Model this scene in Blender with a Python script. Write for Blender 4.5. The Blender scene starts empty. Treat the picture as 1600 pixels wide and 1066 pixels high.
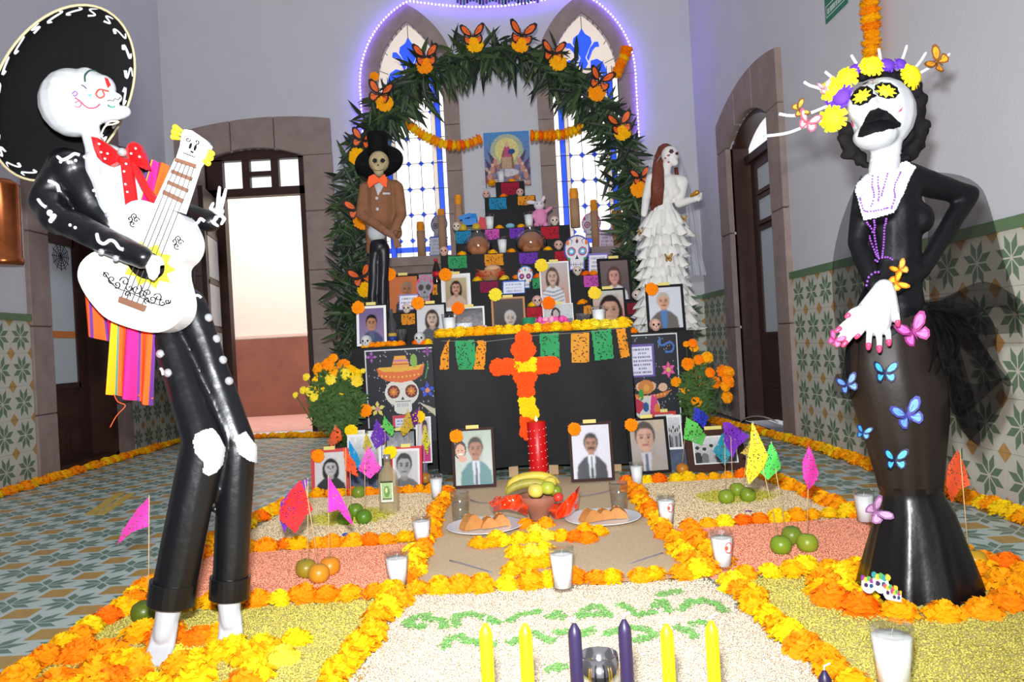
import bpy, bmesh, math, random
import numpy as np
from mathutils import Matrix, Vector, Euler
from mathutils.bvhtree import BVHTree

# ------------------------------------------------------------------ camera, world, lights
S = bpy.context.scene
COL = S.collection
F_PX, CAM_H, ROLL = 1225.0, 0.72, 0.055
def nrm(v):
    v = np.asarray(v, float); return v / np.linalg.norm(v)
_wy = nrm([-7 / F_PX, -4 / F_PX, -1.0]); _up = np.array([-ROLL, 1.0, 0.0])
_wz = nrm(_up - _wy * _up.dot(_wy)); _wx = np.cross(_wy, _wz)
RC = np.stack([_wx, _wy, _wz], 1)
CP = np.array([0, 0, CAM_H])
cd = bpy.data.cameras.new('camera'); cam = bpy.data.objects.new('camera', cd); COL.objects.link(cam)
cd.sensor_width = 36; cd.lens = F_PX / 1600 * 36; cd.clip_start = 0.02; cd.clip_end = 60
_m = Matrix([list(r) for r in RC.T]).to_4x4(); _m.translation = Vector(CP); cam.matrix_world = _m
S.camera = cam

w = bpy.data.worlds.new('world'); S.world = w; w.use_nodes = True
w.node_tree.nodes['Background'].inputs[0].default_value = (0.97, 0.97, 1.0, 1)
w.node_tree.nodes['Background'].inputs[1].default_value = 0.47

def lamp(name, kind, loc, energy, color=(1, 1, 1), **kw):
    d = bpy.data.lights.new(name, kind); o = bpy.data.objects.new(name, d); COL.objects.link(o)
    o.location = loc; d.energy = energy; d.color = color
    rot = kw.pop('rot', None)
    for k, v in kw.items(): setattr(d, k, v)
    if rot: o.rotation_euler = rot
    return o
# the camera's flash, above the lens; daylight in the corridor behind the open door and behind the side door
lamp('camera_flash', 'AREA', (-0.02, 0.02, CAM_H + 0.15), 76, (0.96, 0.985, 1.0), shape='RECTANGLE', size=0.07, size_y=0.05, rot=(math.radians(99), 0, 0), spread=math.radians(115))
lamp('corridor_daylight', 'AREA', (-2.3, 8.5, 3.9), 150, (1.0, 0.97, 0.93), shape='RECTANGLE', size=3.4, size_y=1.4, rot=(math.radians(20), 0, 0))
lamp('side_room_daylight', 'AREA', (3.1, 5.9, 3.0), 45, (0.93, 0.97, 1.0), shape='RECTANGLE', size=0.8, size_y=1.6)

S.view_settings.view_transform = 'Standard'; S.view_settings.look = 'None'
S.view_settings.exposure = 0.0; S.view_settings.gamma = 1.0; S.view_settings.use_curve_mapping = False

# ------------------------------------------------------------------ helpers
rng = random.Random(7); nprng = np.random.default_rng(7)
PI = math.pi
def ray(px, py): return RC.T @ np.array([(px - 800) / F_PX, -(py - 533) / F_PX, -1.0])
def P(px, py, Y): d = ray(px, py); return CP + d * (Y / d[1])
def G(px, py, z=0.0): d = ray(px, py); return CP + d * ((z - CAM_H) / d[2])
def W(px, py, X): d = ray(px, py); return CP + d * (X / d[0])
def lin(c):
    c = np.asarray(c, float) / 255.0
    return np.where(c <= 0.04045, c / 12.92, ((c + 0.055) / 1.055) ** 2.4)
MATS = {}
def M(name, c, rough=0.6, metal=0.0, spec=0.4, var=0.0, vs=20.0, bump=0.0, bs=80.0, alpha=1.0, trans=0.0, emit=0.0, orand=0.0, coat=0.0, sub=0.0, voro=False):
    if name in MATS: return MATS[name]
    m = bpy.data.materials.new(name); m.use_nodes = True; nt = m.node_tree; b = nt.nodes['Principled BSDF']
    L = list(lin(c)) + [1]
    b.inputs['Base Color'].default_value = L; b.inputs['Roughness'].default_value = rough
    b.inputs['Metallic'].default_value = metal; b.inputs['Specular IOR Level'].default_value = spec
    b.inputs['Alpha'].default_value = alpha; b.inputs['Transmission Weight'].default_value = trans
    b.inputs['Coat Weight'].default_value = coat
    if sub: b.inputs['Subsurface Weight'].default_value = sub; b.inputs['Subsurface Radius'].default_value = (.01, .005, .003)
    if emit: b.inputs['Emission Color'].default_value = L; b.inputs['Emission Strength'].default_value = emit
    def N(t): return nt.nodes.new(t)
    if var or bump or orand:
        tc = N('ShaderNodeTexCoord')
    if var or orand:
        hs = N('ShaderNodeHueSaturation'); hs.inputs['Color'].default_value = L
        last = None
        if var:
            if voro:
                n = N('ShaderNodeTexVoronoi'); n.inputs['Scale'].default_value = vs; nt.links.new(tc.outputs['Object'], n.inputs['Vector'])
                sp = N('ShaderNodeSeparateColor'); nt.links.new(n.outputs['Color'], sp.inputs[0]); src = sp.outputs[0]
            else:
                n = N('ShaderNodeTexNoise'); n.inputs['Scale'].default_value = vs; n.inputs['Detail'].default_value = 4
                nt.links.new(tc.outputs['Object'], n.inputs['Vector']); src = n.outputs['Fac']
            mr = N('ShaderNodeMapRange'); mr.inputs[1].default_value = 0.0 if voro else 0.25; mr.inputs[2].default_value = 1.0 if voro else 0.75
            mr.inputs[3].default_value = 1 - var; mr.inputs[4].default_value = 1 + var
            nt.links.new(src, mr.inputs[0]); nt.links.new(mr.outputs[0], hs.inputs['Value'])
        if orand:
            oi = N('ShaderNodeObjectInfo'); mr2 = N('ShaderNodeMapRange')
            mr2.inputs[3].default_value = 0.5 - orand; mr2.inputs[4].default_value = 0.5 + orand
            nt.links.new(oi.outputs['Random'], mr2.inputs[0]); nt.links.new(mr2.outputs[0], hs.inputs['Hue'])
        nt.links.new(hs.outputs[0], b.inputs['Base Color'])
        if emit: nt.links.new(hs.outputs[0], b.inputs['Emission Color'])
    if bump:
        if voro:
            n2 = N('ShaderNodeTexVoronoi'); out = n2.outputs['Distance']
        else:
            n2 = N('ShaderNodeTexNoise'); n2.inputs['Detail'].default_value = 5; out = n2.outputs['Fac']
        n2.inputs['Scale'].default_value = bs; nt.links.new(tc.outputs['Object'], n2.inputs['Vector'])
        bp = N('ShaderNodeBump'); bp.inputs['Strength'].default_value = bump; bp.inputs['Distance'].default_value = 0.01
        nt.links.new(out, bp.inputs['Height']); nt.links.new(bp.outputs[0], b.inputs['Normal'])
    MATS[name] = m
    return m
def clear_mat(name, tint=(250, 252, 252), blend=.12, rough=.03, extra=0.0):
    """thin clear glass or film: see-through, mirror-like towards grazing angles"""
    m = bpy.data.materials.new(name); m.use_nodes = True; nt = m.node_tree; nt.nodes.remove(nt.nodes['Principled BSDF']); out = nt.nodes['Material Output']
    tr = nt.nodes.new('ShaderNodeBsdfTransparent'); tr.inputs[0].default_value = list(lin(tint)) + [1]; gl = nt.nodes.new('ShaderNodeBsdfGlossy'); gl.inputs['Roughness'].default_value = rough
    lw = nt.nodes.new('ShaderNodeLayerWeight'); lw.inputs[0].default_value = blend; ad = nt.nodes.new('ShaderNodeMath'); ad.operation = 'MULTIPLY_ADD'; ad.inputs[1].default_value = .55; ad.inputs[2].default_value = extra; mx = nt.nodes.new('ShaderNodeMixShader')
    nt.links.new(lw.outputs['Facing'], ad.inputs[0]); nt.links.new(ad.outputs[0], mx.inputs[0]); nt.links.new(tr.outputs[0], mx.inputs[1]); nt.links.new(gl.outputs[0], mx.inputs[2]); nt.links.new(mx.outputs[0], out.inputs['Surface']); MATS[name] = m; return m
def col_attr_mat(name, rough=0.55, spec=0.3):
    m = bpy.data.materials.new(name); m.use_nodes = True; nt = m.node_tree; b = nt.nodes['Principled BSDF']
    a = nt.nodes.new('ShaderNodeVertexColor'); a.layer_name = 'Col'
    nt.links.new(a.outputs['Color'], b.inputs['Base Color']); b.inputs['Roughness'].default_value = rough; b.inputs['Specular IOR Level'].default_value = spec
    return m
PRINT = col_attr_mat('printed_paper'); GLOSSY_PRINT = col_attr_mat('glossy_photo_print', 0.35, 0.12); CLOTH_PRINT = col_attr_mat('woven_striped_cloth', 0.9, 0.1)

BASE = {}
def thing(name, label, cat, loc=(0, 0, 0), group=None, kind=None):
    o = bpy.data.objects.new(name, None); COL.objects.link(o); o.location = Vector(loc); o.empty_display_size = 0.05
    BASE[o] = np.array(loc, float); tag(o, label, cat, group, kind); return o
def tag(o, label=None, cat=None, group=None, kind=None):
    if label: o['label'] = label
    if cat: o['category'] = cat
    if group: o['group'] = group
    if kind: o['kind'] = kind
    return o
def obj(name, me, parent=None, base=None):
    o = bpy.data.objects.new(name, me); COL.objects.link(o)
    if parent is not None: o.parent = parent; BASE[o] = BASE[parent]
    else:
        o.location = Vector(base if base is not None else (0, 0, 0)); BASE[o] = np.array(o.location, float)
    return o
def axes_z(d, ref=(0, 0, 1)):
    d = nrm(d); r = np.array(ref, float)
    if abs(d.dot(r)) > 0.95: r = np.array([1.0, 0, 0])
    x = nrm(np.cross(r, d)); return np.stack([x, np.cross(d, x), d], 1)
def rotm(x=0, y=0, z=0): return np.array(Euler((x, y, z)).to_matrix())
class MB:
    def __init__(s): s.v = []; s.f = []; s.m = []; s.s = []; s.n = 0
    def add(s, v, f, mi=0, sm=False):
        v = np.asarray(v, float).reshape(-1, 3); s.v.append(v); o = s.n
        for q in f: s.f.append([i + o for i in q]); s.m.append(mi); s.s.append(sm)
        s.n += len(v); return s
    def box(s, c, sz, R=None, mi=0, taper=1.0):
        a = np.array([[x, y, z] for z in (-.5, .5) for y in (-.5, .5) for x in (-.5, .5)]) * np.asarray(sz)
        a[4:, :2] *= taper
        if R is not None: a = a @ np.asarray(R).T
        return s.add(a + np.asarray(c), [(0, 2, 3, 1), (4, 5, 7, 6), (0, 1, 5, 4), (2, 6, 7, 3), (0, 4, 6, 2), (1, 3, 7, 5)], mi)
    def bar(s, a, b, w, t, up=(0, 0, 1), mi=0):
        a = np.asarray(a, float); b = np.asarray(b, float); R = axes_z(b - a, up)
        return s.box((a + b) / 2, (w, t, np.linalg.norm(b - a)), R, mi)
    def tube(s, pts, rad, n=8, mi=0, sm=True, cap=True, squash=None, closed=False):
        pts = [np.asarray(p, float) for p in pts]; k = len(pts)
        rad = [rad] * k if np.isscalar(rad) else list(rad)
        V = []; x = None
        for i, p in enumerate(pts):
            d = pts[(i + 1) % k] - pts[i - 1] if closed else pts[min(i + 1, k - 1)] - pts[max(i - 1, 0)]
            if np.linalg.norm(d) < 1e-9: d = np.array([0, 0, 1.0])
            d = nrm(d)
            if x is None: x = axes_z(d)[:, 0]
            x = x - d * x.dot(d); x = nrm(x) if np.linalg.norm(x) > 1e-6 else axes_z(d)[:, 0]
            y = np.cross(d, x); ang = np.arange(n) * 2 * PI / n
            ry = rad[i] * (squash if squash else 1)
            V.append(p + np.outer(np.cos(ang) * rad[i], x) + np.outer(np.sin(ang) * ry, y))
        f = []
        for i in range(k if closed else k - 1):
            i2 = (i + 1) % k
            for j in range(n): f.append((i * n + j, i * n + (j + 1) % n, i2 * n + (j + 1) % n, i2 * n + j))
        if cap and not closed: f += [tuple(range(n - 1, -1, -1)), tuple((k - 1) * n + j for j in range(n))]
        return s.add(np.concatenate(V), f, mi, sm)
    def lathe(s, prof, n=16, c=(0, 0, 0), R=None, mi=0, sm=True, wob=None, sx=1, sy=1):
        ang = np.arange(n) * 2 * PI / n; V = []
        for i, (r, z) in enumerate(prof):
            rr = r * (1 + (wob(ang, i) if wob else 0)) * np.ones(n)
            V.append(np.stack([rr * np.cos(ang) * sx, rr * np.sin(ang) * sy, np.full(n, z)], 1))
        f = []; k = len(prof)
        for i in range(k - 1):
            for j in range(n): f.append((i * n + j, i * n + (j + 1) % n, (i + 1) * n + (j + 1) % n, (i + 1) * n + j))
        if prof[0][0] > 1e-5: f.append(tuple(range(n - 1, -1, -1)))
        if prof[-1][0] > 1e-5: f.append(tuple((k - 1) * n + j for j in range(n)))
        V = np.concatenate(V)
        if R is not None: V = V @ np.asarray(R).T
        return s.add(V + np.asarray(c), f, mi, sm)
    def ell(s, c, r, R=None, nu=14, nv=9, mi=0, sm=True):
        r = np.ones(3) * r
        V = [[0, 0, -1]]
        for i in range(1, nv):
            t = -PI / 2 + PI * i / nv
            for j in range(nu): a = 2 * PI * j / nu; V.append([math.cos(t) * math.cos(a), math.cos(t) * math.sin(a), math.sin(t)])
        V.append([0, 0, 1]); V = np.array(V) * r; f = []
        for j in range(nu): f.append((0, 1 + (j + 1) % nu, 1 + j))
        for i in range(nv - 2):
            for j in range(nu): a = 1 + i * nu; f.append((a + j, a + (j + 1) % nu, a + nu + (j + 1) % nu, a + nu + j))
        a = 1 + (nv - 2) * nu; e = len(V) - 1
        for j in range(nu): f.append((a + j, a + (j + 1) % nu, e))
        if R is not None: V = V @ np.asarray(R).T
        return s.add(V + np.asarray(c), f, mi, sm)
    def cap2(s, a, ra, b, rb, n=12, mi=0):
        a = np.asarray(a, float); b = np.asarray(b, float); d = nrm(b - a)
        pts = []; rad = []
        for t in (-.98, -.8, -.5, 0): pts.append(a + d * ra * t); rad.append(ra * math.sqrt(max(1 - t * t, 0)))
        for t in (0, .5, .8, .98): pts.append(b + d * rb * t); rad.append(rb * math.sqrt(max(1 - t * t, 0)))
        return s.tube(pts, rad, n, mi)
    def prism(s, poly, o, ux, uy, t, mi=0, side=None):
        """polygon (counter-clockwise in ux, uy); its face lies at o, the body goes back by t along -(ux x uy)"""
        o = np.asarray(o, float); ux = np.asarray(ux, float); uy = np.asarray(uy, float); n = nrm(np.cross(ux, uy))
        poly = np.asarray(poly, float)
        A = o + np.outer(poly[:, 0], ux) + np.outer(poly[:, 1], uy); B = A - n * t; k = len(poly)
        s.add(np.concatenate([A, B]), [tuple(range(k)), tuple(range(2 * k - 1, k - 1, -1))], mi)
        s.add(np.concatenate([A, B]), [(i, k + i, k + (i + 1) % k, (i + 1) % k) for i in range(k)], mi if side is None else side); return s
    def grid(s, fn, nu, nv, mi=0, sm=True, wrap=False):
        V = [fn(i / (nu - 1), j / (nv - 1)) for j in range(nv) for i in range(nu)]
        f = [(j * nu + i, j * nu + i + 1, (j + 1) * nu + i + 1, (j + 1) * nu + i) for j in range(nv - 1) for i in range(nu - 1)]
        return s.add(V, f, mi, sm)
    def mesh(s, name, mats, off=(0, 0, 0)):
        me = bpy.data.meshes.new(name); V = np.concatenate(s.v) - np.asarray(off)
        me.from_pydata(V.tolist(), [], s.f)
        for m in (mats if isinstance(mats, (list, tuple)) else [mats]): me.materials.append(m)
        me.polygons.foreach_set('material_index', s.m); me.polygons.foreach_set('use_smooth', s.s); me.update(); return me
    def build(s, name, mats, parent=None, base=None):
        off = BASE[parent] if parent is not None else (base if base is not None else (0, 0, 0))
        o = obj(name, s.mesh(name, mats, off), parent, base); return o
def share(name, me, loc, parent=None, R=None, scale=1.0):
    """a further object that shares mesh data; loc is in world space"""
    o = bpy.data.objects.new(name, me); COL.objects.link(o)
    if parent is not None: o.parent = parent; loc = np.asarray(loc) - BASE[parent]
    o.location = Vector(loc); BASE[o] = np.asarray(loc, float)
    if R is not None: o.rotation_euler = R if not isinstance(R, np.ndarray) else Matrix([list(r) for r in R]).to_euler()
    o.scale = (scale,) * 3 if np.isscalar(scale) else scale
    return o
def evaluated(me, mods):
    t = bpy.data.objects.new('tmp', me); COL.objects.link(t)
    for typ, kw in mods:
        md = t.modifiers.new(typ, typ)
        for k, v in kw.items(): setattr(md, k, v)
    dg = bpy.context.evaluated_depsgraph_get(); dg.update()
    r = bpy.data.meshes.new_from_object(t.evaluated_get(dg)); bpy.data.objects.remove(t); bpy.data.meshes.remove(me); return r
def blob(name, mb, voxel, mat, parent, smooth=5, dents=(), noise=0.0, nscale=30.0):
    """one continuous skin grown over the overlapping solids in mb (world space)"""
    off = BASE[parent]; me = mb.mesh(name, mat, off)
    me = evaluated(me, [('REMESH', dict(mode='VOXEL', voxel_size=voxel)), ('SMOOTH', dict(factor=0.5, iterations=smooth))])
    k = len(me.vertices); a = np.empty(k * 3); me.vertices.foreach_get('co', a); a = a.reshape(-1, 3) + off
    for c, r, d in dents:
        c = np.asarray(c); q = np.linalg.norm(a - c, axis=1) / r; wgt = np.clip(1 - q * q, 0, 1); a += np.outer(wgt, d)
    if noise:
        a += np.stack([np.sin(a @ v + ph) * noise for v, ph in ((np.array([nscale, nscale * 1.7, -nscale * .8]), 0), (np.array([-nscale * 1.3, nscale, nscale * 1.1]), 2), (np.array([nscale * .7, -nscale, nscale * 1.6]), 4))], 1)
    me.vertices.foreach_set('co', (a - off).ravel()); me.polygons.foreach_set('use_smooth', [True] * len(me.polygons))
    if not me.materials: me.materials.append(mat)
    me.update(); return obj(name, me, parent)
def bvh(o):
    b = BASE[o]; me = o.data
    return BVHTree.FromPolygons([Vector(np.array(v.co) + b) for v in me.vertices], [tuple(p.vertices) for p in me.polygons])
def hit(tree, px, py, off=0.001):
    d = ray(px, py); l, n, i, t = tree.ray_cast(Vector(CP), Vector(d))
    if l is None: return None
    n = np.array(n)
    if n.dot(d) > 0: n = -n
    return np.array(l) + n * off
def smooth_path(pts, step=2.0):
    """Catmull-Rom through the points"""
    pts = [np.asarray(p, float) for p in pts]; out = []
    for i in range(len(pts) - 1):
        p0 = pts[max(i - 1, 0)]; p1 = pts[i]; p2 = pts[i + 1]; p3 = pts[min(i + 2, len(pts) - 1)]
        k = max(2, int(np.linalg.norm(p2 - p1) / step))
        for j in range(k):
            t = j / k; out.append(0.5 * (2 * p1 + (p2 - p0) * t + (2 * p0 - 5 * p1 + 4 * p2 - p3) * t * t + (3 * p1 - p0 - 3 * p2 + p3) * t ** 3))
    out.append(pts[-1]); return out
def stroke(mb, tree, pts, r, mi=0, off=0.0008, n=6):
    q = [hit(tree, p[0], p[1], off) for p in smooth_path(pts, 2.0)]; run = []
    for p in q + [None]:
        if p is None or (run and np.linalg.norm(p - run[-1]) > 0.03):
            if len(run) > 1: mb.tube(run, r, n, mi)
            run = [] if p is None else [p]
        else: run.append(p)
def inside(poly, x, y):
    c = False; j = len(poly) - 1
    for i in range(len(poly)):
        xi, yi = poly[i]; xj, yj = poly[j]
        if (yi > y) != (yj > y) and x < (xj - xi) * (y - yi) / (yj - yi) + xi: c = not c
        j = i
    return c
def patch(mb, tree, poly, step=1.0, mi=0, off=0.0012):
    """a thin painted patch lying on a surface"""
    xs = [p[0] for p in poly]; ys = [p[1] for p in poly]; idx = {}; V = []; f = []
    def vid(i, j):
        if (i, j) not in idx:
            h = hit(tree, min(xs) + i * step, min(ys) + j * step, off)
            idx[i, j] = None if h is None else len(V)
            if h is not None: V.append(h)
        return idx[i, j]
    for i in range(int((max(xs) - min(xs)) / step) + 1):
        for j in range(int((max(ys) - min(ys)) / step) + 1):
            if inside(poly, min(xs) + (i + .5) * step, min(ys) + (j + .5) * step):
                q = [vid(i, j), vid(i, j + 1), vid(i + 1, j + 1), vid(i + 1, j)]
                if None not in q and np.ptp(np.array([V[k] for k in q])[:, 1]) < 0.06: f.append(q)
    if f: mb.add(V, f, mi, True)
def ring_pts(cx, cy, rx, ry, n=24, rot=0, a0=0, a1=2 * PI):
    o = []
    for i in range(n):
        a = a0 + (a1 - a0) * i / (n if a1 - a0 > 6.28 else n - 1); x = rx * math.cos(a); y = ry * math.sin(a)
        o.append((cx + x * math.cos(rot) - y * math.sin(rot), cy + x * math.sin(rot) + y * math.cos(rot)))
    return o

# flat prints: a small painted raster carried as one colour per grid point
class Canvas:
    def __init__(s, w, h, c):
        s.w, s.h = w, h; s.a = np.tile(lin(c), (h, w, 1)); s.mask = np.ones((h, w), bool)
        s.X, s.Y = np.meshgrid((np.arange(w) + .5) / w, (np.arange(h) + .5) / h)       # 0..1, y downwards
    def put(s, m, c, k=1.0):
        s.a[m] = s.a[m] * (1 - k) + lin(c) * k; return s
    def ell(s, cx, cy, rx, ry, c, k=1.0, rot=0):
        x = s.X - cx; y = s.Y - cy; u = x * math.cos(rot) + y * math.sin(rot); v = -x * math.sin(rot) + y * math.cos(rot)
        return s.put((u / rx) ** 2 + (v / ry) ** 2 < 1, c, k)
    def rect(s, x0, y0, x1, y1, c, k=1.0): return s.put((s.X >= x0) & (s.X <= x1) & (s.Y >= y0) & (s.Y <= y1), c, k)
    def poly(s, pts, c, k=1.0):
        m = np.zeros_like(s.mask); j = len(pts) - 1
        for i in range(len(pts)):
            (xi, yi), (xj, yj) = pts[i], pts[j]
            if yi != yj: m ^= ((yi > s.Y) != (yj > s.Y)) & (s.X < (xj - xi) * (s.Y - yi) / (yj - yi) + xi)
            j = i
        return s.put(m, c, k)
    def line(s, pts, wd, c, k=1.0):
        for (x0, y0), (x1, y1) in zip(pts[:-1], pts[1:]):
            dx, dy = x1 - x0, y1 - y0; t = np.clip(((s.X - x0) * dx + (s.Y - y0) * dy) / (dx * dx + dy * dy + 1e-12), 0, 1)
            s.put(((s.X - x0 - t * dx)) ** 2 + ((s.Y - y0 - t * dy) * s.h / s.w) ** 2 < wd * wd, c, k)
        return s
    def grad(s, c0, c1):
        t = s.Y[..., None]; s.a = lin(c0) * (1 - t) + lin(c1) * t; return s
    def blur(s, n=1):
        for _ in range(n):
            p = np.pad(s.a, ((1, 1), (1, 1), (0, 0)), 'edge'); s.a = (p[:-2, 1:-1] + p[2:, 1:-1] + p[1:-1, :-2] + p[1:-1, 2:] + 2 * p[1:-1, 1:-1]) / 6
        return s
    def noise(s, amt, cell=4):
        g = nprng.random((s.h // cell + 2, s.w // cell + 2)); g = np.kron(g, np.ones((cell, cell)))[:s.h, :s.w]
        s.a *= (1 + (g[..., None] - .5) * amt); return s
def sheet(name, cv, tl, tr, bl, parent, mat=None, thick=0.0, base=None, bend=None):
    """canvas as a sheet spanned by three corners; masked cells are holes; thick > 0 makes a solid cut-out"""
    tl, tr, bl = (np.asarray(p, float) for p in (tl, tr, bl)); w, h = cv.w, cv.h
    u = (tr - tl); v = (bl - tl); n = nrm(np.cross(v, u))
    J, I = np.meshgrid(np.arange(h + 1), np.arange(w + 1), indexing='ij')
    V = tl + (I / w)[..., None] * u + (J / h)[..., None] * v
    if bend is not None: V = V + n * np.vectorize(bend)(I / w, J / h)[..., None]
    V = V.reshape(-1, 3); W1 = w + 1
    jj, ii = np.nonzero(cv.mask); q = np.stack([jj * W1 + ii, (jj + 1) * W1 + ii, (jj + 1) * W1 + ii + 1, jj * W1 + ii + 1], 1)
    colr = cv.a[jj, ii]; faces = q.tolist(); fc = colr.tolist()
    if thick:
        k = len(V); V = np.concatenate([V, V - n * thick]); faces += (q[:, ::-1] + k).tolist(); fc += (colr * 0 + lin((205, 200, 190))).tolist()
        pm = np.pad(cv.mask, 1)
        for a, b, dj, di in ((0, 1, 0, -1), (1, 2, 1, 0), (2, 3, 0, 1), (3, 0, -1, 0)):
            e = ~pm[jj + 1 + dj, ii + 1 + di]
            for f, c in zip(q[e], colr[e]): faces.append([f[b], f[a], f[a] + k, f[b] + k]); fc.append(list(c))
    used, inv = np.unique(np.concatenate([np.array(f) for f in faces]), return_inverse=True); V = V[used]
    it = iter(inv.tolist()); faces = [[next(it) for _ in f] for f in faces]
    off = BASE[parent] if parent is not None else (base if base is not None else np.zeros(3))
    me = bpy.data.meshes.new(name); me.from_pydata((V - off).tolist(), [], faces); me.materials.append(mat or PRINT)
    ca = me.color_attributes.new('Col', 'FLOAT_COLOR', 'CORNER'); cnt = [len(f) for f in faces]
    c4 = np.concatenate([np.array(fc), np.ones((len(fc), 1))], 1); ca.data.foreach_set('color', np.repeat(c4, cnt, 0).astype(np.float32).ravel())
    me.update(); return obj(name, me, parent, base)
def text_obj(txt, size, o, ux, uy, mat, parent, name='lettering', spacing=1.0, align='CENTER'):
    """flat lettering as a thin mesh in the plane of ux, uy"""
    c = bpy.data.curves.new(name, 'FONT'); c.body = txt; c.size = size; c.align_x = align; c.align_y = 'CENTER'; c.extrude = 0.0003; c.space_line = spacing; c.resolution_u = 2
    t = bpy.data.objects.new('tmp', c); COL.objects.link(t); dg = bpy.context.evaluated_depsgraph_get(); dg.update()
    me = bpy.data.meshes.new_from_object(t.evaluated_get(dg)); bpy.data.objects.remove(t); bpy.data.curves.remove(c)
    ux, uy = nrm(ux), nrm(uy); n = np.cross(ux, uy); off = BASE[parent]
    k = len(me.vertices); a = np.empty(k * 3); me.vertices.foreach_get('co', a); a = a.reshape(-1, 3)
    a = np.asarray(o) - off + np.outer(a[:, 0], ux) + np.outer(a[:, 1], uy) + np.outer(a[:, 2], n)
    me.vertices.foreach_set('co', a.ravel()); me.materials.clear(); me.materials.append(mat); me.update(); return obj(name, me, parent)

# ------------------------------------------------------------------ the room
XL, XR, YB, ZT = -3.08, 1.86, 7.30, 4.4
plaster = M('lavender_white_plaster', (210, 210, 216), 0.85, spec=.15, var=0.03, vs=3, bump=0.12, bs=60)
stone = M('grey_brown_quarry_stone', (156, 138, 132), 0.85, spec=.15, var=0.14, vs=9, bump=0.25, bs=70)
mortar = M('dull_red_mortar', (120, 84, 78), 0.9)
darkwood = M('dark_brown_varnished_wood', (60, 36, 30), 0.45, spec=.35, var=0.2, vs=14)
t_base = M('cement_tile_pale', (206, 205, 192), 0.5, spec=.3, var=0.05, vs=30)
t_green = M('cement_tile_green', (108, 133, 108), 0.5, spec=.3, var=0.1, vs=40)
t_ochre = M('cement_tile_ochre', (190, 148, 86), 0.5, spec=.3, var=0.1, vs=40)
f_base = M('floor_tile_grey', (198, 214, 210), 0.38, spec=.4, var=0.06, vs=25)
f_green = M('floor_tile_green', (112, 142, 126), 0.38, spec=.4, var=0.12, vs=40)
f_ochre = M('floor_tile_ochre', (192, 154, 84), 0.38, spec=.4, var=0.12, vs=40)
grout = M('grey_grout', (120, 120, 116), 0.9)

def struct(o): o['kind'] = 'structure'; return o
def tile_mesh(name, s, mats, diamond):
    """square tile lying in xy, face at z=0, with an inlaid eight-petal star and quarter motifs in its corners"""
    mb = MB(); g = s * .994; mb.box((0, 0, -.006), (g, g, .012), None, 0)
    e = .0005
    for k in range(8):
        a = PI / 8 + k * PI / 4; R = np.array([[math.cos(a), -math.sin(a)], [math.sin(a), math.cos(a)]])
        r1, rm, wd = .46 * s, .25 * s, .083 * s
        kite = np.array([[.035 * s, 0], [rm, -wd], [r1, 0], [rm, wd]]) @ R.T
        mb.add([[x, y, e] for x, y in kite], [(0, 1, 2, 3)], 1)
    for sx in (-1, 1):
        for sy in (-1, 1):
            c = np.array([sx, sy]) * g / 2; d = (.19 if diamond else .215) * s
            pts = [c, c - [sx * d, 0], c - [0, sy * d]] if diamond else [c, c - [sx * d, 0], c - [sx * d, sy * d], c - [0, sy * d]]
            if sx * sy < 0 and diamond or (not diamond and sx * sy < 0): pts = pts[::-1]
            mb.add([[x, y, e] for x, y in pts], [tuple(range(len(pts)))], 2)
    return mb.mesh(name, mats)
# floor
floor = struct(MB().box((-.6, 4.0, -.05), (5.6, 13.0, .076), None, 0).build('floor', grout, base=(0, 0, 0)))
TS = 0.191
fm = tile_mesh('floor_tile', TS, [f_base, f_green, f_ochre], False)
o0 = G(32.6, 959.5); ox = (o0[0] + TS / 2) % TS; oy = (o0[1] + TS / 2) % TS
cells = []
for i in range(-20, 16):
    for j in range(5, 42):
        x = i * TS + ox; y = j * TS + oy
        if XL + .02 < x < XR - .02 and 1.3 < y < YB: cells.append((x, y))
vis = [c for c in cells if (c[0] < -1.05 and c[0] > -.72 * c[1] - .1) or (c[0] > 1.2 and c[1] > 2.0)]
vis.sort(key=lambda c: c[1]); one = vis[:300]; rest = [c for c in cells if c not in set(one)]
for x, y in one: share('floor_tile', fm, (x, y, 0), floor)
mb = MB(); fv = np.array([v.co for v in fm.vertices]); ff = [tuple(p.vertices) for p in fm.polygons]; fi = [p.material_index for p in fm.polygons]
for mi in range(3):
    sel = [q for q, k in zip(ff, fi) if k == mi]
    for x, y in rest: mb.add(fv + [x, y, 0], sel, mi)
o = mb.build('further_floor_tiles', [f_base, f_green, f_ochre], floor); o['kind'] = 'stuff'

def wall_poly(name, outer, holes, to3d, thick, mat):
    """a wall with openings: 2D outline with holes, filled and given thickness away from the room"""
    cu = bpy.data.curves.new(name, 'CURVE'); cu.dimensions = '2D'; cu.fill_mode = 'BOTH'; cu.extrude = thick / 2
    for pl in [outer] + holes:
        sp = cu.splines.new('POLY'); sp.points.add(len(pl) - 1); sp.use_cyclic_u = True
        for p, (x, y) in zip(sp.points, pl): p.co = (x, y, 0, 1)
    t = bpy.data.objects.new('tmp', cu); COL.objects.link(t); dg = bpy.context.evaluated_depsgraph_get(); dg.update()
    me = bpy.data.meshes.new_from_object(t.evaluated_get(dg)); bpy.data.objects.remove(t); bpy.data.curves.remove(cu)
    k = len(me.vertices); a = np.empty(k * 3); me.vertices.foreach_get('co', a); a = a.reshape(-1, 3)
    me.vertices.foreach_set('co', np.array([to3d(x, y, z) for x, y, z in a]).ravel()); me.materials.clear(); me.materials.append(mat); me.update()
    bm = bmesh.new(); bm.from_mesh(me); bmesh.ops.recalc_face_normals(bm, faces=bm.faces); bm.to_mesh(me); bm.free()
    return struct(obj(name, me))
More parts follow.
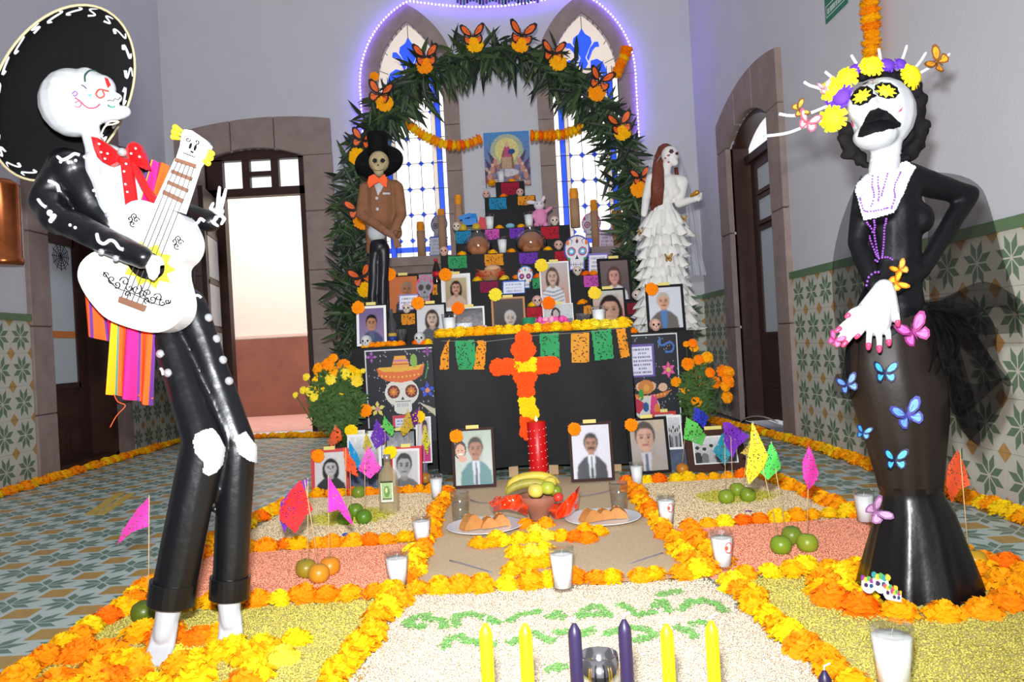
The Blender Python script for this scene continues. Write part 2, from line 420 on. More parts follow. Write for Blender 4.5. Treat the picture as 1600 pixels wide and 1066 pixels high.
def seg_arch(x0, x1, zs, rise, n=12):
    """points of a segmental arch from (x1,zs) over the crown to (x0,zs)"""
    return [(x1 + (x0 - x1) * t, zs + rise * (1 - (2 * t - 1) ** 2)) for t in [i / n for i in range(n + 1)]]
def lancet(cx, hw, z0, zs, za, n=10):
    """closed pointed-arch outline, counter-clockwise"""
    rise = za - zs; rad = (hw * hw + rise * rise) / (2 * hw); pts = [(cx - hw, z0), (cx + hw, z0)]
    a1 = math.atan2(rise, hw - (hw - rad) - 0)            # centre of the right-hand arc lies at cx+hw-rad
    a1 = math.asin(rise / rad)
    pts += [(cx + hw - rad + rad * math.cos(a1 * i / n), zs + rad * math.sin(a1 * i / n)) for i in range(n + 1)]
    pts += [(cx - hw + rad - rad * math.cos(a1 * i / n), zs + rad * math.sin(a1 * i / n)) for i in range(n - 1, -1, -1)]
    return pts
D2 = dict(xo0=-2.99, xo1=-1.53, xi0=-2.72, xi1=-1.80, zs=2.57, rise=.09)
WIN = [(-.775, .30), (.855, .31)]; WZ0, WZS, WZA = 1.57, 3.17, 3.76
hole2 = [(D2['xi0'], 0.001), (D2['xi1'], 0.001)] + seg_arch(D2['xi0'], D2['xi1'], D2['zs'], D2['rise'])
wall_poly('wall_back', [(XL - .3, 0), (XR + .3, 0), (XR + .3, ZT), (XL - .3, ZT)], [hole2] + [lancet(c, h, WZ0, WZS, WZA) for c, h in WIN],
          lambda x, y, z: (x, YB + .15 + z, y), .30, plaster)
D1 = dict(yo0=5.07, yo1=6.36, yi0=5.30, yi1=6.04, zs=2.28, rise=.12); D3 = dict(yo0=5.03, yo1=6.5, yi0=5.27, yi1=6.24, zs=2.18, rise=.14)
def side_hole(d): return [(d['yi0'], .001), (d['yi1'], .001)] + seg_arch(d['yi0'], d['yi1'], d['zs'], d['rise'])
wall_poly('wall_left', [(-1.5, 0), (YB, 0), (YB, ZT), (-1.5, ZT)], [side_hole(D1)], lambda x, y, z: (XL - .15 + z, x, y), .30, plaster)
wall_poly('wall_right', [(-1.5, 0), (YB, 0), (YB, ZT), (-1.5, ZT)], [side_hole(D3)], lambda x, y, z: (XR + .15 + z, x, y), .30, plaster)

# wainscot tiles: each tile is a part of its wall
WT = 0.207
wm = tile_mesh('wall_tile', WT, [t_base, t_green, t_ochre], True)
wl, wr, wb = bpy.data.objects['wall_left'], bpy.data.objects['wall_right'], bpy.data.objects['wall_back']
for wo in (wl, wr, wb): BASE[wo] = np.zeros(3)
RL = np.array([[0, 0, 1], [1, 0, 0], [0, 1, 0.]]); RR = np.array([[0, 0, -1], [-1, 0, 0], [0, 1, 0.]]); RB = np.array([[1, 0, 0], [0, 0, -1], [0, 1, 0.]])
def wains(wall, spans, to, R, cap_rot):
    for a, b in spans:
        n = max(1, round((b - a) / WT)); st = (b - a) / n
        for i in range(n):
            for k in range(5): share('wall_tile', wm, to(a + st * (i + .5), WT * (k + .5)), wall, R, (st / WT, 1, 1))
        c0, c1 = to(a, 1.055), to(b, 1.055)
        mb = MB(); d = np.asarray(c1) - c0; mb.bar(c0, c1, .034 if abs(d[1]) > abs(d[0]) else .044, .044 if abs(d[1]) > abs(d[0]) else .034)
        struct(mb.build('trim_%d' % (len([o for o in bpy.data.objects if o.name.startswith('trim')]) + 1), capm))
capm = M('green_glazed_cap_tile', (98, 128, 92), 0.35, var=0.12, vs=12)
wains(wl, [(3.82, D1['yo0']), (D1['yo1'], YB)], lambda y, z: (XL + .013, y, z), RL, 0)
wains(wr, [(1.9, D3['yo0']), (D3['yo1'], YB)], lambda y, z: (XR - .013, y, z), RR, 0)
wains(wb, [(1.35, XR)], lambda x, z: (x, YB - .013, z), RB, 0)

# stone door surrounds: each block is a part
def surround(name, label_wall, to, o0, o1, i0, i1, zs, rise, top0, top1, thick, jb):
    """to(u, z, d): u along the wall, d out into the room"""
    t = thing(name, label_wall, None, to((o0 + o1) / 2, 0, 0)); t['kind'] = 'structure'
    def block(poly, nm='stone_block'):
        mb = MB(); A = np.array([to(u, z, thick) for u, z in poly]); B = np.array([to(u, z, -.12) for u, z in poly]); k = len(poly)
        mb.add(np.concatenate([A, B]), [tuple(range(k)), tuple(range(2 * k - 1, k - 1, -1))] + [(i, k + i, k + (i + 1) % k, (i + 1) % k) for i in range(k)])
        me = mb.mesh(nm, stone, BASE[t]); bm = bmesh.new(); bm.from_mesh(me); bmesh.ops.recalc_face_normals(bm, faces=bm.faces)
        bmesh.ops.bevel(bm, geom=list(bm.edges), offset=.006, segments=1, affect='EDGES'); bm.to_mesh(me); bm.free(); obj(nm, me, t)
    g = .003
    for a, b in ((o0, i0), (i1, o1)):
        for z0, z1 in zip(jb[:-1], jb[1:]): block([(a, z0 + g), (b, z0 + g), (b, z1 - g), (a, z1 - g)])
    us = [o0, i0 + (i1 - i0) * .28, i0 + (i1 - i0) * .72, o1]
    def zin(u): q = min(max((u - i0) / (i1 - i0), 0), 1); return zs + rise * (1 - (2 * q - 1) ** 2)
    def zout(u): q = (u - o0) / (o1 - o0); return top0 + (top1 - top0) * q + rise * .8 * (1 - (2 * q - 1) ** 2)
    for a, b in zip(us[:-1], us[1:]):
        q = [a + (b - a) * i / 5 for i in range(6)]
        lo = [(u, zin(u) if i0 <= u <= i1 else zs) for u in q]
        if a < i0: lo = [(o0, zs), (i0, zs)] + [(u, zin(u)) for u in q if u > i0]
        if b > i1: lo = [(u, zin(u)) for u in q if u < i1] + [(i1, zs), (o1, zs)]
        up = [(u, zout(u)) for u in q]
        lo[0] = (lo[0][0] + g, lo[0][1]); lo[-1] = (lo[-1][0] - g, lo[-1][1]); up[0] = (up[0][0] + g, up[0][1]); up[-1] = (up[-1][0] - g, up[-1][1])
        block(lo + up[::-1])
    MB().add([to(u, z, thick - .012) for u, z in [(o0, 0), (i0, 0), (i0, zs), (o0, zs)]], [(0, 1, 2, 3)]).add([to(u, z, thick - .012) for u, z in [(i1, 0), (o1, 0), (o1, zs), (i1, zs)]], [(0, 1, 2, 3)]).build('mortar_joints', mortar, t)
    return t
surround('trim_11', 'grey brown stone surround of the open door in the back wall', lambda u, z, d: np.array([u, YB - d, z]), D2['xo0'], D2['xo1'], D2['xi0'], D2['xi1'], D2['zs'], D2['rise'], 2.83, 2.90, .03, [0, .45, .95, 1.5, 2.05, 2.57])
surround('trim_12', 'grey brown stone surround of the closed door in the left wall', lambda u, z, d: np.array([XL + d, u, z]), D1['yo0'], D1['yo1'], D1['yi0'], D1['yi1'], D1['zs'], D1['rise'], 2.66, 2.66, .03, [0, .42, 1.0, 1.62, 2.28])
surround('trim_13', 'grey brown stone surround of the door in the right wall', lambda u, z, d: np.array([XR - d, u, z]), D3['yo0'], D3['yo1'], D3['yi0'], D3['yi1'], D3['zs'], D3['rise'], 2.53, 2.42, .04, [0, .75, 1.5, 2.18])

pane_glass = M('pale_frosted_glass', (196, 206, 210), 0.25, spec=.5)
lit_glass = M('daylit_clear_pane', (250, 250, 252), 0.4, emit=.8)
chrome = M('polished_chrome', (215, 215, 220), 0.12, metal=1)
gold_tag = M('brass_yellow_tape', (196, 160, 80), 0.5)
# door in the back wall: wooden frame, transom with four panes, one leaf swung open
d2 = struct(thing('door_2', 'dark wooden door frame with glazed transom, open to a bright corridor', None, (-2.26, YB, 0)))
fx0, fx1, yy = D2['xi0'], D2['xi1'], YB + .08
mb = MB()
for x0, x1 in ((fx0, -2.57), (-1.86, fx1)): mb.box(((x0 + x1) / 2, yy, 1.29), (x1 - x0, .1, 2.58))
mb.box(((fx0 + fx1) / 2, yy, 2.265), (fx1 - fx0, .1, .075))
mb.prism([(fx0, 2.565), (fx1, 2.565)] + [(u, z) for u, z in seg_arch(fx0, fx1, 2.57, .09, 10)], (0, yy - .05, 0), (1, 0, 0), (0, 0, 1), .1)
for x in (-2.355, -2.085): mb.box((x, yy, 2.43), (.07, .09, .3))
mb.box((-2.22, yy, 2.435), (.25, .08, .045))
mb.build('door_frame', darkwood, d2)
for x0, x1, z0, z1 in ((-2.57, -2.39, 2.30, 2.57), (-2.32, -2.12, 2.457, 2.57), (-2.32, -2.12, 2.30, 2.413), (-2.05, -1.86, 2.30, 2.57)):
    MB().box(((x0 + x1) / 2, yy + .02, (z0 + z1) / 2), (x1 - x0, .008, z1 - z0)).build('pane', lit_glass, d2)
mb = MB(); R = rotm(0, 0, math.radians(100)); c = np.array([-2.60, YB - .3, 1.11])
lf = mb.box(c, (.62, .04, 2.2), R)
for k in range(4): mb.box(c + R @ [0.0, -.022, -.55 + k * .42], (.46, .012, .035), R)
lo = mb.build('door_leaf', darkwood, d2)
for k in range(3): MB().box(c + R @ [0, -.021, -.33 + k * .42], (.44, .006, .36), R).build('pane', pane_glass, lo)

# left door: closed leaf with a tall frosted pane, web sticker and orange tape
d1 = struct(thing('door_1', 'closed dark wooden door with tall frosted pane, spider web sticker and orange tape', None, (XL - .14, 5.67, 0)))
xd = XL - .14
def lrect(mb, y0, y1, z0, z1, t, d=0): mb.box((xd + d, (y0 + y1) / 2, (z0 + z1) / 2), (t, y1 - y0, z1 - z0))
mb = MB(); lrect(mb, 5.30, 6.04, .06, 2.40, .04)
lf = mb.build('door_leaf', darkwood, d1)
mb = MB(); lrect(mb, 6.0, 6.04, .0, 2.4, .28, .06); lrect(mb, 5.3, 6.04, 0, .06, .3, .05); mb.build('door_frame', darkwood, d1)
mb = MB(); lrect(mb, 5.42, 5.83, .60, 1.62, .012, .018); gl = mb.build('pane', pane_glass, lf)
mb = MB(); lrect(mb, 5.42, 5.83, 1.70, 2.2, .012, .018); mb.build('pane', pane_glass, lf)
mb = MB()
for y0, y1, z0, z1 in ((5.40, 5.85, .57, .61), (5.40, 5.85, 1.61, 1.71), (5.83, 5.86, .57, 2.2), (5.40, 5.43, .57, 2.2)): lrect(mb, y0, y1, z0, z1, .03, .022)
for y0, y1, z0, z1 in ((5.42, 5.83, .34, .52), (5.42, 5.60, .10, .28), (5.65, 5.83, .10, .28)):
    lrect(mb, y0, y1, z0, z1, .02, .02); lrect(mb, y0 + .03, y1 - .03, z0 + .03, z1 - .03, .02, .032)
mb.build('moulding', darkwood, lf)
mb = MB(); lrect(mb, 5.43, 5.82, .935, .985, .004, .027); mb.build('tape', M('orange_tape', (214, 128, 60), .6), gl)
web = M('black_vinyl', (26, 22, 28), .5); c = W(95, 401, xd + .026)
mb = MB()
for k in range(12):
    a = k * PI / 6; mb.tube([c, c + [0, .115 * math.cos(a), .105 * math.sin(a)]], .0022, 4)
for r in (.03, .05, .07, .09):
    mb.tube([c + [0, r * 1.08 * math.cos(k * PI / 6 + (.26 if k % 1 else 0)), r * math.sin(k * PI / 6)] for k in range(12)], .002, 4, closed=True)
wb_ = mb.build('spider_web_sticker', web, gl)
# right door: leaf ajar in a deep frame
d3 = struct(thing('door_3', 'dark wooden door with three small and one tall pane, standing slightly ajar in the right wall', None, (XR + .2, 5.7, 0)))
mb = MB(); xq = XR + .12
mb.box((XR + .14, 6.222, 1.15), (.26, .035, 2.3)); mb.box((XR + .14, 5.285, 1.15), (.26, .03, 2.3))
arch = seg_arch(5.27, 6.24, 2.18, .14)
for (u0, z0), (u1, z1) in zip(arch[:-1], arch[1:]): mb.bar((XR + .14, u0, z0 - .015), (XR + .14, u1, z1 - .015), .04, .25, (1, 0, 0))
mb.box((xq, 5.75, 2.06), (.05, .95, .06))
mb.build('door_frame', darkwood, d3)
mb = MB(); c = np.array([xq + .03, 5.80, 1.03]); LW = .74
mb.box(c, (.04, LW, 1.98)); lf = mb.build('door_leaf', darkwood, d3)
def pan(y0, y1, z0, z1):
    MB().box((xq + .006, (y0 + y1) / 2, (z0 + z1) / 2), (.012, y1 - y0, z1 - z0)).build('pane', pane_glass, lf)
    m_ = MB()
    for a, b, cc, dd in ((y0 - .03, y0, z0 - .03, z1 + .03), (y1, y1 + .03, z0 - .03, z1 + .03), (y0, y1, z0 - .03, z0), (y0, y1, z1, z1 + .03)): m_.box((xq + .0, (a + b) / 2, (cc + dd) / 2), (.024, b - a, dd - cc))
    m_.build('moulding', darkwood, lf)
pan(5.60, 5.98, 1.78, 1.95); pan(5.60, 5.98, 1.55, 1.71); pan(5.60, 5.98, .70, 1.47)
m_ = MB()
for z0, z1 in ((.40, .60), (.1, .32)): m_.box((xq + .005, 5.79, (z0 + z1) / 2), (.02, .42, z1 - z0)); m_.box((xq - .005, 5.79, (z0 + z1) / 2), (.02, .34, z1 - z0 - .08))
m_.build('panel_moulding', darkwood, lf)
side_wall = M('pale_side_room_wall', (225, 228, 228), .9)
struct(MB().box((3.6, 5.7, 1.6), (.1, 2.6, 3.2)).build('wall_side_room', side_wall)); struct(MB().box((2.85, 5.7, -.02), (1.4, 2.6, .04)).build('floor_side_room', f_base))
MB().box((xq + .02, 5.75, 2.2), (.01, .95, .24)).build('transom_pane', lit_glass, d3)
# corridor behind the open door
struct(MB().box((-2.4, 9.55, 2.2), (4.5, .1, 4.4)).build('wall_corridor', M('cream_corridor_plaster', (236, 226, 212), .9, var=.03, vs=4)))
struct(MB().box((-2.4, 9.49, .47), (4.5, .03, .94), None, 0).build('baseboard_corridor', M('red_brown_painted_dado', (140, 88, 72), .8, var=.15, vs=5)))
struct(MB().box((-2.4, 9.48, .965), (4.5, .02, .03), None, 0).build('trim_14', M('pale_pink_line', (226, 196, 182), .8)))
struct(MB().box((-2.4, 8.55, -.02), (4.5, 2.1, .05), None, 0).build('floor_corridor', M('pink_corridor_floor', (206, 150, 138), .7, var=.1, vs=8)))

# stained-glass windows
clear_g = M('backlit_clear_glass', (255, 252, 250), .4, emit=1.0, var=.06, vs=3)
edge_g = M('backlit_cream_glass', (226, 212, 200), .4, emit=.6)
blue_g = M('backlit_blue_glass', (44, 86, 232), .4, emit=.75)
lead = M('dark_lead', (70, 66, 66), .6)
def window(n, cx, hw):
    t = struct(thing('window_%d' % n, 'tall pointed window of clear and blue leaded glass in a stone surround', None, (cx, YB, WZ0)))
    yg = YB + .05
    def piece(nm, poly, m, y=yg, th=.006):
        mb = MB(); mb.prism(poly, (0, y, 0), (1, 0, 0), (0, 0, 1), th); return mb.build(nm, m, t)
    pane_back = lancet(cx, hw, WZ0, WZS, WZA)
    xi = .175; rows = [WZ0 + .16 + .24 * k for k in range(7)]; cw = 2 * xi / 3; dm = .028
    zt = rows[-1]
    # inner field: octagonal panes with blue diamonds at their corners
    for r in range(6):
        for k in range(3):
            x0, x1 = cx - xi + k * cw, cx - xi + (k + 1) * cw; z0, z1 = rows[r], rows[r + 1]; d = dm + .004; e = .002
            piece('clear_pane', [(x0 + d, z0 + e), (x1 - d, z0 + e), (x1 - e, z0 + d), (x1 - e, z1 - d), (x1 - d, z1 - e), (x0 + d, z1 - e), (x0 + e, z1 - d), (x0 + e, z0 + d)], clear_g)
    for z in rows:
        for k in range(4):
            x = cx - xi + k * cw; a = dm if 0 < k < 3 else dm
            poly = [(x, z - dm), (x + dm, z), (x, z + dm), (x - dm, z)]
            if k == 0: poly = [(x, z - dm), (x + dm, z), (x, z + dm)]
            if k == 3: poly = [(x, z - dm), (x, z + dm), (x - dm, z)]
            piece('blue_diamond_pane', poly, blue_g, yg - .002)
    for sgn in (-1, 1):
        for a, b, m, nm in ((xi + .004, xi + .036, edge_g, 'cream_strip_pane'), (xi + .04, xi + .084, blue_g, 'blue_strip_pane'), (xi + .088, hw, clear_g, 'clear_border_pane')):
            zs = [WZ0] + rows[1:] if nm != 'blue_strip_pane' else [WZ0, WZ0 + .9, zt]
            for z0, z1 in zip(zs[:-1], zs[1:]):
                p = [(cx + sgn * a, z0 + .002), (cx + sgn * b, z0 + .002), (cx + sgn * b, z1 - .002), (cx + sgn * a, z1 - .002)]
                piece(nm, p if sgn > 0 else p[::-1], m)
    piece('blue_sill_pane', [(cx - hw, WZ0 + .05), (cx + hw, WZ0 + .05), (cx + hw, WZ0 + .10), (cx - hw, WZ0 + .10)], blue_g, yg - .004)
    piece('clear_border_pane', [(cx - xi, WZ0), (cx + xi, WZ0), (cx + xi, rows[0] - .002), (cx - xi, rows[0] - .002)], clear_g)
    # head of the window: clear field and a blue fleur-de-lis
    top = [p for p in lancet(cx, hw - .002, zt + .003, WZS, WZA)]
    piece('arched_head_pane', top, edge_g, yg + .004)
    f = [(0, .68), (.03, .625), (.08, .59), (.09, .54), (.055, .47), (.022, .40), (.045, .345), (.02, .30), (-.02, .30), (-.045, .345), (-.022, .40), (-.055, .47), (-.09, .54), (-.08, .59), (-.03, .625)]
    zb = WZA - .80
    piece('fleur_petal_pane', [(cx + x, zb + z) for x, z in f][::-1], blue_g, yg - .004)
    for sgn in (-1, 1):
        c = [(.034, .40), (.07, .49), (.115, .545), (.15, .545), (.158, .50), (.12, .495), (.09, .46), (.065, .40), (.05, .37)]
        p = [(cx + sgn * x, zb + z) for x, z in c]; piece('fleur_petal_pane', p[::-1] if sgn > 0 else p, blue_g, yg - .004)
        c = [(.07, .37), (.13, .385), (.185, .35), (.215, .27), (.235, .15), (.235, .03), (.205, .03), (.20, .14), (.175, .24), (.14, .29), (.10, .28), (.065, .30)]
        p = [(cx + sgn * x, zb + z) for x, z in c]; piece('fleur_petal_pane', p[::-1] if sgn > 0 else p, blue_g, yg - .004)
    mb = MB()
    for z in rows[1:] : mb.box((cx, yg - .006, z), (2 * hw, .006, .005))
    for k in range(4): mb.box((cx - xi + k * cw, yg - .006, (WZ0 + zt) / 2), (.005, .006, zt - WZ0))
    for sgn in (-1, 1):
        for a in (.038, .086): mb.box((cx + sgn * (xi + a), yg - .006, (WZ0 + zt + .1) / 2), (.005, .006, zt - WZ0 + .1))
    mb.tube([(cx, yg - .005, WZA - .14), (cx, yg - .005, WZA)], .003, 4)
    for z in (3.3, 3.48):
        for sgn in (-1, 1): mb.tube([(cx + sgn * .2, yg - .003, z), (cx + sgn * (.31 if z < 3.4 else .24), yg - .003, z + .05)], .003, 4)
    mb.build('lead_came', lead, t)
    # stone surround in blocks
    hin = hw; hout = hw + .145
    za_o = WZA + .165
    def side_pts(h, za, nseg):
        rise = za - WZS; rad = (h * h + rise * rise) / (2 * h); a1 = math.asin(rise / rad)
        return [(h - rad + rad * math.cos(a1 * i / nseg), WZS + rad * math.sin(a1 * i / nseg)) for i in range(nseg + 1)]
    pin, pou = side_pts(hin, WZA, 12), side_pts(hout, za_o, 12)
    for sgn in (-1, 1):
        zz = [WZ0 - .02, 1.95, 2.35, 2.78, WZS]; polys = [[(hin, a + .003), (hout, a + .003), (hout, b - .003), (hin, b - .003)] for a, b in zip(zz[:-1], zz[1:])]
        for i in (0, 4, 8): polys.append(pou[i:i + 5] + pin[i:i + 5][::-1])
        for p in polys:
            p = [(cx + sgn * x, z) for x, z in p]; mb = MB(); mb.prism(p if sgn > 0 else p[::-1], (0, YB - .03, 0), (1, 0, 0), (0, 0, 1), .10); mb.build('stone_block', stone, t)
    mb = MB(); mb.box((cx, YB - .11, WZ0 - .06), (2 * hout + .1, .24, .08)); mb.box((cx, YB - .08, WZ0 - .13), (2 * hout + .02, .18, .07)); mb.build('window_sill', stone, t)
    return pou
pou = None
for n, (cx, hw) in enumerate(WIN): pou = window(n + 1, cx, hw)

# blue-white light string along the arches
led = thing('light_string', 'string of tiny blue white lights outlining the two pointed windows', 'string lights', (0.04, YB - .05, 3.9))
path = []
for sgn, (cx, hw) in ((-1, WIN[0]), (1, WIN[1])):
    seg = [(cx + sgn * (x + .012 + (hw - .31)), z) for x, z in [(pou[0][0], 2.55)] + pou]
    path.append(seg if sgn < 0 else seg[::-1])
a, b = path[0][-1], path[1][0]
mid = [(a[0] + (b[0] - a[0]) * t, a[1] + .02 - .10 * math.sin(PI * t)) for t in np.linspace(0.03, .97, 30)]
line = [np.array([x, YB - .045, z]) for x, z in path[0] + mid + path[1]]
MB().tube(line, .004, 5).build('wire', M('white_wire', (210, 210, 225), .5), led)
led_m = M('blue_white_led', (118, 84, 255), .5, emit=70.0)
mb = MB(); acc = 0.0
for p, q in zip(line[:-1], line[1:]):
    d = np.linalg.norm(q - p); s = (-acc) % .034
    while s < d: c = p + (q - p) * s / d; mb.box(c + [0, -.004, 0], (.009, .008, .012)); s += .034
    acc += d
mb.build('bulbs', led_m, led)['kind'] = 'stuff'

# ------------------------------------------------------------------ marigolds
mg = {'orange': M('marigold_orange', (255, 160, 12), .7, spec=.15, orand=.012, var=.12, vs=6), 'deep': M('marigold_deep_orange', (255, 132, 8), .7, spec=.15, orand=.01, var=.12, vs=6),
      'amber': M('marigold_amber', (255, 182, 10), .7, spec=.15, orand=.01, var=.12, vs=6), 'yellow': M('marigold_yellow', (255, 212, 22), .7, spec=.15, orand=.01, var=.1, vs=6),
      'lemon': M('marigold_lemon', (250, 222, 60), .7, spec=.15, orand=.01, var=.1, vs=6), 'purple': M('paper_purple', (112, 62, 190), .7, spec=.15), 'red': M('paper_orange_red', (250, 84, 24), .7, spec=.15)}
def flower_mesh(name, mat, seed, rings=((22, .10, .98, .10), (22, .25, 1.0, .34), (20, .42, .92, .56), (16, .55, .74, .74), (12, .64, .52, .86), (7, .68, .28, .94)), wd=.15, flat=1.0):
    r = random.Random(seed); mb = MB(); mb.ell((0, 0, .40 * flat), (.78, .78, .46 * flat), None, 12, 7)
    for n, h0, rad, h1 in rings:
        for k in range(n):
            a = (k + r.random() * .6) * 2 * PI / n; rr = rad * (1 + r.uniform(-.12, .1)); hh = h1 + r.uniform(-.06, .08)
            d = np.array([math.cos(a), math.sin(a), 0]); t = np.array([-math.sin(a), math.cos(a), 0]); w_ = wd * (1 + r.uniform(-.2, .3)); tw = r.uniform(-.08, .08)
            b0 = d * rr * .35; m0 = d * rr * .78; e0 = d * rr
            z = np.array([0, 0, 1.0]) * flat
            V = [b0 - t * w_ * .3 + z * (h0 + .12), b0 + t * w_ * .3 + z * (h0 + .12), m0 + t * w_ + z * (hh + .05 + tw), m0 - t * w_ + z * (hh + .05 - tw), e0 + t * w_ * .75 + z * (hh - .08 + tw), e0 - t * w_ * .75 + z * (hh - .08 - tw)]
            mb.add(V, [(0, 1, 2, 3), (3, 2, 4, 5)])
    return mb.mesh(name, mat)
FL = {k: [flower_mesh('marigold_' + k, m, 10 * i + s) for s in range(2)] for i, (k, m) in enumerate(mg.items())}
CW = {'orange': 'orange', 'deep': 'deep orange', 'amber': 'amber', 'yellow': 'yellow', 'lemon': 'pale yellow'}
def flower(c, r, colr='orange', parent=None, label=None, group=None, name='marigold', up=None, flat=1.0):
    me = rng.choice(FL[colr]); R = axes_z(up) @ rotm(0, 0, rng.random() * 6.28) if up is not None else rotm(rng.uniform(-.25, .25), rng.uniform(-.25, .25), rng.random() * 6.28)
    o = share(name, me, c, parent, R, (r, r, r * flat))
    if parent is None: tag(o, (CW[colr] + ' ' + label) if label.startswith('marigold') else label, 'marigold', group)
    return o
MIX = ['orange'] * 5 + ['deep'] * 2 + ['amber'] * 4 + ['yellow'] * 2
def line_flowers(pts, step, r, label, group, mix=MIX, jit=.012, parent=None, z=0.004, name='marigold', up=None):
    pts = [np.asarray(p, float) for p in pts]; acc = 0.0
    for p, q in zip(pts[:-1], pts[1:]):
        d = np.linalg.norm(q - p); n = max(1, round(d / step))
        for i in range(n):
            c = p + (q - p) * (i + .5) / n; c = np.array([c[0] + rng.uniform(-jit, jit), c[1] + rng.uniform(-jit, jit), (c[2] if len(c) > 2 else 0) + z])
            k = rng.choice(mix)
            flower(c, r * rng.uniform(.85, 1.15), k, parent, label, group, name, up)
xa, xb, xc, xd_ = -1.16, -.335, .545, 1.265; y1, y2, y3 = 2.285, 2.91, 3.85
GB = 'marigold heads bordering the rice carpet'
for pts, lab in (([(xa - .01, 1.62), (xa, 2.3), (xa - .02, 3.1), (xa + .09, 3.95)], 'marigold head in the outermost left border of the rice carpet'),
                 ([(xa + .1, y1), (xb, y1)], 'marigold head in the border between the left pink and green rice'),
                 ([(xb, y1 + .02), (xc + .02, y1 + .02)], 'marigold head in the border between burlap and cream rice'),
                 ([(xc + .08, y1 - .02), (1.0, y1)], 'marigold head in the border between the right pink and green rice'),
                 ([(xa + .06, y2), (xb, y2)], 'marigold head in the border between the left beige and pink rice'),
                 ([(xc + .05, y2 - .04), (xd_, y2 + .02)], 'marigold head in the border between the right beige and pink rice'),
                 ([(-1.02, 3.93), (xb - .04, 3.87)], 'marigold head in the border between left beige rice and framed photos'),
                 ([(xc + .06, 3.80), (1.2, 3.80)], 'marigold head in the border between right beige rice and framed photos'),
                 ([(xb, 3.86), (xb, y1 + .1)], 'marigold head in the border along the left side of the burlap'),
                 ([(xc, 3.86), (xc - .02, 2.6), (xc, y1)], 'marigold head in the border along the right side of the burlap'),
                 ([(xb - .02, y1 - .06), (-.41, 1.72), (-.42, 1.45)], 'marigold head in the left border of the cream rice'),
                 ([(xc + .05, y1 - .06), (.60, 1.9), (.65, 1.5)], 'marigold head in the right border of the cream rice'),
                 ([(1.2, 3.76), (xd_, 3.0), (1.32, 2.35), (1.42, 2.05)], 'marigold head in the outermost right border of the rice carpet')):
    line_flowers(pts, .066, .043, lab, GB)
# thicker places: second rows
line_flowers([(xb - .03, 2.75), (xb - .02, 2.35)], .075, .045, 'marigold head in the border along the left side of the burlap', GB, MIX + ['yellow'] * 5)
line_flowers([(xc + .05, 2.75), (xc + .07, 2.35)], .075, .045, 'marigold head in the border along the right side of the burlap', GB)
for i in range(15):
    a = i * 2 * PI / 15; flower((1.02 + .235 * math.cos(a), 2.035 + .18 * math.sin(a), .005), .05 * rng.uniform(.9, 1.15), rng.choice(['orange', 'orange', 'deep', 'amber']), None, 'marigold head in the ring around the black skirt', 'marigolds around the skirt')
for px, py, k in ((1310, 915, 'yellow'), (1325, 940, 'yellow'), (1350, 955, 'yellow'), (1300, 930, 'orange'), (1535, 905, 'amber')):
    flower(G(px, py) + [0, 0, .005], .05, k, None, 'marigold head in the ring around the black skirt', 'marigolds around the skirt')
n = 0
while n < 44:
    x, y = rng.uniform(-1.14, -.52), rng.uniform(1.62, 2.12)
    if ((x + .80) / .30) ** 2 + ((y - 1.86) / .24) ** 2 > 1: continue
    n += 1; k = rng.choice(['yellow', 'yellow', 'lemon', 'amber', 'orange']) if (x > -.85 and y < 1.95) else rng.choice(['orange', 'orange', 'amber', 'deep'])
    flower((x, y, .003), .05 * rng.uniform(.85, 1.1), k, None, 'marigold head in the heap at the feet of the guitar player', 'marigolds at the skeleton feet')
for px, py, k in ((747, 858, 'amber'), (768, 858, 'amber'), (790, 855, 'yellow'), (812, 850, 'yellow'), (835, 850, 'yellow'), (856, 848, 'lemon'), (878, 846, 'amber'), (900, 848, 'deep'), (920, 850, 'deep'), (936, 840, 'amber'),
                  (822, 828, 'orange'), (852, 826, 'orange'), (838, 838, 'lemon'), (806, 872, 'amber'), (830, 870, 'lemon'), (852, 868, 'yellow'), (812, 890, 'orange'), (832, 890, 'amber'), (855, 888, 'amber'), (800, 902, 'amber'), (840, 880, 'lemon'), (775, 848, 'yellow'), (915, 836, 'orange')):
    flower(G(px, py) + [0, 0, .006], .038, k, None, 'marigold head in the flower cross laid on the burlap', 'marigolds of the floor cross')
# marigold garlands along the foot of the walls
for nm_lab, pts in (('marigold garland lying along the foot of the left wall', [(XL + .12, 3.7, 0), (XL + .12, 7.1, 0)]), ('marigold garland lying along the foot of the back wall by the open door', [(XL + .2, 7.1, 0), (-2.1, 6.95, 0), (-1.45, 6.72, 0)]),
                    ('marigold garland lying along the foot of the right wall', [(XR - .1, 2.55, 0), (XR - .08, 4.6, 0), (XR - .16, 5.6, 0), (1.55, 6.6, 0)])):
    gt = thing('flower_garland', nm_lab, 'garland', pts[0]); line_flowers(pts, .064, .043, None, None, ['orange'] * 3 + ['amber'] * 4 + ['yellow'] * 2, .008, gt, name='flower_head')

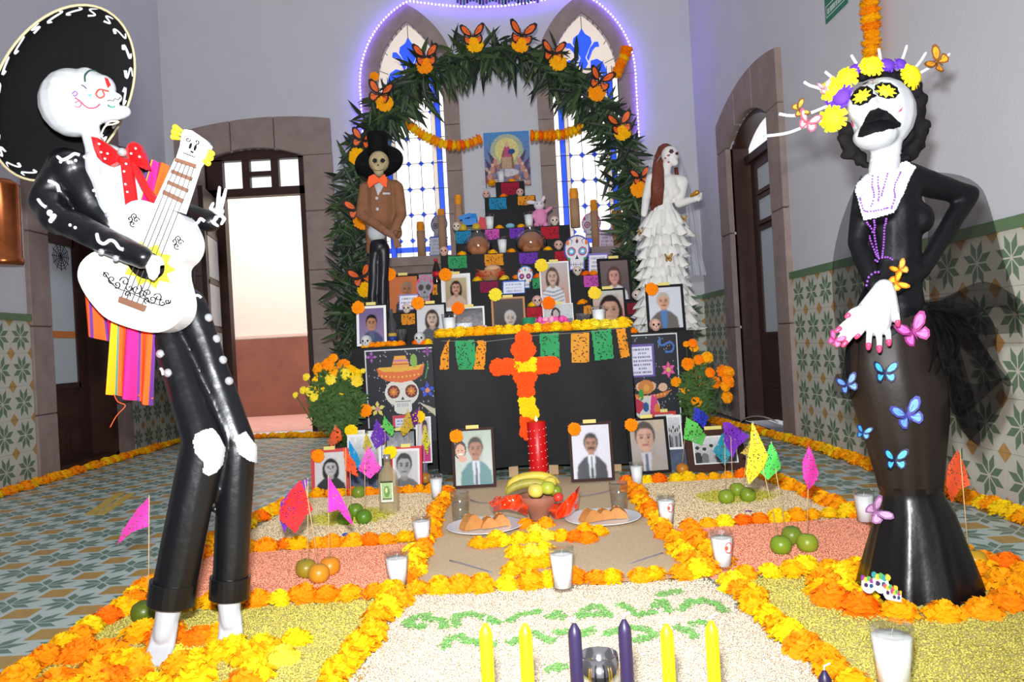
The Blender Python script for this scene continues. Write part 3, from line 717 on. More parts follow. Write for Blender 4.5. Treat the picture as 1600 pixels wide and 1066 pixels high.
# ------------------------------------------------------------------ rice carpet
rice = {'cream': M('cream_rice', (248, 234, 210), .8, spec=.2, var=.16, vs=190, bump=.45, bs=190, voro=True), 'beige': M('beige_rice', (240, 216, 176), .8, spec=.2, var=.18, vs=190, bump=.45, bs=190, voro=True),
        'pink': M('salmon_dyed_rice', (248, 166, 140), .8, spec=.2, var=.2, vs=190, bump=.45, bs=190, voro=True), 'green': M('yellow_green_dyed_rice', (220, 206, 126), .8, spec=.2, var=.24, vs=190, bump=.45, bs=190, voro=True),
        'lime': M('lime_dyed_rice', (186, 178, 48), .8, spec=.2, var=.2, vs=190, bump=.45, bs=190, voro=True), 'leaf': M('bright_green_dyed_rice', (130, 204, 104), .8, spec=.2, var=.2, vs=190, bump=.45, bs=190, voro=True)}
rice_g = {k: M(k + '_rice_grains', c_, .75, spec=.2, var=v_, vs=140, voro=True) for k, c_, v_ in (('cream', (228, 212, 190), .24), ('beige', (232, 210, 172), .18), ('pink', (242, 166, 134), .16), ('green', (212, 200, 98), .24), ('lime', (206, 200, 70), .18))}
def grains(parent, C_, L_, m):
    """real rice grains: small stretched octahedra lying at random on the bed"""
    n_ = len(C_); yaw = nprng.random(n_) * 2 * PI; pit = (nprng.random(n_) - .5) * 1.2; s_ = L_ * (.85 + .3 * nprng.random(n_))
    dx = np.stack([np.cos(yaw) * np.cos(pit), np.sin(yaw) * np.cos(pit), np.sin(pit)], 1) * s_[:, None] * .5; dy = np.stack([-np.sin(yaw), np.cos(yaw), 0 * yaw], 1) * s_[:, None] * .27; dz = np.cross(dx, dy); dz /= np.linalg.norm(dz, axis=1)[:, None]; dz *= s_[:, None] * .25
    C_ = C_ - BASE[parent] + np.stack([0 * yaw, 0 * yaw, nprng.random(n_) * .0025], 1); V = np.stack([C_ + dx, C_ - dx, C_ + dy, C_ - dy, C_ + dz, C_ - dz], 1).reshape(-1, 3)
    T8 = np.array([(0, 2, 4), (2, 1, 4), (1, 3, 4), (3, 0, 4), (2, 0, 5), (1, 2, 5), (3, 1, 5), (0, 3, 5)]); Fc = (np.arange(n_)[:, None, None] * 6 + T8).reshape(-1)
    me = bpy.data.meshes.new('grains'); me.vertices.add(len(V)); me.vertices.foreach_set('co', V.ravel()); me.loops.add(len(Fc)); me.loops.foreach_set('vertex_index', Fc.astype(np.int32)); k_ = len(Fc) // 3; me.polygons.add(k_)
    me.polygons.foreach_set('loop_start', np.arange(k_, dtype=np.int32) * 3); me.polygons.foreach_set('use_smooth', np.ones(k_, bool)); me.materials.append(m); me.update(calc_edges=True); o = obj('grains', me, parent); o['kind'] = 'stuff'
def rice_bed(name, label, x0, x1, ya, yb, k, x0b=None, x1b=None):
    mb = MB(); x0b = x0 if x0b is None else x0b; x1b = x1 if x1b is None else x1b
    def f(u, v):
        a = x0 + (x0b - x0) * v; b = x1 + (x1b - x1) * v; e = min(u, 1 - u, v, 1 - v)
        return (a + (b - a) * u, ya + (yb - ya) * v, -.002 + .014 * min(1, e * 9) + (.0015 * math.sin(u * 31 + v * 17) * math.cos(v * 23)))
    mb.grid(f, 40, 40); o = tag(mb.build(name, rice[k], base=((x0 + x1) / 2, (ya + yb) / 2, 0)), label, 'rice', None, 'stuff'); ga = max(ya, 1.5)
    area = (abs(x1 - x0) + abs(x1b - x0b)) / 2 * (yb - ga); L_ = .0095 if ga < 2.5 else .012; n_ = int(area / (L_ * L_ * .5) * .95)
    U, Vv = nprng.random(n_), (ga - ya) / (yb - ya) + nprng.random(n_) * (1 - (ga - ya) / (yb - ya)); A_ = x0 + (x0b - x0) * Vv; B_ = x1 + (x1b - x1) * Vv; E_ = np.minimum.reduce([U, 1 - U, Vv, 1 - Vv])
    grains(o, np.stack([A_ + (B_ - A_) * U, ya + (yb - ya) * Vv, -.001 + .014 * np.minimum(1, E_ * 9)], 1), L_, rice_g[k])
rice_bed('rice_carpet', 'cream rice bed with green lettering behind the taper candles', -.44, .68, 1.05, y1 + .02, 'cream', xb, xc)
rice_bed('rice_carpet', 'yellow green rice bed under the feet of the guitar player', xa, -.42, 1.05, y1, 'green', xa, xb - .02)
rice_bed('rice_carpet', 'yellow green rice bed around the black skirted figure', .66, 1.40, 1.05, y1, 'green', xc + .02, 1.33)
rice_bed('rice_carpet', 'salmon pink rice bed left of the burlap', xa, xb, y1, y2, 'pink')
rice_bed('rice_carpet', 'salmon pink rice bed right of the burlap', xc, 1.29, y1, y2, 'pink')
rice_bed('rice_carpet', 'beige rice bed left of the burlap under the tequila bottle', xa + .02, xb, y2, 3.95, 'beige', -1.05, xb)
rice_bed('rice_carpet', 'beige rice bed right of the burlap', xc, xd_, y2, 3.85, 'beige', xc, 1.2)
def ell_patch(name, label, c, rx, ry, k):
    mb = MB(); mb.lathe([(1.0, .012), (.9, .0155), (.5, .017), (.0001, .017)], 36, (c[0], c[1], 0), None, 0, True, lambda a, i: .06 * np.sin(a * 7) + .04 * np.sin(a * 13 + 1), rx, ry)
    o = tag(mb.build(name, rice[k], base=(c[0], c[1], 0)), label, 'rice', None, 'stuff'); n_ = int(PI * rx * ry / (.0105 ** 2 * .5)); a_ = nprng.random(n_) * 2 * PI; r_ = np.sqrt(nprng.random(n_)) * 1.03; grains(o, np.stack([c[0] + rx * r_ * np.cos(a_), c[1] + ry * r_ * np.sin(a_), .016 - .003 * r_ ** 4], 1), .0105, rice_g[k])
p = G(550, 812); ell_patch('rice_patch', 'lime green rice oval under the left pair of limes', p, .185, .17, 'lime')
p = G(1152, 780); ell_patch('rice_patch', 'lime green rice oval under the right three limes', p, .18, .14, 'lime')
# green lettering laid in the cream rice
strokes = [[(635, 985), (650, 975), (668, 972)], [(640, 988), (660, 990)], [(668, 978), (690, 980), (696, 990)], [(712, 978), (712, 988)], [(712, 974), (735, 970), (752, 974)], [(765, 978), (778, 985)], [(800, 980), (812, 972), (840, 966)], [(860, 975), (872, 968), (878, 976)], [(903, 975), (920, 962), (935, 958), (952, 972)], [(915, 972), (945, 970)],
           [(970, 956), (985, 962), (992, 968)], [(998, 972), (1020, 968)], [(1025, 958), (1035, 950), (1045, 965)], [(1033, 940), (1060, 934)], [(1068, 962), (1080, 950), (1090, 952)], [(1098, 948), (1120, 955), (1130, 964)],
           [(695, 1022), (705, 1010), (720, 1006), (728, 1014)], [(735, 1014), (770, 1018)], [(798, 1016), (812, 1012)], [(836, 1000), (850, 1008), (862, 1012)], [(872, 1000), (890, 998)], [(905, 1004), (925, 996)], [(950, 1002), (965, 998)], [(990, 992), (1010, 996), (1020, 1004), (995, 1012)], [(1060, 992), (1075, 998), (1085, 1006)], [(1082, 986), (1098, 984)], [(858, 1058), (880, 1055)]]
mb = MB(); cell = .006
pts = [G(*q) for s_ in strokes for q in smooth_path(s_, 4)]; PXY = np.array([[p[0], p[1]] for p in pts])
for i in range(int((.62 + .36) / cell)):
    for j in range(int((2.2 - 1.55) / cell)):
        x, y = -.36 + i * cell, 1.55 + j * cell; d = np.min((PXY[:, 0] - x) ** 2 + ((PXY[:, 1] - y) * .75) ** 2)
        if d < (.013 + rng.uniform(-.006, .006)) ** 2:
            z = .0172 + rng.uniform(0, .002); a = rng.random() * 3; r_ = cell * .62
            mb.add([(x + r_ * math.cos(a + k * PI / 2), y + r_ * math.sin(a + k * PI / 2), z if k else z + .0012) for k in range(4)], [(0, 1, 2, 3)])
tag(mb.build('rice_lettering', rice['leaf'], base=(.1, 1.9, 0)), 'two rows of bright green rice lettering on the cream rice', 'lettering', None, 'stuff')
# burlap with darker threads
bm_ = M('tan_burlap', (222, 198, 164), .95, spec=.1, var=.12, vs=120, bump=.5, bs=220)
def fb(u, v): return (xb + (xc - xb) * u, y1 + (4.1 - y1) * v, .008 + .002 * math.sin(u * 9 + v * 5) + .0015 * math.sin(v * 21))
bt = thing('burlap_runner', 'tan burlap runner under plates, fruit bowl and flower cross', 'burlap', (.1, 3.1, 0)); MB().grid(fb, 30, 50).build('cloth', bm_, bt)
for q in ([(703, 876), (720, 880), (740, 886), (768, 894)], [(985, 881), (1005, 874), (1035, 864)], [(735, 781), (748, 785), (762, 786)], [(905, 776), (930, 772), (955, 766)]):
    MB().tube([G(*k, z=.012) for k in smooth_path(q, 6)], .004, 5, squash=.4).build('thread', M('grey_blue_yarn', (128, 126, 140), .9), bt)

# ------------------------------------------------------------------ candles, fruit, dishes
glass = clear_mat('clear_glass', (250, 252, 252), .34, .05, .05); wax = M('white_wax', (248, 248, 250), .5, spec=.3); wick = M('wick', (230, 220, 200), .8)
red_logo = M('orange_red_print', (226, 84, 44), .5)
def veladora(c, r=.035, h=.115, label='', logo=False, fill=.84, waxm=None, name='glass_candle'):
    c = np.asarray(c, float); t = thing(name, label, 'candle', c, 'white candles in drinking glasses'); prof = [(r * .72, .0), (r * .74, .006), (r, h), (r * .97, h + .001), (r * .96, h - .006)]
    MB().lathe(prof, 12, c, None, 0, False).build('glass', glass, t)
    MB().lathe([(r * .66, .009), (r * (.70 + .22 * fill), h * fill), (r * .5, h * fill - .003), (.0001, h * fill - .003)], 16, c).build('wax', waxm or wax, t)
    MB().tube([c + [0, 0, h * fill - .004], c + [.001, 0, h * fill + .006], c + [.003, 0, h * fill + .013]], .0011, 5).build('wick', wick, t)
    if logo:
        rr = r * .95; mb = MB(); q = []
        for k in range(9): a = -PI / 2 + .35 + .42 * math.cos(k * PI / 8 * 2 - .5) * .9; q.append(c + [rr * math.cos(a), rr * math.sin(a), h * .62 + .016 * math.sin(k * PI / 8 * 2 - .5)])
        mb.tube(q, .0014, 4); a = -PI / 2 + .15; mb.ell(c + [rr * math.cos(a), rr * math.sin(a), h * .62], (.004, .002, .007)); mb.build('printed_mark', red_logo, t)
    return t
for px, py, r, h, lab, lg in ((880, 922, .037, .122, 'white candle in a glass at the front edge of the burlap', 0), (622, 918, .037, .105, 'white candle in a glass on the front right of the left pink rice', 0), (660, 850, .036, .10, 'white candle in a glass on the left beige rice near the burlap', 0),
                             (683, 780, .033, .115, 'white candle in a glass beside the left double portrait', 0), (1130, 888, .036, .11, 'white candle in a marked glass on the left of the right pink rice', 1), (1042, 820, .035, .11, 'white candle in a marked glass on the right beige rice near the burlap', 1),
                             (996, 760, .033, .115, 'white candle in a glass in front of the large portrait', 0), (1352, 818, .036, .12, 'white candle in a glass just left of the black skirt', 0), (1398, 1082, .041, .13, 'large white candle in a glass at the bottom right in the green rice', 0)):
    veladora(G(px, py, .012), r, h, lab, lg)
def fruit(c, r, colr, label, cat='fruit', group=None):
    m = M('fruit_%d_%d_%d' % colr, colr, .35, spec=.45, var=.18, vs=14, bump=.08, bs=300); t = thing('mandarin', label, cat, c, group)
    prof = [(.0001, .03), (.3, .0), (.62, .1), (.88, .36), (.98, .75), (.95, 1.1), (.78, 1.45), (.45, 1.66), (.14, 1.68), (.0001, 1.62)]
    MB().lathe([(a * r, b * r) for a, b in prof], 20, c, rotm(rng.uniform(-.15, .15), rng.uniform(-.15, .15), 0)).build('peel', m, t)
    MB().lathe([(.09 * r, 1.60 * r), (.1 * r, 1.7 * r), (.0001, 1.71 * r)], 6, c).build('stem', M('stem_brown', (92, 84, 40), .8), t); return t
OL, OR_, GR, YG = (150, 128, 34), (214, 132, 30), (98, 136, 30), (132, 156, 40)
for px, py, colr, lab in ((478, 902, OL, 'olive green mandarin, left of the three under the red flag'), (497, 911, (206, 140, 34), 'yellow orange mandarin, front of the three under the red flag'), (516, 899, OR_, 'orange mandarin, right of the three under the red flag'),
                          (540, 820, GR, 'green mandarin on the left lime rice oval under the magenta flag tip'), (570, 818, (84, 128, 28), 'green mandarin on the right of the left lime rice oval'), (556, 808, GR, 'green mandarin behind the other two on the left lime rice oval'),
                          (1137, 787, YG, 'green mandarin, left of the three on the right lime rice oval'), (1168, 784, (126, 150, 38), 'green mandarin, right of the three on the right lime rice oval'), (1153, 776, YG, 'green mandarin, hindmost on the right lime rice oval'),
                          (1220, 866, (120, 148, 34), 'green mandarin, left of the three on the right pink rice'), (1261, 863, (138, 154, 40), 'green mandarin, right of the three on the right pink rice'), (1239, 850, (112, 134, 34), 'green mandarin, hindmost on the right pink rice'),
                          (226, 972, (88, 104, 26), 'green mandarin holding the magenta flag left of the guitar player'), (1066, 741, (196, 124, 30), 'small orange mandarin in front of the wide brown framed photo'), (1524, 892, (206, 158, 32), 'yellow mandarin holding the orange flag right of the black skirt'), (664, 756, (176, 120, 40), 'brown orange mandarin beside the red framed smiling man'), (562, 778, (120, 140, 40), 'green mandarin behind the border below the pink flag')):
    p = G(px, py, .012); fruit(p, .034 if px not in (1066,) else .032, colr, lab, group='mandarins on the rice carpet')
stickm = M('bamboo_skewer', (214, 180, 130), .7)
def cut_paper(name, poly, Y, colr, parent, hole=.14, step=1.3, bend=.012, seed=0, edge=2):
    """a sheet of cut tissue paper: outline and little cut-outs, gently curled"""
    r = random.Random(seed); xs = [p[0] for p in poly]; ys = [p[1] for p in poly]; x0, y0 = min(xs), min(ys); nx, ny = int((max(xs) - x0) / step) + 2, int((max(ys) - y0) / step) + 2
    msk = [[inside(poly, x0 + (i + .5) * step, y0 + (j + .5) * step) for i in range(nx)] for j in range(ny)]
    hol = [[False] * nx for _ in range(ny)]
    for _ in range(int(nx * ny * hole / 3)):
        i, j = r.randrange(edge, max(edge + 1, nx - edge)), r.randrange(edge, max(edge + 1, ny - edge)); d = r.choice([(1, 0), (0, 1), (1, 1)])
        for k in range(2):
            if j + d[1] * k < ny and i + d[0] * k < nx: hol[j + d[1] * k][i + d[0] * k] = True
    V = []; f = []; idx = {}
    def vid(i, j):
        if (i, j) not in idx:
            u, v = i / nx, j / ny; idx[i, j] = len(V); V.append(P(x0 + i * step, y0 + j * step, Y + bend * (math.sin(u * 4 + v * 3 + seed) + .5 * math.sin(v * 7 + seed * 2))))
        return idx[i, j]
    for j in range(ny):
        for i in range(nx):
            if msk[j][i] and not hol[j][i]: f.append((vid(i, j), vid(i, j + 1), vid(i + 1, j + 1), vid(i + 1, j)))
    m = M('tissue_%d_%d_%d' % colr, colr, .75, spec=.2)
    mb = MB(); mb.add(V, f); return mb.build(name, m, parent)
def pennant(poly, top, bot, Y, colr, label, seed):
    b = P(bot[0], bot[1], Y); b[2] = b[2] if Y < 4.0 else (.012 if Y < 4.16 else .105); t = thing('paper_flag', label, 'paper flag', b, 'cut paper flags on skewers'); a = P(top[0], top[1], Y)
    MB().tube([b, a], .0014, 6).build('skewer', stickm, t); cut_paper('paper', poly, Y - .002, colr, t, seed=seed); return t
MAG, RED, PUR, PNK, BLU, ORG, GRN, MUS, YEL, TEA = (232, 64, 172), (222, 44, 50), (112, 48, 168), (244, 84, 190), (28, 140, 196), (236, 84, 44), (96, 196, 88), (196, 164, 44), (240, 208, 48), (44, 140, 160)
YA, YBm, YC, YD = G(497, 905, .01)[1], G(560, 813, .01)[1], G(1152, 780, .01)[1], G(1240, 857, .01)[1]; YE = G(226, 970, .01)[1]; YF = G(1066, 741, .01)[1]; YG_ = G(1524, 892, .01)[1]
for k, (poly, top, bot, Y, colr, lab) in enumerate((
    ([(233, 777), (233, 822), (205, 832), (183, 852), (192, 828), (215, 795)], (233, 774), (232, 940), YE, MAG, 'magenta cut paper flag at the far left of the rice carpet'),
    ([(482, 748), (462, 757), (438, 786), (437, 812), (444, 832), (470, 790)], (481, 747), (481, 882), YA + .02, PUR, 'purple cut paper flag behind the red flag'),
    ([(470, 750), (478, 772), (489, 797), (478, 806), (462, 834), (437, 812), (438, 795), (455, 765)], (476, 750), (497, 878), YA - .01, RED, 'red cut paper flag over the three orange mandarins'),
    ([(513, 745), (513, 801), (528, 797), (553, 824), (545, 800), (530, 770)], (513, 743), (514, 872), YA, (240, 56, 176), 'magenta cut paper flag with long tip over the orange mandarins'),
    ([(575, 697), (560, 735), (578, 748), (596, 732), (585, 712)], (570, 698), (570, 795), YBm, PNK, 'pink cut paper flag left of the tequila bottle'),
    ([(545, 688), (545, 710), (560, 734), (564, 722), (556, 705)], (546, 688), (548, 795), YBm + .02, BLU, 'blue cut paper flag beside the orange red flag'),
    ([(536, 698), (540, 735), (560, 746), (556, 725), (543, 706)], (540, 699), (541, 800), YBm - .02, ORG, 'orange red cut paper flag in front of the red framed photo'),
    ([(524, 664), (512, 690), (518, 698), (534, 688), (533, 675)], (523, 664), (522, 735), 4.1, (232, 96, 52), 'orange cut paper flag below the left marigold bouquet'),
    ([(588, 655), (579, 685), (587, 702), (608, 685)], (588, 655), (588, 745), 4.12, (110, 56, 180), 'purple cut paper flag in front of the white document frame'),
    ([(600, 650), (597, 668), (613, 684), (617, 670)], (601, 650), (603, 745), 4.1, GRN, 'green cut paper flag in front of the white document frame'),
    ([(655, 636), (640, 650), (643, 665), (656, 662), (652, 650)], (655, 636), (652, 745), 4.18, (104, 40, 130), 'dark purple cut paper flag beside the mustard flag'),
    ([(637, 638), (625, 672), (630, 682), (646, 668), (643, 655)], (637, 638), (638, 745), 4.12, MUS, 'mustard cut paper flag below the sombrero poster'),
    ([(572, 673), (567, 698), (573, 706), (581, 697)], (573, 673), (574, 745), 4.05, (206, 186, 60), 'small yellow cut paper flag between the red framed photos'),
    ([(664, 664), (659, 690), (668, 712), (672, 690)], (663, 664), (663, 745), 4.1, (214, 206, 60), 'narrow yellow cut paper flag at the left edge of the black table'),
    ([(1072, 652), (1068, 686), (1083, 690), (1097, 696), (1103, 680), (1090, 662)], (1073, 651), (1066, 728), YF, GRN, 'light green cut paper flag stuck in the small orange mandarin'),
    ([(1085, 637), (1083, 655), (1100, 670), (1108, 652), (1095, 640)], (1086, 636), (1080, 735), 4.05, (52, 60, 190), 'dark blue cut paper flag below the right marigold bouquet'),
    ([(1130, 675), (1114, 705), (1132, 727), (1142, 710)], (1132, 676), (1134, 768), YC + .02, TEA, 'teal cut paper flag in front of the wide brown framed photo'),
    ([(1130, 660), (1132, 692), (1145, 716), (1152, 700), (1171, 682), (1150, 667), (1140, 660)], (1141, 660), (1145, 766), YC, (112, 46, 176), 'purple cut paper flag in front of the wide brown framed photo'),
    ([(1176, 688), (1157, 708), (1176, 716), (1197, 706), (1188, 690)], (1170, 690), (1160, 768), YC + .03, (206, 176, 70), 'ochre cut paper flag behind the tall yellow flag'),
    ([(1175, 659), (1172, 690), (1165, 740), (1170, 757), (1185, 742), (1194, 730), (1200, 712), (1182, 672)], (1176, 659), (1215, 833), YD + .01, YEL, 'tall yellow cut paper flag over the right green mandarins'),
    ([(1204, 690), (1195, 720), (1187, 738), (1200, 750), (1219, 733), (1220, 726), (1213, 705)], (1205, 690), (1226, 822), YD + .03, (84, 214, 90), 'bright green cut paper flag between yellow and magenta flags'),
    ([(1264, 697), (1254, 722), (1255, 745), (1263, 766), (1277, 750), (1279, 740), (1272, 715)], (1264, 697), (1261, 834), YD, (240, 64, 176), 'magenta cut paper flag over the right pink rice'),
    ([(1496, 703), (1480, 730), (1477, 755), (1487, 786), (1500, 765), (1516, 758), (1508, 730)], (1500, 703), (1513, 866), YG_, (238, 88, 48), 'orange cut paper flag right of the black skirt'))):
    pennant(poly, top, bot, Y, colr, lab, k)
# plates with bread
china = M('white_china', (240, 244, 250), .18, spec=.6); crust = M('golden_fried_bread', (194, 132, 70), .6, var=.2, vs=22)
for px, py, lab in ((758, 826, 'left'), (942, 813, 'right')):
    c = G(px, py, .012)
    tag(MB().lathe([(.075, 0), (.09, .003), (.147, .013), (.15, .016), (.146, .016), (.09, .007), (.0001, .006)], 32, c).build('plate', china, base=c), 'white china plate on the %s of the burlap' % lab, 'plate')
    for k, (dx, dy, w_, h_, rz) in enumerate(((-.052, -.02, .085, .045, .5), (.005, .005, .08, .038, .25), (.055, .01, .085, .042, -.1)) if lab == 'right' else ((-.05, -.01, .09, .055, .6), (.015, .0, .07, .04, .3), (.06, .02, .075, .045, .2))):
        R = rotm(0, 0, rz); mb = MB(); prof = [(-w_ / 2, 0), (w_ / 2, 0), (w_ * .42, h_ * .5), (w_ * .1, h_), (-w_ * .12, h_), (-w_ * .4, h_ * .45)]
        o = c + [dx, dy - .02, .009]; mb.prism(prof, o + R @ [0, -.022, 0], R @ [1, 0, 0], (0, 0, 1), .045)
        me = mb.mesh('bread', crust, c + [dx, dy, 0]); bm = bmesh.new(); bm.from_mesh(me); bmesh.ops.bevel(bm, geom=list(bm.edges), offset=.006, segments=2, affect='EDGES'); bm.to_mesh(me); bm.free()
        tag(obj('bread_piece', me, None, c + [dx, dy, 0]), '%s piece of golden bread on the %s plate' % (('left', 'middle', 'right')[k], lab), 'bread', 'bread pieces on plates')
# water glasses
water = clear_mat('water', (249, 251, 251), .22, .03, .04)
for px, py, lab in ((720, 812, 'left plate'), (968, 797, 'right plate')):
    c = G(px, py, .012); t = thing('water_glass', 'clear drinking glass of water behind the %s' % lab, 'glass', c)
    MB().lathe([(.033, 0), (.034, .006), (.039, .115), (.038, .116), (.0375, .108)], 20, c).build('glass', glass, t)
    MB().lathe([(.0305, .01), (.034, .07), (.0001, .07)], 20, c).build('water', water, t)
# clay bowl with fruit and red cellophane
clay = M('brown_clay', (158, 104, 82), .7, var=.15, vs=20); c = G(843, 812, .012)
tag(MB().lathe([(.035, 0), (.038, .008), (.042, .028), (.072, .062), (.084, .095), (.082, .1), (.076, .095), (.064, .066), (.0001, .04)], 28, c).build('fruit_bowl', clay, base=c), 'brown clay bowl full of fruit at the centre of the burlap', 'bowl')
ban = M('banana_yellow', (206, 180, 62), .5, var=.2, vs=30); top = c + [0, 0, .1]
for k, (dx, dz, ln, an) in enumerate(((-.03, .028, .10, .0), (-.015, .05, .11, .08), (-.06, .02, .07, .2))):
    q = [top + [dx + ln * math.cos(PI - a), -.02 + k * .03 + .02 * math.sin(a), dz - .03 + .05 * math.sin(a)] for a in np.linspace(.25, PI - .35, 9)]
    o = MB().tube(q, [.006, .014, .018, .019, .019, .019, .017, .012, .005], 8).build('banana', ban if k else M('banana_olive', (160, 150, 60), .5, var=.2, vs=30), base=q[4]); tag(o, ('olive banana at the front of the clay bowl', 'long yellow banana on top of the clay bowl', 'short yellow banana at the left of the clay bowl')[k], 'banana')
for k, (dx, dy, dz, r, colr, lab) in enumerate(((-.012, -.045, .03, .032, (220, 200, 92), 'pale yellow apple in the clay bowl'), (.035, -.05, .038, .03, (176, 186, 62), 'yellow green lime in the clay bowl'), (.07, -.03, .02, .025, (120, 142, 40), 'green lime at the right of the clay bowl'), (.05, .0, .05, .026, (214, 190, 80), 'small yellow fruit behind the lime in the clay bowl'), (.075, -.055, .0, .02, (206, 60, 48), 'small red fruit at the right rim of the clay bowl'))):
    fruit(top + [dx, dy, dz - r], r, colr, lab)
cell_m = M('red_orange_cellophane', (242, 70, 22), .12, spec=.9, coat=.6)
for sgn, poly, lab in ((-1, [(764, 786), (775, 776), (800, 774), (812, 772), (826, 790), (824, 806), (808, 800), (790, 795), (770, 800)], 'left'), (1, [(857, 790), (880, 785), (898, 768), (907, 757), (903, 778), (905, 792), (890, 806), (868, 812), (856, 800)], 'right')):
    mb = MB(); Y = c[1] - .06
    def fcell(u, v):
        xs = [p[0] for p in poly]; x = min(xs) + u * (max(xs) - min(xs)); seg = []
        for (x0, y0), (x1, y1_) in zip(poly, poly[1:] + poly[:1]):
            if (x0 <= x <= x1) or (x1 <= x <= x0): seg.append(y0 + (y1_ - y0) * ((x - x0) / (x1 - x0) if x1 != x0 else 0))
        y = min(seg) + v * (max(seg) - min(seg)); return P(x, y, Y + .02 * math.sin(v * PI * 2 + u * 9) - .03 * math.sin(v * PI) + .01 * math.sin(u * 25 + v * 6))
    mb.grid(fcell, 30, 14, sm=False); o = mb.build('cellophane_wrap', cell_m, base=P(*poly[0], Y)); tag(o, 'crumpled red orange cellophane on the %s side of the clay bowl' % lab, 'cellophane')
# tall red candle
c = np.array([*G(843, 752)[:2], .0]); t = thing('pillar_candle', 'tall red pillar candle with a spiral of white dots', 'candle', c)
rc = M('red_wax', (214, 22, 26), .35, spec=.4); h_ = .31
MB().lathe([(.047, 0), (.049, .004), (.049, h_ - .004), (.045, h_), (.03, h_ - .008), (.0001, h_ - .01)], 28, c).build('wax', rc, t)
mb = MB(); dots = M('white_dots', (255, 236, 232), .5)
for k in range(90):
    a = k * .52; z = .015 + k / 90 * (h_ - .03); mb.box(c + [.049 * math.cos(a), .049 * math.sin(a), z], (.0035, .0035, .0035), rotm(0, 0, a))
o = mb.build('dots', dots, t); o['kind'] = 'stuff'
MB().tube([c + [0, 0, h_ - .01], c + [0, 0, h_ + .012]], .0015, 5).build('wick', wick, t); MB().lathe([(.0001, h_ - .002), (.008, h_ + .006), (.006, h_ + .016), (.0001, h_ + .032)], 8, c).build('flame', M('flame', (255, 205, 120), .5, emit=5), t)
# tequila bottle
c = G(609, 801, .012); t = thing('tequila_bottle', 'clear ribbed tequila bottle with silver cap and green label', 'bottle', c)
amber = M('amber_liquor', (196, 180, 136), .06, spec=.8, alpha=.38)
MB().lathe([(.042, 0), (.044, .006), (.044, .15), (.04, .172), (.02, .198), (.015, .21), (.0145, .228), (.0001, .228)], 12, c, None, 0, False).build('glass', amber, t)
MB().lathe([(.0155, .224), (.016, .252), (.0001, .254)], 12, c).build('cap', M('silver_cap', (190, 190, 190), .3, metal=.8), t)
cv = Canvas(24, 34, (226, 226, 214)); cv.rect(.1, .1, .9, .92, (164, 190, 128)); cv.rect(0, 0, 1, .1, (60, 70, 50)); cv.ell(.5, .5, .25, .28, (110, 148, 84)).ell(.45, .45, .1, .12, (216, 214, 150)); cv.rect(.12, .82, .88, .88, (90, 100, 70)).noise(.25, 2)
b3 = c + [0, -.0455, 0]; lo = sheet('label', cv, b3 + [-.026, 0, .145], b3 + [.026, 0, .145], b3 + [-.026, 0, .055], t)
# small lumps by the mandarins
p = G(540, 838, .012); tag(MB().ell(p + [0, 0, .006], (.014, .008, .007)).build('candy', M('blue_foil', (60, 78, 168), .3), base=p), 'small blue wrapped candy on the left beige rice', 'candy')
p = G(1170, 801, .012); tag(MB().ell(p + [0, 0, .004], (.014, .007, .005)).build('candy', M('violet_foil', (120, 60, 120), .3), base=p), 'small violet wrapped candy on the right beige rice', 'candy')
# tapers in front
ty = M('yellow_taper_wax', (246, 206, 20), .4, spec=.4, sub=.0); tp = M('dark_violet_taper_wax', (44, 34, 66), .4, spec=.4); brass = M('dull_brass', (150, 120, 60), .4, metal=.8)
for px, py, m, lab in ((758, 974, ty, 'leftmost yellow taper candle'), (820, 974, ty, 'yellow taper candle, second from the left'), (897, 974, tp, 'dark violet taper candle left of the chrome goblet'), (975, 968, tp, 'dark violet taper candle right of the chrome goblet'), (1041, 975, ty, 'yellow taper candle next right of the violet ones'), (1111, 970, ty, 'rightmost yellow taper candle'), (1288, 1048, tp, 'dark taper candle at the right bottom edge by the marigolds')):
    q = P(px, py, 1.23); c = np.array([q[0], q[1], .002]); z = q[2] if px != 1288 else q[2]; t = thing('taper_candle', lab + ' in the foreground', 'candle', c, 'taper candles in the foreground')
    r = .0105
    MB().lathe([(.0095, .05), (r, .06), (r, z - .022), (r * .9, z - .014), (r * .35, z - .003), (.0001, z)], 18, c).build('wax', m, t)
    MB().tube([c + [0, 0, z - .004], c + [.0, 0, z + .005], c + [.003 if px in (897, 758, 1041) else .010, .0, z + .009]], .0016, 5).build('wick', M('white_wick', (240, 236, 228), .8), t)
    MB().lathe([(.03, 0), (.031, .006), (.012, .012), (.011, .045), (.015, .05), (.015, .066), (.0115, .066), (.0001, .055)], 18, c).build('holder', brass, t)
q = P(935, 1024, 1.33); c = np.array([q[0], q[1], .002]); z = q[2]
MB().lathe([(.035, 0), (.036, .004), (.008, .012), (.006, z * .32), (.014, z * .42), (.030, z * .58), (.035, z * .8), (.033, z), (.031, z), (.031, z * .8), (.024, z * .56), (.0001, z * .5)], 28, c).build('goblet', chrome, base=c)
tag(bpy.data.objects['goblet'], 'small chrome goblet between the two dark violet tapers', 'goblet')

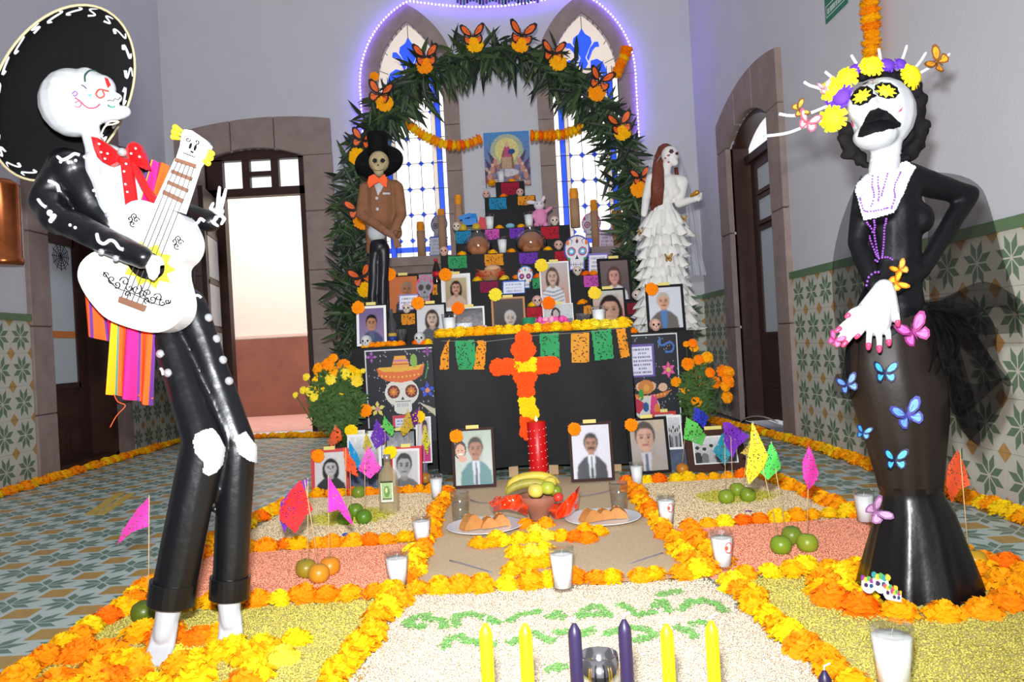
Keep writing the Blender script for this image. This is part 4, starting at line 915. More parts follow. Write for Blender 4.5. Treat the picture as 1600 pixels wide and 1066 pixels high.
# ------------------------------------------------------------------ the stepped altar
blackc = M('black_matte_cloth', (20, 19, 22), .62, spec=.25, bump=.35, bs=9)
def cloth_block(name, label, x0, x1, ya, yb, z0, z1, wr=.006, hem=0.0):
    mb = MB(); nx, nz = 26, 12
    def wv(a, v, s): return wr * (math.sin(a * 7 + s) * math.cos(v * 3 + a * 3) + .6 * math.sin(a * 17 + v * 4 + s)) * (1 - .5 * v)
    def front(u, v): x = x0 + (x1 - x0) * u; return (x, ya + wv(x, v, 1), z0 + hem * math.sin(x * 5 + 1) * (1 - v) + (z1 - z0) * v)
    def left(u, v): y = yb + (ya - yb) * u; return (x0 + wv(y, v, 2), y + (wv(x0, v, 1) if u > .98 else 0), z0 + (z1 - z0) * v)
    def right(u, v): y = ya + (yb - ya) * u; return (x1 + wv(y, v, 3), y + (wv(x1, v, 1) if u < .02 else 0), z0 + (z1 - z0) * v)
    mb.grid(front, nx, nz).grid(left, 10, nz).grid(right, 10, nz); mb.add([(x0, ya, z1), (x1, ya, z1), (x1, yb, z1), (x0, yb, z1)], [(0, 1, 2, 3)])
    return tag(mb.build(name, blackc, base=((x0 + x1) / 2, (ya + yb) / 2, z0)), label, 'altar step')
def zx(px, py, Y): p = P(px, py, Y); return p[0], p[2]
TIER = {}
for k, (xl, xr, py, Y, Yb, lab) in {0: (677, 986, 520, 4.20, 4.62, 'black cloth covered front table with the flower cross'), 1: (549, 1084, 533, 4.65, 5.10, 'wide black cloth covered altar step with the two posters'), 2: (603, 1003, 481, 5.10, 5.42, 'second black altar step above the posters'), 3: (655, 962, 436, 5.42, 5.72, 'third black altar step with the red fringed basket'),
                                        4: (688, 924, 394, 5.72, 6.02, 'fourth black altar step with the bagged breads'), 5: (711, 890, 356, 6.02, 6.36, 'fifth black altar step with toy truck and pink rabbit'), 6: (757, 836, 307, 6.36, 6.62, 'narrow black altar step with blue and orange paper'), 7: (774, 819, 284, 6.62, 6.80, 'small topmost black altar step below the holy picture')}.items():
    x0, x1 = P(xl, 540, Y)[0], P(xr, 530, Y)[0]; pm = (xl + xr) / 2; z1 = P(pm, py, Y)[2]
    if k == 1: z1 = .742
    if k > 1: x0, x1 = P(xl, py, Y)[0], P(xr, py, Y)[0]
    TIER[k] = (x0, x1, Y, Yb, z1); z0 = .05 if k == 0 else (.0 if k == 1 else TIER[k - 1][4])
    cloth_block('altar_table' if k < 2 else 'altar_step', lab, x0, x1, Y, Yb, z0, z1, .016 if k == 0 else .005, .01 if k == 0 else 0)
# legs and feet that show under the front table
for px in (803, 866, 965):
    q = P(px, 745, 4.23); tag(MB().box((q[0], 4.26, .045), (.05, .04, .09)).build('table_foot', M('pale_wood', (196, 160, 120), .7), base=(q[0], 4.26, 0)), {803: 'pale wooden foot left of the red candle', 866: 'pale wooden foot right of the red candle', 965: 'pale wooden foot beside the moustached portrait'}[px], 'table foot')
denim = M('grey_blue_denim', (86, 94, 116), .9, var=.2, vs=40)
for a, b, lab in ((-1.05, -.46, 'left'), (.70, 1.18, 'right')):
    mb = MB(); mb.grid(lambda u, v: (a + (b - a) * u, 4.16 + .42 * max(0, v - .25) / .75 + .003 * math.sin(u * 14), .002 + .10 * min(1, v / .25)), 20, 9); tag(mb.build('cloth_ledge', denim, base=((a + b) / 2, 4.3, 0)), 'low ledge under grey blue denim at the %s of the black table' % lab, 'ledge')

# ------------------------------------------------------------------ framed photographs
def portrait(bg, skin, hair, cloth, shirt=None, tie=None, head=(.5, .40), hs=.2, hair_long=False, bg2=None, glasses=False, border=None, moust=False, bw=False, stripes=None):
    w_, h_ = 52, 68; c = Canvas(w_, h_, bg)
    if bg2: c.grad(bg, bg2)
    hx, hy = head; hw_ = hs; hh = hs * w_ / h_ * 1.32
    if hair_long: c.ell(hx, hy + hh * .35, hw_ * 1.32, hh * 1.55, hair)
    sy = hy + hh * 1.0
    c.poly([(hx - hw_ * 2.3, 1.01), (hx - hw_ * 2.1, sy + .22), (hx - hw_ * 1.2, sy + .08), (hx - hw_ * .4, sy + .02), (hx + hw_ * .4, sy + .02), (hx + hw_ * 1.2, sy + .08), (hx + hw_ * 2.1, sy + .22), (hx + hw_ * 2.3, 1.01)], cloth)
    if stripes:
        for k in range(4): c.line([(hx - hw_ * 2, sy + .14 + k * .09), (hx, sy + .2 + k * .09), (hx + hw_ * 2, sy + .12 + k * .09)], .016, stripes)
    c.poly([(hx - hw_ * .45, sy - .06), (hx + hw_ * .45, sy - .06), (hx + hw_ * .5, sy + .06), (hx, sy + .12), (hx - hw_ * .5, sy + .06)], tuple(int(v * .86) for v in skin))
    if shirt: c.poly([(hx - hw_ * .55, sy + .02), (hx + hw_ * .55, sy + .02), (hx + hw_ * .35, 1.01), (hx - hw_ * .35, 1.01)], shirt)
    if tie: c.poly([(hx - hw_ * .12, sy + .05), (hx + hw_ * .12, sy + .05), (hx + hw_ * .2, 1.01), (hx - hw_ * .2, 1.01)], tie)
    c.ell(hx, hy - hh * .18, hw_ * 1.08, hh * 1.0, hair); c.ell(hx, hy + hh * .08, hw_ * .9, hh * .95, skin)
    c.ell(hx + hw_ * .45, hy + hh * .15, hw_ * .4, hh * .6, tuple(int(v * .9) for v in skin), .6)
    c.poly([(hx - hw_ * .95, hy - hh * .35), (hx - hw_ * .7, hy - hh * 1.0), (hx, hy - hh * 1.18), (hx + hw_ * .7, hy - hh * 1.0), (hx + hw_ * .95, hy - hh * .35), (hx + hw_ * .5, hy - hh * .62), (hx - hw_ * .4, hy - hh * .66)], hair)
    for s_ in (-1, 1):
        c.ell(hx + s_ * hw_ * .38, hy, hw_ * .17, hh * .08, tuple(int(v * .3) for v in skin)); c.line([(hx + s_ * hw_ * .2, hy - hh * .18), (hx + s_ * hw_ * .6, hy - hh * .2)], .012, tuple(int(v * .4) for v in hair))
    c.line([(hx, hy + hh * .05), (hx + hw_ * .08, hy + hh * .32)], .012, tuple(int(v * .78) for v in skin)); c.line([(hx - hw_ * .3, hy + hh * .55), (hx + hw_ * .3, hy + hh * .55)], .016, (150, 80, 78) if not bw else (90, 90, 90))
    if moust: c.line([(hx - hw_ * .38, hy + hh * .42), (hx, hy + hh * .36), (hx + hw_ * .38, hy + hh * .42)], .026, hair)
    if border: 
        for r_ in ((0, 0, 1, .055), (0, .945, 1, 1), (0, 0, .07, 1), (.93, 0, 1, 1)): c.rect(*r_, border)
    sh = 1 - .35 * np.clip((c.X - .45) * 1.2, 0, 1) * ((np.abs(c.X - hx) < hw_) & (np.abs(c.Y - hy) < hh * 1.3)); c.a *= sh[..., None]; c.a *= .88; return c.blur(2).noise(.06, 2)
SK = (176, 122, 94); SKP = (206, 158, 136)
def grp(w_=60, h_=44, c0=(150, 150, 150), c1=(205, 205, 208)):
    c = Canvas(w_, h_, c1).grad(c1, c0)
    for k in range(6):
        x = .1 + .16 * k; y = .45 + .06 * math.sin(k * 2.3); g = 60 + (k * 53) % 120; c.poly([(x - .09, 1), (x - .07, y + .16), (x, y + .1), (x + .07, y + .16), (x + .09, 1)], (g, g, g + 3)); c.ell(x, y, .045, .085, (186, 182, 180)); c.ell(x, y - .04, .046, .06, (60, 58, 58))
    for r_ in ((0, 0, 1, .05), (0, .95, 1, 1), (0, 0, .04, 1), (.96, 0, 1, 1)): c.rect(*r_, (232, 232, 232))
    return c.noise(.2, 2)
def couple():
    c = portrait((176, 190, 176), SK, (52, 38, 32), (92, 138, 140), (214, 222, 230), (96, 90, 110), (.56, .34), .19, bg2=(206, 212, 206)); c.ell(.14, .34, .17, .17, (62, 44, 36)); c.ell(.15, .37, .13, .13, SKP); c.line([(.10, .42), (.2, .42)], .02, (240, 230, 226)); c.ell(.1, .36, .02, .012, (60, 40, 34)); c.ell(.2, .36, .02, .012, (60, 40, 34)); c.ell(.2, .52, .12, .05, SKP); return c
def document():
    c = Canvas(40, 36, (232, 232, 238))
    for k in range(6): c.rect(.1, .12 + k * .13, .35 + .5 * ((k * 37) % 10) / 10, .15 + k * .13, (200, 150, 160) if k == 1 else (190, 196, 206))
    return c
framem = {'brown': M('dark_brown_frame', (58, 36, 32), .6, spec=.15), 'black': M('black_frame', (24, 22, 24), .6, spec=.15), 'red': M('red_frame', (196, 36, 40), .4), 'wood': M('oak_frame', (186, 128, 84), .5), 'white': M('white_frame', (232, 232, 230), .5), 'wide': M('wide_brown_frame', (66, 40, 34), .6, spec=.15)}
tagm = M('yellow_name_tag', (226, 208, 120), .6); tagv = M('violet_tag_edge', (96, 70, 130), .6)
def photo(x0, x1, ya, yb, Y, z, fk, cv, label, ros=None, bw_=.065, tagx=.5, tilt=10, yaw=0, mat_=0, rname='rosette', grp_='framed photographs of the departed'):
    w_ = (x1 - x0) * Y / F_PX; h_ = (yb - ya) * Y / F_PX; b = P((x0 + x1) / 2, yb, Y); b = np.array([b[0], Y, z if z is not None else b[2]])
    t = thing('photo_frame', label, 'framed photo', b, grp_); R = rotm(0, 0, math.radians(yaw)) @ rotm(math.radians(-tilt), 0, 0); ux, uz, ny = R @ [1, 0, 0], R @ [0, 0, 1], R @ [0, -1, 0]
    e = bw_ * w_ if fk != 'wide' else .12 * w_; d = .016; mb = MB()
    for cx, cz, sx, sz in ((0, e / 2, w_, e), (0, h_ - e / 2, w_, e), (-w_ / 2 + e / 2, h_ / 2, e, h_ - 2 * e), (w_ / 2 - e / 2, h_ / 2, e, h_ - 2 * e)): mb.box(b + ux * cx + uz * cz, (sx, d, sz), R)
    mb.build('frame', framem[fk], t); MB().box(b + uz * h_ / 2 - ny * .003, (w_ - .004, .006, h_ - .004), R).build('backing', framem['black'], t)
    q = b + ny * .004; m_ = mat_ * w_
    if mat_: 
        tl = q + uz * (h_ - e) - ux * (w_ / 2 - e); sheet('mat_board', Canvas(2, 2, (236, 236, 236)), tl, tl + ux * (w_ - 2 * e), tl - uz * (h_ - 2 * e), t)
        q = q + ny * .001
    tl = q + uz * (h_ - e - m_) - ux * (w_ / 2 - e - m_); sheet('photo', cv, tl, tl + ux * (w_ - 2 * e - 2 * m_), tl - uz * (h_ - 2 * e - 2 * m_), t, GLOSSY_PRINT)
    MB().bar(b + uz * h_ * .6 - ny * .01, np.array([b[0], Y + h_ * .42, b[2] + .002]), .04, .004, ux).build('easel_strut', framem['black'], t)
    if tagx is not None:
        o = b + uz * (h_ + .004) + ny * .012 + ux * (tagx - .5) * w_; ng = MB().box(o, (w_ * .30, .003, max(.018, h_ * .05)), R).build('name_tag', tagm, t)
    if ros:
        rx, ry, k = ros; p = P(rx, ry, b[1] - .02); me = rng.choice(FL[k]); share(rname, me, p, t, axes_z([0, -1, .2]) @ rotm(0, 0, rng.random() * 6), (.033 * Y / 4, .033 * Y / 4, .02 * Y / 4))
    return t
ZL = .10
photo(709, 776, 674, 767, G(742, 766)[1], 0.012, 'brown', couple(), 'brown framed double portrait at the left of the red candle', (713, 682, 'orange'))
photo(893, 961, 664, 756, G(926, 756)[1], .012, 'brown', portrait((222, 220, 232), SK, (42, 34, 32), (50, 52, 62), (222, 228, 236), (48, 52, 62), (.5, .36), .18, moust=True), 'brown framed portrait of a moustached man in suit right of the red candle', (897, 671, 'deep'), yaw=-2)
photo(985, 1050, 656, 744, G(1018, 744)[1], .012, 'black', portrait((196, 180, 160), (214, 170, 150), (92, 84, 80), (176, 164, 156), (208, 204, 214), (100, 112, 124), (.42, .34), .27, bg2=(168, 164, 172)), 'black framed large face portrait in front of the right poster', (986, 664, 'deep'), .07, yaw=4)
photo(488, 546, 706, 774, G(518, 774)[1], .012, 'red', portrait((214, 214, 214), (190, 190, 190), (40, 40, 40), (54, 54, 56), None, None, (.52, .42), .21, True, bw=True), 'red framed black and white portrait of a dark haired woman', (497, 713, 'deep'), .09, yaw=3)
photo(611, 661, 702, 771, G(640, 771)[1], .012, 'red', portrait((206, 206, 208), (168, 168, 168), (74, 74, 74), (110, 112, 116), None, None, (.42, .42), .27, bw=True, border=(238, 238, 238)), 'red framed black and white portrait of a smiling man behind the tequila bottle', (610, 707, 'yellow'), .07, yaw=-4)
photo(1076, 1167, 676, 742, 4.0, .012, 'wide', grp(), 'wide brown framed black and white group photo at the right', None, tilt=16)
photo(571, 621, 641, 692, 4.42, ZL, 'black', document(), 'black framed white document below the sombrero poster', (571, 642, 'deep'), .07)
photo(1022, 1060, 637, 690, 4.40, ZL, 'red', portrait((176, 178, 182), (150, 150, 152), (60, 60, 62), (84, 84, 88), None, None, (.5, .4), .2, bw=True, border=(220, 220, 222)), 'red framed black and white photo behind the large face portrait', None, .12)
photo(1046, 1069, 672, 726, 4.22, ZL, 'white', grp(30, 44), 'small white framed photo between face portrait and group photo', None, .06, None)
photo(603, 652, 684, 735, 4.30, ZL, 'black', Canvas(40, 30, (150, 150, 156)).grad((120, 122, 126), (196, 196, 200)).noise(.4, 3), 'black framed grey photo behind the smiling man portrait', None, .06)
photo(548, 572, 680, 735, 4.28, ZL, 'white', Canvas(20, 30, (206, 206, 208)).grad((220, 216, 214), (150, 148, 152)).noise(.2, 3), 'white framed pale photo left of the purple flag', (549, 674, 'yellow'), .1, None)
photo(652, 676, 656, 728, 4.24, ZL, 'white', portrait((212, 206, 214), SKP, (60, 44, 40), (196, 36, 130), None, None, (.6, .3), .22), 'white framed photo of someone in magenta at the left table edge', (654, 652, 'yellow'), .08, None)
photo(545, 598, 700, 752, 4.20, ZL, 'white', Canvas(40, 34, (200, 202, 206)).grad((226, 226, 228), (128, 134, 150)).noise(.2, 3), 'white bordered photo behind the pink flag', None, .08, None)
# on the altar steps
def tz(k): return TIER[k][4] + .001
ZF = tz(0)
photo(556, 607, 474, 542, 4.73, tz(1), 'black', portrait((120, 102, 150), (186, 134, 104), (34, 28, 28), (74, 84, 116), (92, 100, 130), None, (.5, .42), .21, bg2=(150, 130, 160)), 'black framed photo of a man in a blue shirt at the far left', (560, 481, 'deep'), .04, mat_=.08)
photo(650, 699, 472, 537, 4.80, tz(1), 'black', portrait((214, 214, 218), (206, 178, 160), (74, 54, 46), (92, 92, 94), None, None, (.55, .36), .2, True), 'black framed photo of a woman in grey behind the left table edge', (653, 474, 'deep'), .06)
photo(711, 759, 474, 530, 4.86, tz(1), 'white', Canvas(40, 44, (120, 116, 120)).grad((96, 92, 100), (180, 176, 176)).ell(.4, .4, .2, .15, (150, 140, 140)).noise(.4, 3), 'white framed dim landscape photo on the altar', (716, 482, 'deep'), .06)
photo(770, 823, 457, 525, 4.92, tz(1), 'wood', portrait((92, 84, 82), (206, 190, 176), (196, 196, 196), (60, 62, 92), (216, 216, 220), None, (.55, .5), .18, bg2=(70, 64, 64)), 'oak framed photo of a white haired person', (774, 461, 'lemon'), .06)
photo(850, 898, 467, 520, 4.92, tz(1), 'white', Canvas(40, 40, (196, 198, 200)).ell(.42, .3, .16, .22, (70, 66, 66)).ell(.42, .3, .1, .14, (190, 176, 170)).rect(.5, .45, 1, 1, (120, 128, 126)).noise(.2, 2), 'white bordered small photo above the pink flowers', (857, 474, 'deep'), .03)
photo(927, 982, 455, 528, 4.84, tz(1), 'black', portrait((196, 200, 190), SKP, (44, 34, 34), (206, 206, 212), None, None, (.55, .46), .30, True, bg2=(206, 40, 60)), 'black framed photo of a woman with red behind her', (929, 458, 'lemon'), .06)
photo(1013, 1072, 447, 521, 4.73, tz(1), 'black', portrait((214, 218, 228), (220, 168, 140), (190, 180, 172), (112, 106, 102), (86, 132, 186), None, (.45, .34), .19), 'black framed photo of a man in a grey jacket at the far right', (1018, 452, 'deep'), .07, yaw=-5)
photo(607, 656, 427, 490, 5.2, tz(2), 'black', portrait((206, 120, 74), SK, (150, 130, 110), (60, 60, 66), (214, 214, 220), None, (.62, .36), .18), 'black framed photo of a man in suit against orange, left steps', (609, 429, 'deep'), .05)
photo(691, 737, 424, 484, 5.18, tz(2), 'white', portrait((196, 178, 140), (206, 156, 132), (50, 36, 32), (206, 176, 160), None, None, (.5, .36), .18, True, bg2=(160, 140, 110), border=(236, 234, 230)), 'white framed photo of a woman in pale blouse, left steps', (696, 430, 'deep'), .07)
photo(846, 893, 411, 482, 5.18, tz(2), 'white', portrait((196, 190, 190), (214, 178, 160), (96, 74, 64), (226, 226, 230), None, None, (.42, .32), .19, True, stripes=(110, 108, 116), bg2=(206, 150, 130)), 'white framed photo of a woman in a striped top', (846, 415, 'lemon'), .05)
photo(938, 990, 410, 482, 5.2, tz(2), 'black', portrait((120, 104, 104), (220, 160, 150), (96, 70, 64), (226, 222, 226), None, None, (.48, .38), .2, True, bg2=(92, 80, 84)), 'black framed photo of praying hands and white dress', None, .08)

# ------------------------------------------------------------------ cut paper banners on the steps
def banner(x0, x1, ya, yb, k, colr, label, seed, poly=None):
    Y = TIER[k][2] - .014; poly = poly or [(x0, ya), (x1, ya - (x1 - x0) * .05), (x1 + (yb - ya) * .04, yb - (x1 - x0) * .05), (x0 + (yb - ya) * .04, yb)]
    b = P((x0 + x1) / 2, yb, Y); t = thing('paper_banner', label, 'paper banner', b, 'cut paper banners hung on the altar'); cut_paper('paper', poly, Y, colr, t, .12, 1.3 if k == 0 else 1.0, .003 if k else .006, seed, 3); return t
BO, BG, BB, BPu, BR, BM = (224, 142, 36), (54, 150, 92), (34, 128, 168), (110, 54, 172), (178, 28, 46), (196, 80, 170)
for s_, (x0, x1, ya, yb, k, colr, lab) in enumerate(((764, 791, 310, 328, 6, BB, 'blue banner on the narrow upper step'), (809, 835, 307, 321, 6, BO, 'orange banner on the narrow upper step'), (783, 811, 286, 305, 7, (160, 26, 54), 'crimson banner on the topmost step'),
        (712, 736, 362, 381, 5, BB, 'blue banner at the left of the toy truck step'), (758, 780, 359, 375, 5, BM, 'magenta banner below the toy truck'), (796, 819, 357, 373, 5, BPu, 'purple banner between the bagged breads'), (845, 873, 355, 374, 5, BR, 'red banner below the pink rabbit'),
        (700, 729, 401, 420, 4, BG, 'green banner below the left bagged bread'), (757, 786, 398, 416, 4, BO, 'ochre banner above the red fringed basket'), (811, 840, 396, 413, 4, BPu, 'purple banner below the right bagged bread'), (867, 888, 393, 411, 4, BR, 'red banner beside the large skull cut-out'),
        (750, 778, 441, 458, 3, (136, 28, 70), 'crimson banner below the red fringed basket'), (832, 848, 435, 451, 3, BG, 'green banner beside the middle skull cut-out'), (675, 683, 445, 461, 3, BO, 'narrow ochre banner right of the grey skull cut-out'), (912, 936, 431, 449, 3, BM, 'magenta banner between the two right photos'),
        (627, 650, 491, 508, 2, BO, 'ochre banner between the two left photos'), (823, 849, 481, 497, 2, BR, 'red banner above the green glass'), (980, 997, 474, 491, 2, (130, 22, 44), 'crimson banner left of the far right photo'), (912, 926, 478, 492, 2, BO, 'orange banner behind the clear candle glasses'))):
    banner(x0, x1, ya, yb, k, colr, 'small cut paper ' + lab, s_)
for s_, (poly, colr, lab) in enumerate((([(702, 531), (701, 577), (687, 578), (689, 556), (696, 538)], BO, 'leftmost curled orange banner'), ([(711, 533), (741, 531), (744, 560), (738, 578), (717, 578), (713, 560)], BG, 'left green banner'), ([(746, 532), (760, 533), (757, 578), (740, 577)], BO, 'narrow orange banner left of the flower cross'),
        ([(843, 522), (873, 520), (875, 566), (845, 567)], BG, 'green banner right of the flower cross'), ([(892, 522), (921, 520), (921, 566), (893, 567)], (216, 148, 52), 'middle ochre banner'), ([(924, 517), (955, 514), (959, 560), (930, 564)], BG, 'right green banner'), ([(963, 515), (977, 513), (984, 557), (970, 560)], BO, 'rightmost ochre banner'))):
    banner(min(p[0] for p in poly), max(p[0] for p in poly), 530, 575, 0, colr, lab + ' hung on the front table', 40 + s_, poly)
MB().tube([P(x, y, 4.185) for x, y in ((690, 533), (760, 534), (840, 524), (905, 520), (980, 512))], .0012, 4).build('banner_string', M('pale_string', (170, 160, 150), .8), base=P(690, 533, 4.185))
tag(bpy.data.objects['banner_string'], 'thin pale string holding the banners of the front table', 'string')
# flower cross on the front of the table
cx_ = thing('flower_cross', 'cross of orange red and yellow paper flowers on the black front table', 'flower cross', P(828, 678, 4.18))
for px, py, k in ((818, 530, 'red'), (812, 546, 'red'), (824, 547, 'red'), (817, 560, 'red'), (778, 574, 'red'), (792, 573, 'red'), (804, 573, 'red'), (844, 571, 'red'), (855, 571, 'red'), (862, 570, 'red'), (811, 572, 'yellow'), (822, 572, 'yellow'), (831, 571, 'yellow'),
                  (815, 588, 'red'), (826, 588, 'red'), (821, 600, 'red'), (822, 612, 'red'), (823, 628, 'yellow'), (825, 640, 'yellow'), (829, 646, 'yellow'), (825, 658, 'red'), (828, 668, 'red'), (825, 675, 'red')):
    share('paper_flower', rng.choice(FL[k]), P(px, py, 4.165), cx_, axes_z([0, -1, .05]) @ rotm(0, 0, rng.random() * 6), (.046, .046, .022))
# marigolds along the steps
for px in range(690, 980, 15):
    q = P(px, 519 - (px - 690) * .048, 4.26); flower((q[0] + rng.uniform(-.005, .005), 4.255 + rng.uniform(-.015, .03), ZF), .05 * rng.uniform(.9, 1.15), rng.choice(['yellow', 'yellow', 'lemon', 'amber']) if px < 760 or px > 890 else rng.choice(['orange', 'yellow', 'orange', 'amber']), None, 'marigold head in the row along the top of the front table', 'marigolds on the front table')
for px in list(range(572, 632, 9)) + [651, 660, 669] + [981, 990]:
    q = P(px, 540, 4.69); flower((q[0], 4.69, tz(1)), .03, rng.choice(MIX), None, 'small marigold head along the edge of the wide poster step', 'small marigolds on the altar steps')
def on(k, px, dy=.06): Y = TIER[k][2] + dy; return np.array([P(px, 400, Y)[0] + (P(px, 400, Y)[2] - TIER[k][4]) * 0.055, Y, TIER[k][4] + .001])
for k, px, c_, lab in ((5, 785, 'amber', 'left of two beside the pale blue bread, toy truck step'), (5, 819, 'amber', 'right of the pale blue bread, toy truck step'), (4, 722, 'amber', 'left of the left bagged bread'), (4, 770, 'amber', 'between left bagged bread and candle'), (4, 800, 'amber', 'between candle and right bagged bread'), (4, 857, 'yellow', 'right of the right bagged bread'),
                       (3, 742, 'yellow', 'left of the red fringed basket'), (3, 784, 'lemon', 'right of the red fringed basket'), (3, 804, 'orange', 'left of the middle skull cut-out'), (3, 837, 'deep', 'right of the middle skull cut-out'), (3, 912, 'deep', 'left of two below the large skull cut-out'), (3, 924, 'orange', 'right of two below the large skull cut-out'),
                       (2, 767, 'amber', 'left of the oak frame'), (2, 824, 'yellow', 'right of the oak frame'), (2, 902, 'orange', 'right of the striped top photo'), (2, 648, 'deep', 'right of the orange photo'), (7, 781, 'amber', 'left on the topmost step'), (7, 812, 'amber', 'right on the topmost step'), (6, 797, 'deep', 'centre of the narrow upper step')):
    flower(on(k, px), .036, c_, None, 'marigold head ' + lab, 'marigolds on the altar steps', flat=.9)
# candles on the steps
for k, px, lab in ((5, 770, 'white candle left on the toy truck step'), (5, 832, 'white candle beside the pink rabbit'), (4, 786, 'white candle between the bagged breads'), (3, 818, 'white candle behind the middle skull cut-out'), (3, 698, 'white candle above the pale blouse photo'), (7, 796, 'white candle on the topmost step')):
    veladora(on(k, px, .09), .04 if k != 7 else .034, .125 if k > 3 else .10, lab, waxm=wax)
for px, lab in ((702, 'white candle in a ribbed glass at the left of the front table'), (936, 'white candle in a ribbed glass at the right of the front table')):
    veladora(np.array([P(px, 505, 4.36)[0], 4.36, ZF]), .042, .13, lab)
def cup(px, Y, r, h, m, label, cat, nm):
    c = np.array([P(px, 505, Y)[0], Y, ZF]); tag(MB().lathe([(r * .6, 0), (r * .7, .004), (r, h), (r * .93, h), (r * .6, .01), (.0001, .008)], 20, c).build(nm, m, base=c), label, cat)
cup(826, 4.35, .042, .085, M('green_glass', (16, 130, 82), .1, spec=.8), 'green drinking glass among the table marigolds', 'glass', 'green_glass')
cup(726, 4.38, .05, .075, M('blue_white_ceramic', (214, 218, 232), .25, var=.35, vs=60), 'blue and white ceramic cup on the front table', 'cup', 'ceramic_cup')
cup(912, 4.40, .04, .095, glass, 'empty clear glass left of the right ribbed candle', 'glass', 'clear_tumbler')
for px, colr, lab in ((842, (238, 92, 170), 'left'), (860, (250, 160, 190), 'middle'), (876, (240, 84, 168), 'right')):
    c = np.array([P(px, 500, 4.4)[0], 4.4, ZF]); t = thing('pink_flower', '%s pink silk flower behind the table marigolds' % lab, 'flower', c); m = M('pink_silk_%s' % lab, colr, .7); mb = MB()
    for k in range(9): a = k * .7; mb.ell(c + [.03 * math.cos(a), .02 * math.sin(a), .05 + .02 * math.sin(k * 2)], (.022, .016, .016), rotm(a, a, 0), 8, 5)
    mb.build('petals', m, t); MB().tube([c, c + [0, 0, .045]], .003, 5).build('stem', M('leaf_green', (60, 120, 60), .7), t)
for px, colr, lab in ((745, (206, 110, 40), 'dish of orange sweets'), (756, (214, 190, 170), 'dish of pale sweets')):
    c = np.array([P(px, 505, 4.42)[0], 4.42, ZF]); mb = MB()
    for k in range(7): mb.ell(c + [.02 * math.cos(k), .02 * math.sin(k), .02 + .012 * (k % 3)], .016, None, 8, 5)
    tag(mb.build('sweets', M(lab.replace(' ', '_'), colr, .5), base=c), lab + ' behind the marigolds of the front table', 'sweets')
# little sugar skulls
sug = [M('sugar_white', (224, 206, 190), .7), M('sugar_pink', (220, 176, 160), .7), M('sugar_grey', (206, 206, 206), .7)]; dark = M('black_paint', (18, 16, 18), .6); icing = M('icing_magenta', (206, 70, 150), .6); icing2 = M('icing_green', (80, 160, 90), .6)
def sugar_skull(c, r, label, m=0):
    c = np.asarray(c); t = thing('sugar_skull', label, 'sugar skull', c, 'little sugar skulls'); q = c + [0, 0, r * 1.15]
    MB().ell(q, (r * .95, r, r * .92)).ell(q + [0, -r * .45, -r * .62], (r * .6, r * .5, r * .5)).build('skull', sug[m], t)
    mb = MB()
    for s_ in (-1, 1): mb.ell(q + [s_ * r * .36, -r * .86, -.05 * r], (r * .2, r * .13, r * .2), None, 10, 6)
    mb.ell(q + [0, -r * .95, -r * .38], (r * .09, r * .06, r * .12), None, 8, 5)
    for k in range(5): mb.box(q + [(k - 2) * r * .16, -r * .93, -r * .72], (r * .03, r * .06, r * .2))
    mb.build('eyes_and_teeth', dark, t); mb = MB()
    for k in range(7): a = k / 6 * PI; mb.ell(q + [r * .7 * math.cos(a), -r * .62, r * .1 + r * .5 * math.sin(a)], r * .08, None, 6, 4)
    mb.build('icing', icing if m != 2 else icing2, t)
for k, px, r, m, lab in ((6, 770, .033, 1, 'left on the narrow upper step'), (6, 823, .033, 1, 'right on the narrow upper step'), (5, 718, .035, 0, 'left of the toy truck'), (5, 872, .038, 0, 'right of the pink rabbit'), (4, 694, .036, 1, 'beside the left grey skull sign'), (4, 874, .036, 1, 'right of the right bagged bread'),
                         (2, 831, .036, 1, 'right of the oak framed photo'), (2, 921, .034, 2, 'left of the red backed photo'), (2, 988, .036, 0, 'above the crimson banner'), (2, 626, .034, 0, 'below the left speech sign'), (1, 557, .036, 2, 'at the left end of the poster step'), (1, 641, .036, 2, 'beside the woman in grey photo'), (1, 1011, .038, 1, 'left of the far right photo'), (3, 899, .034, 0, 'below the large skull cut-out')):
    sugar_skull(on(k, px, .045), r, 'sugar skull ' + lab, m)
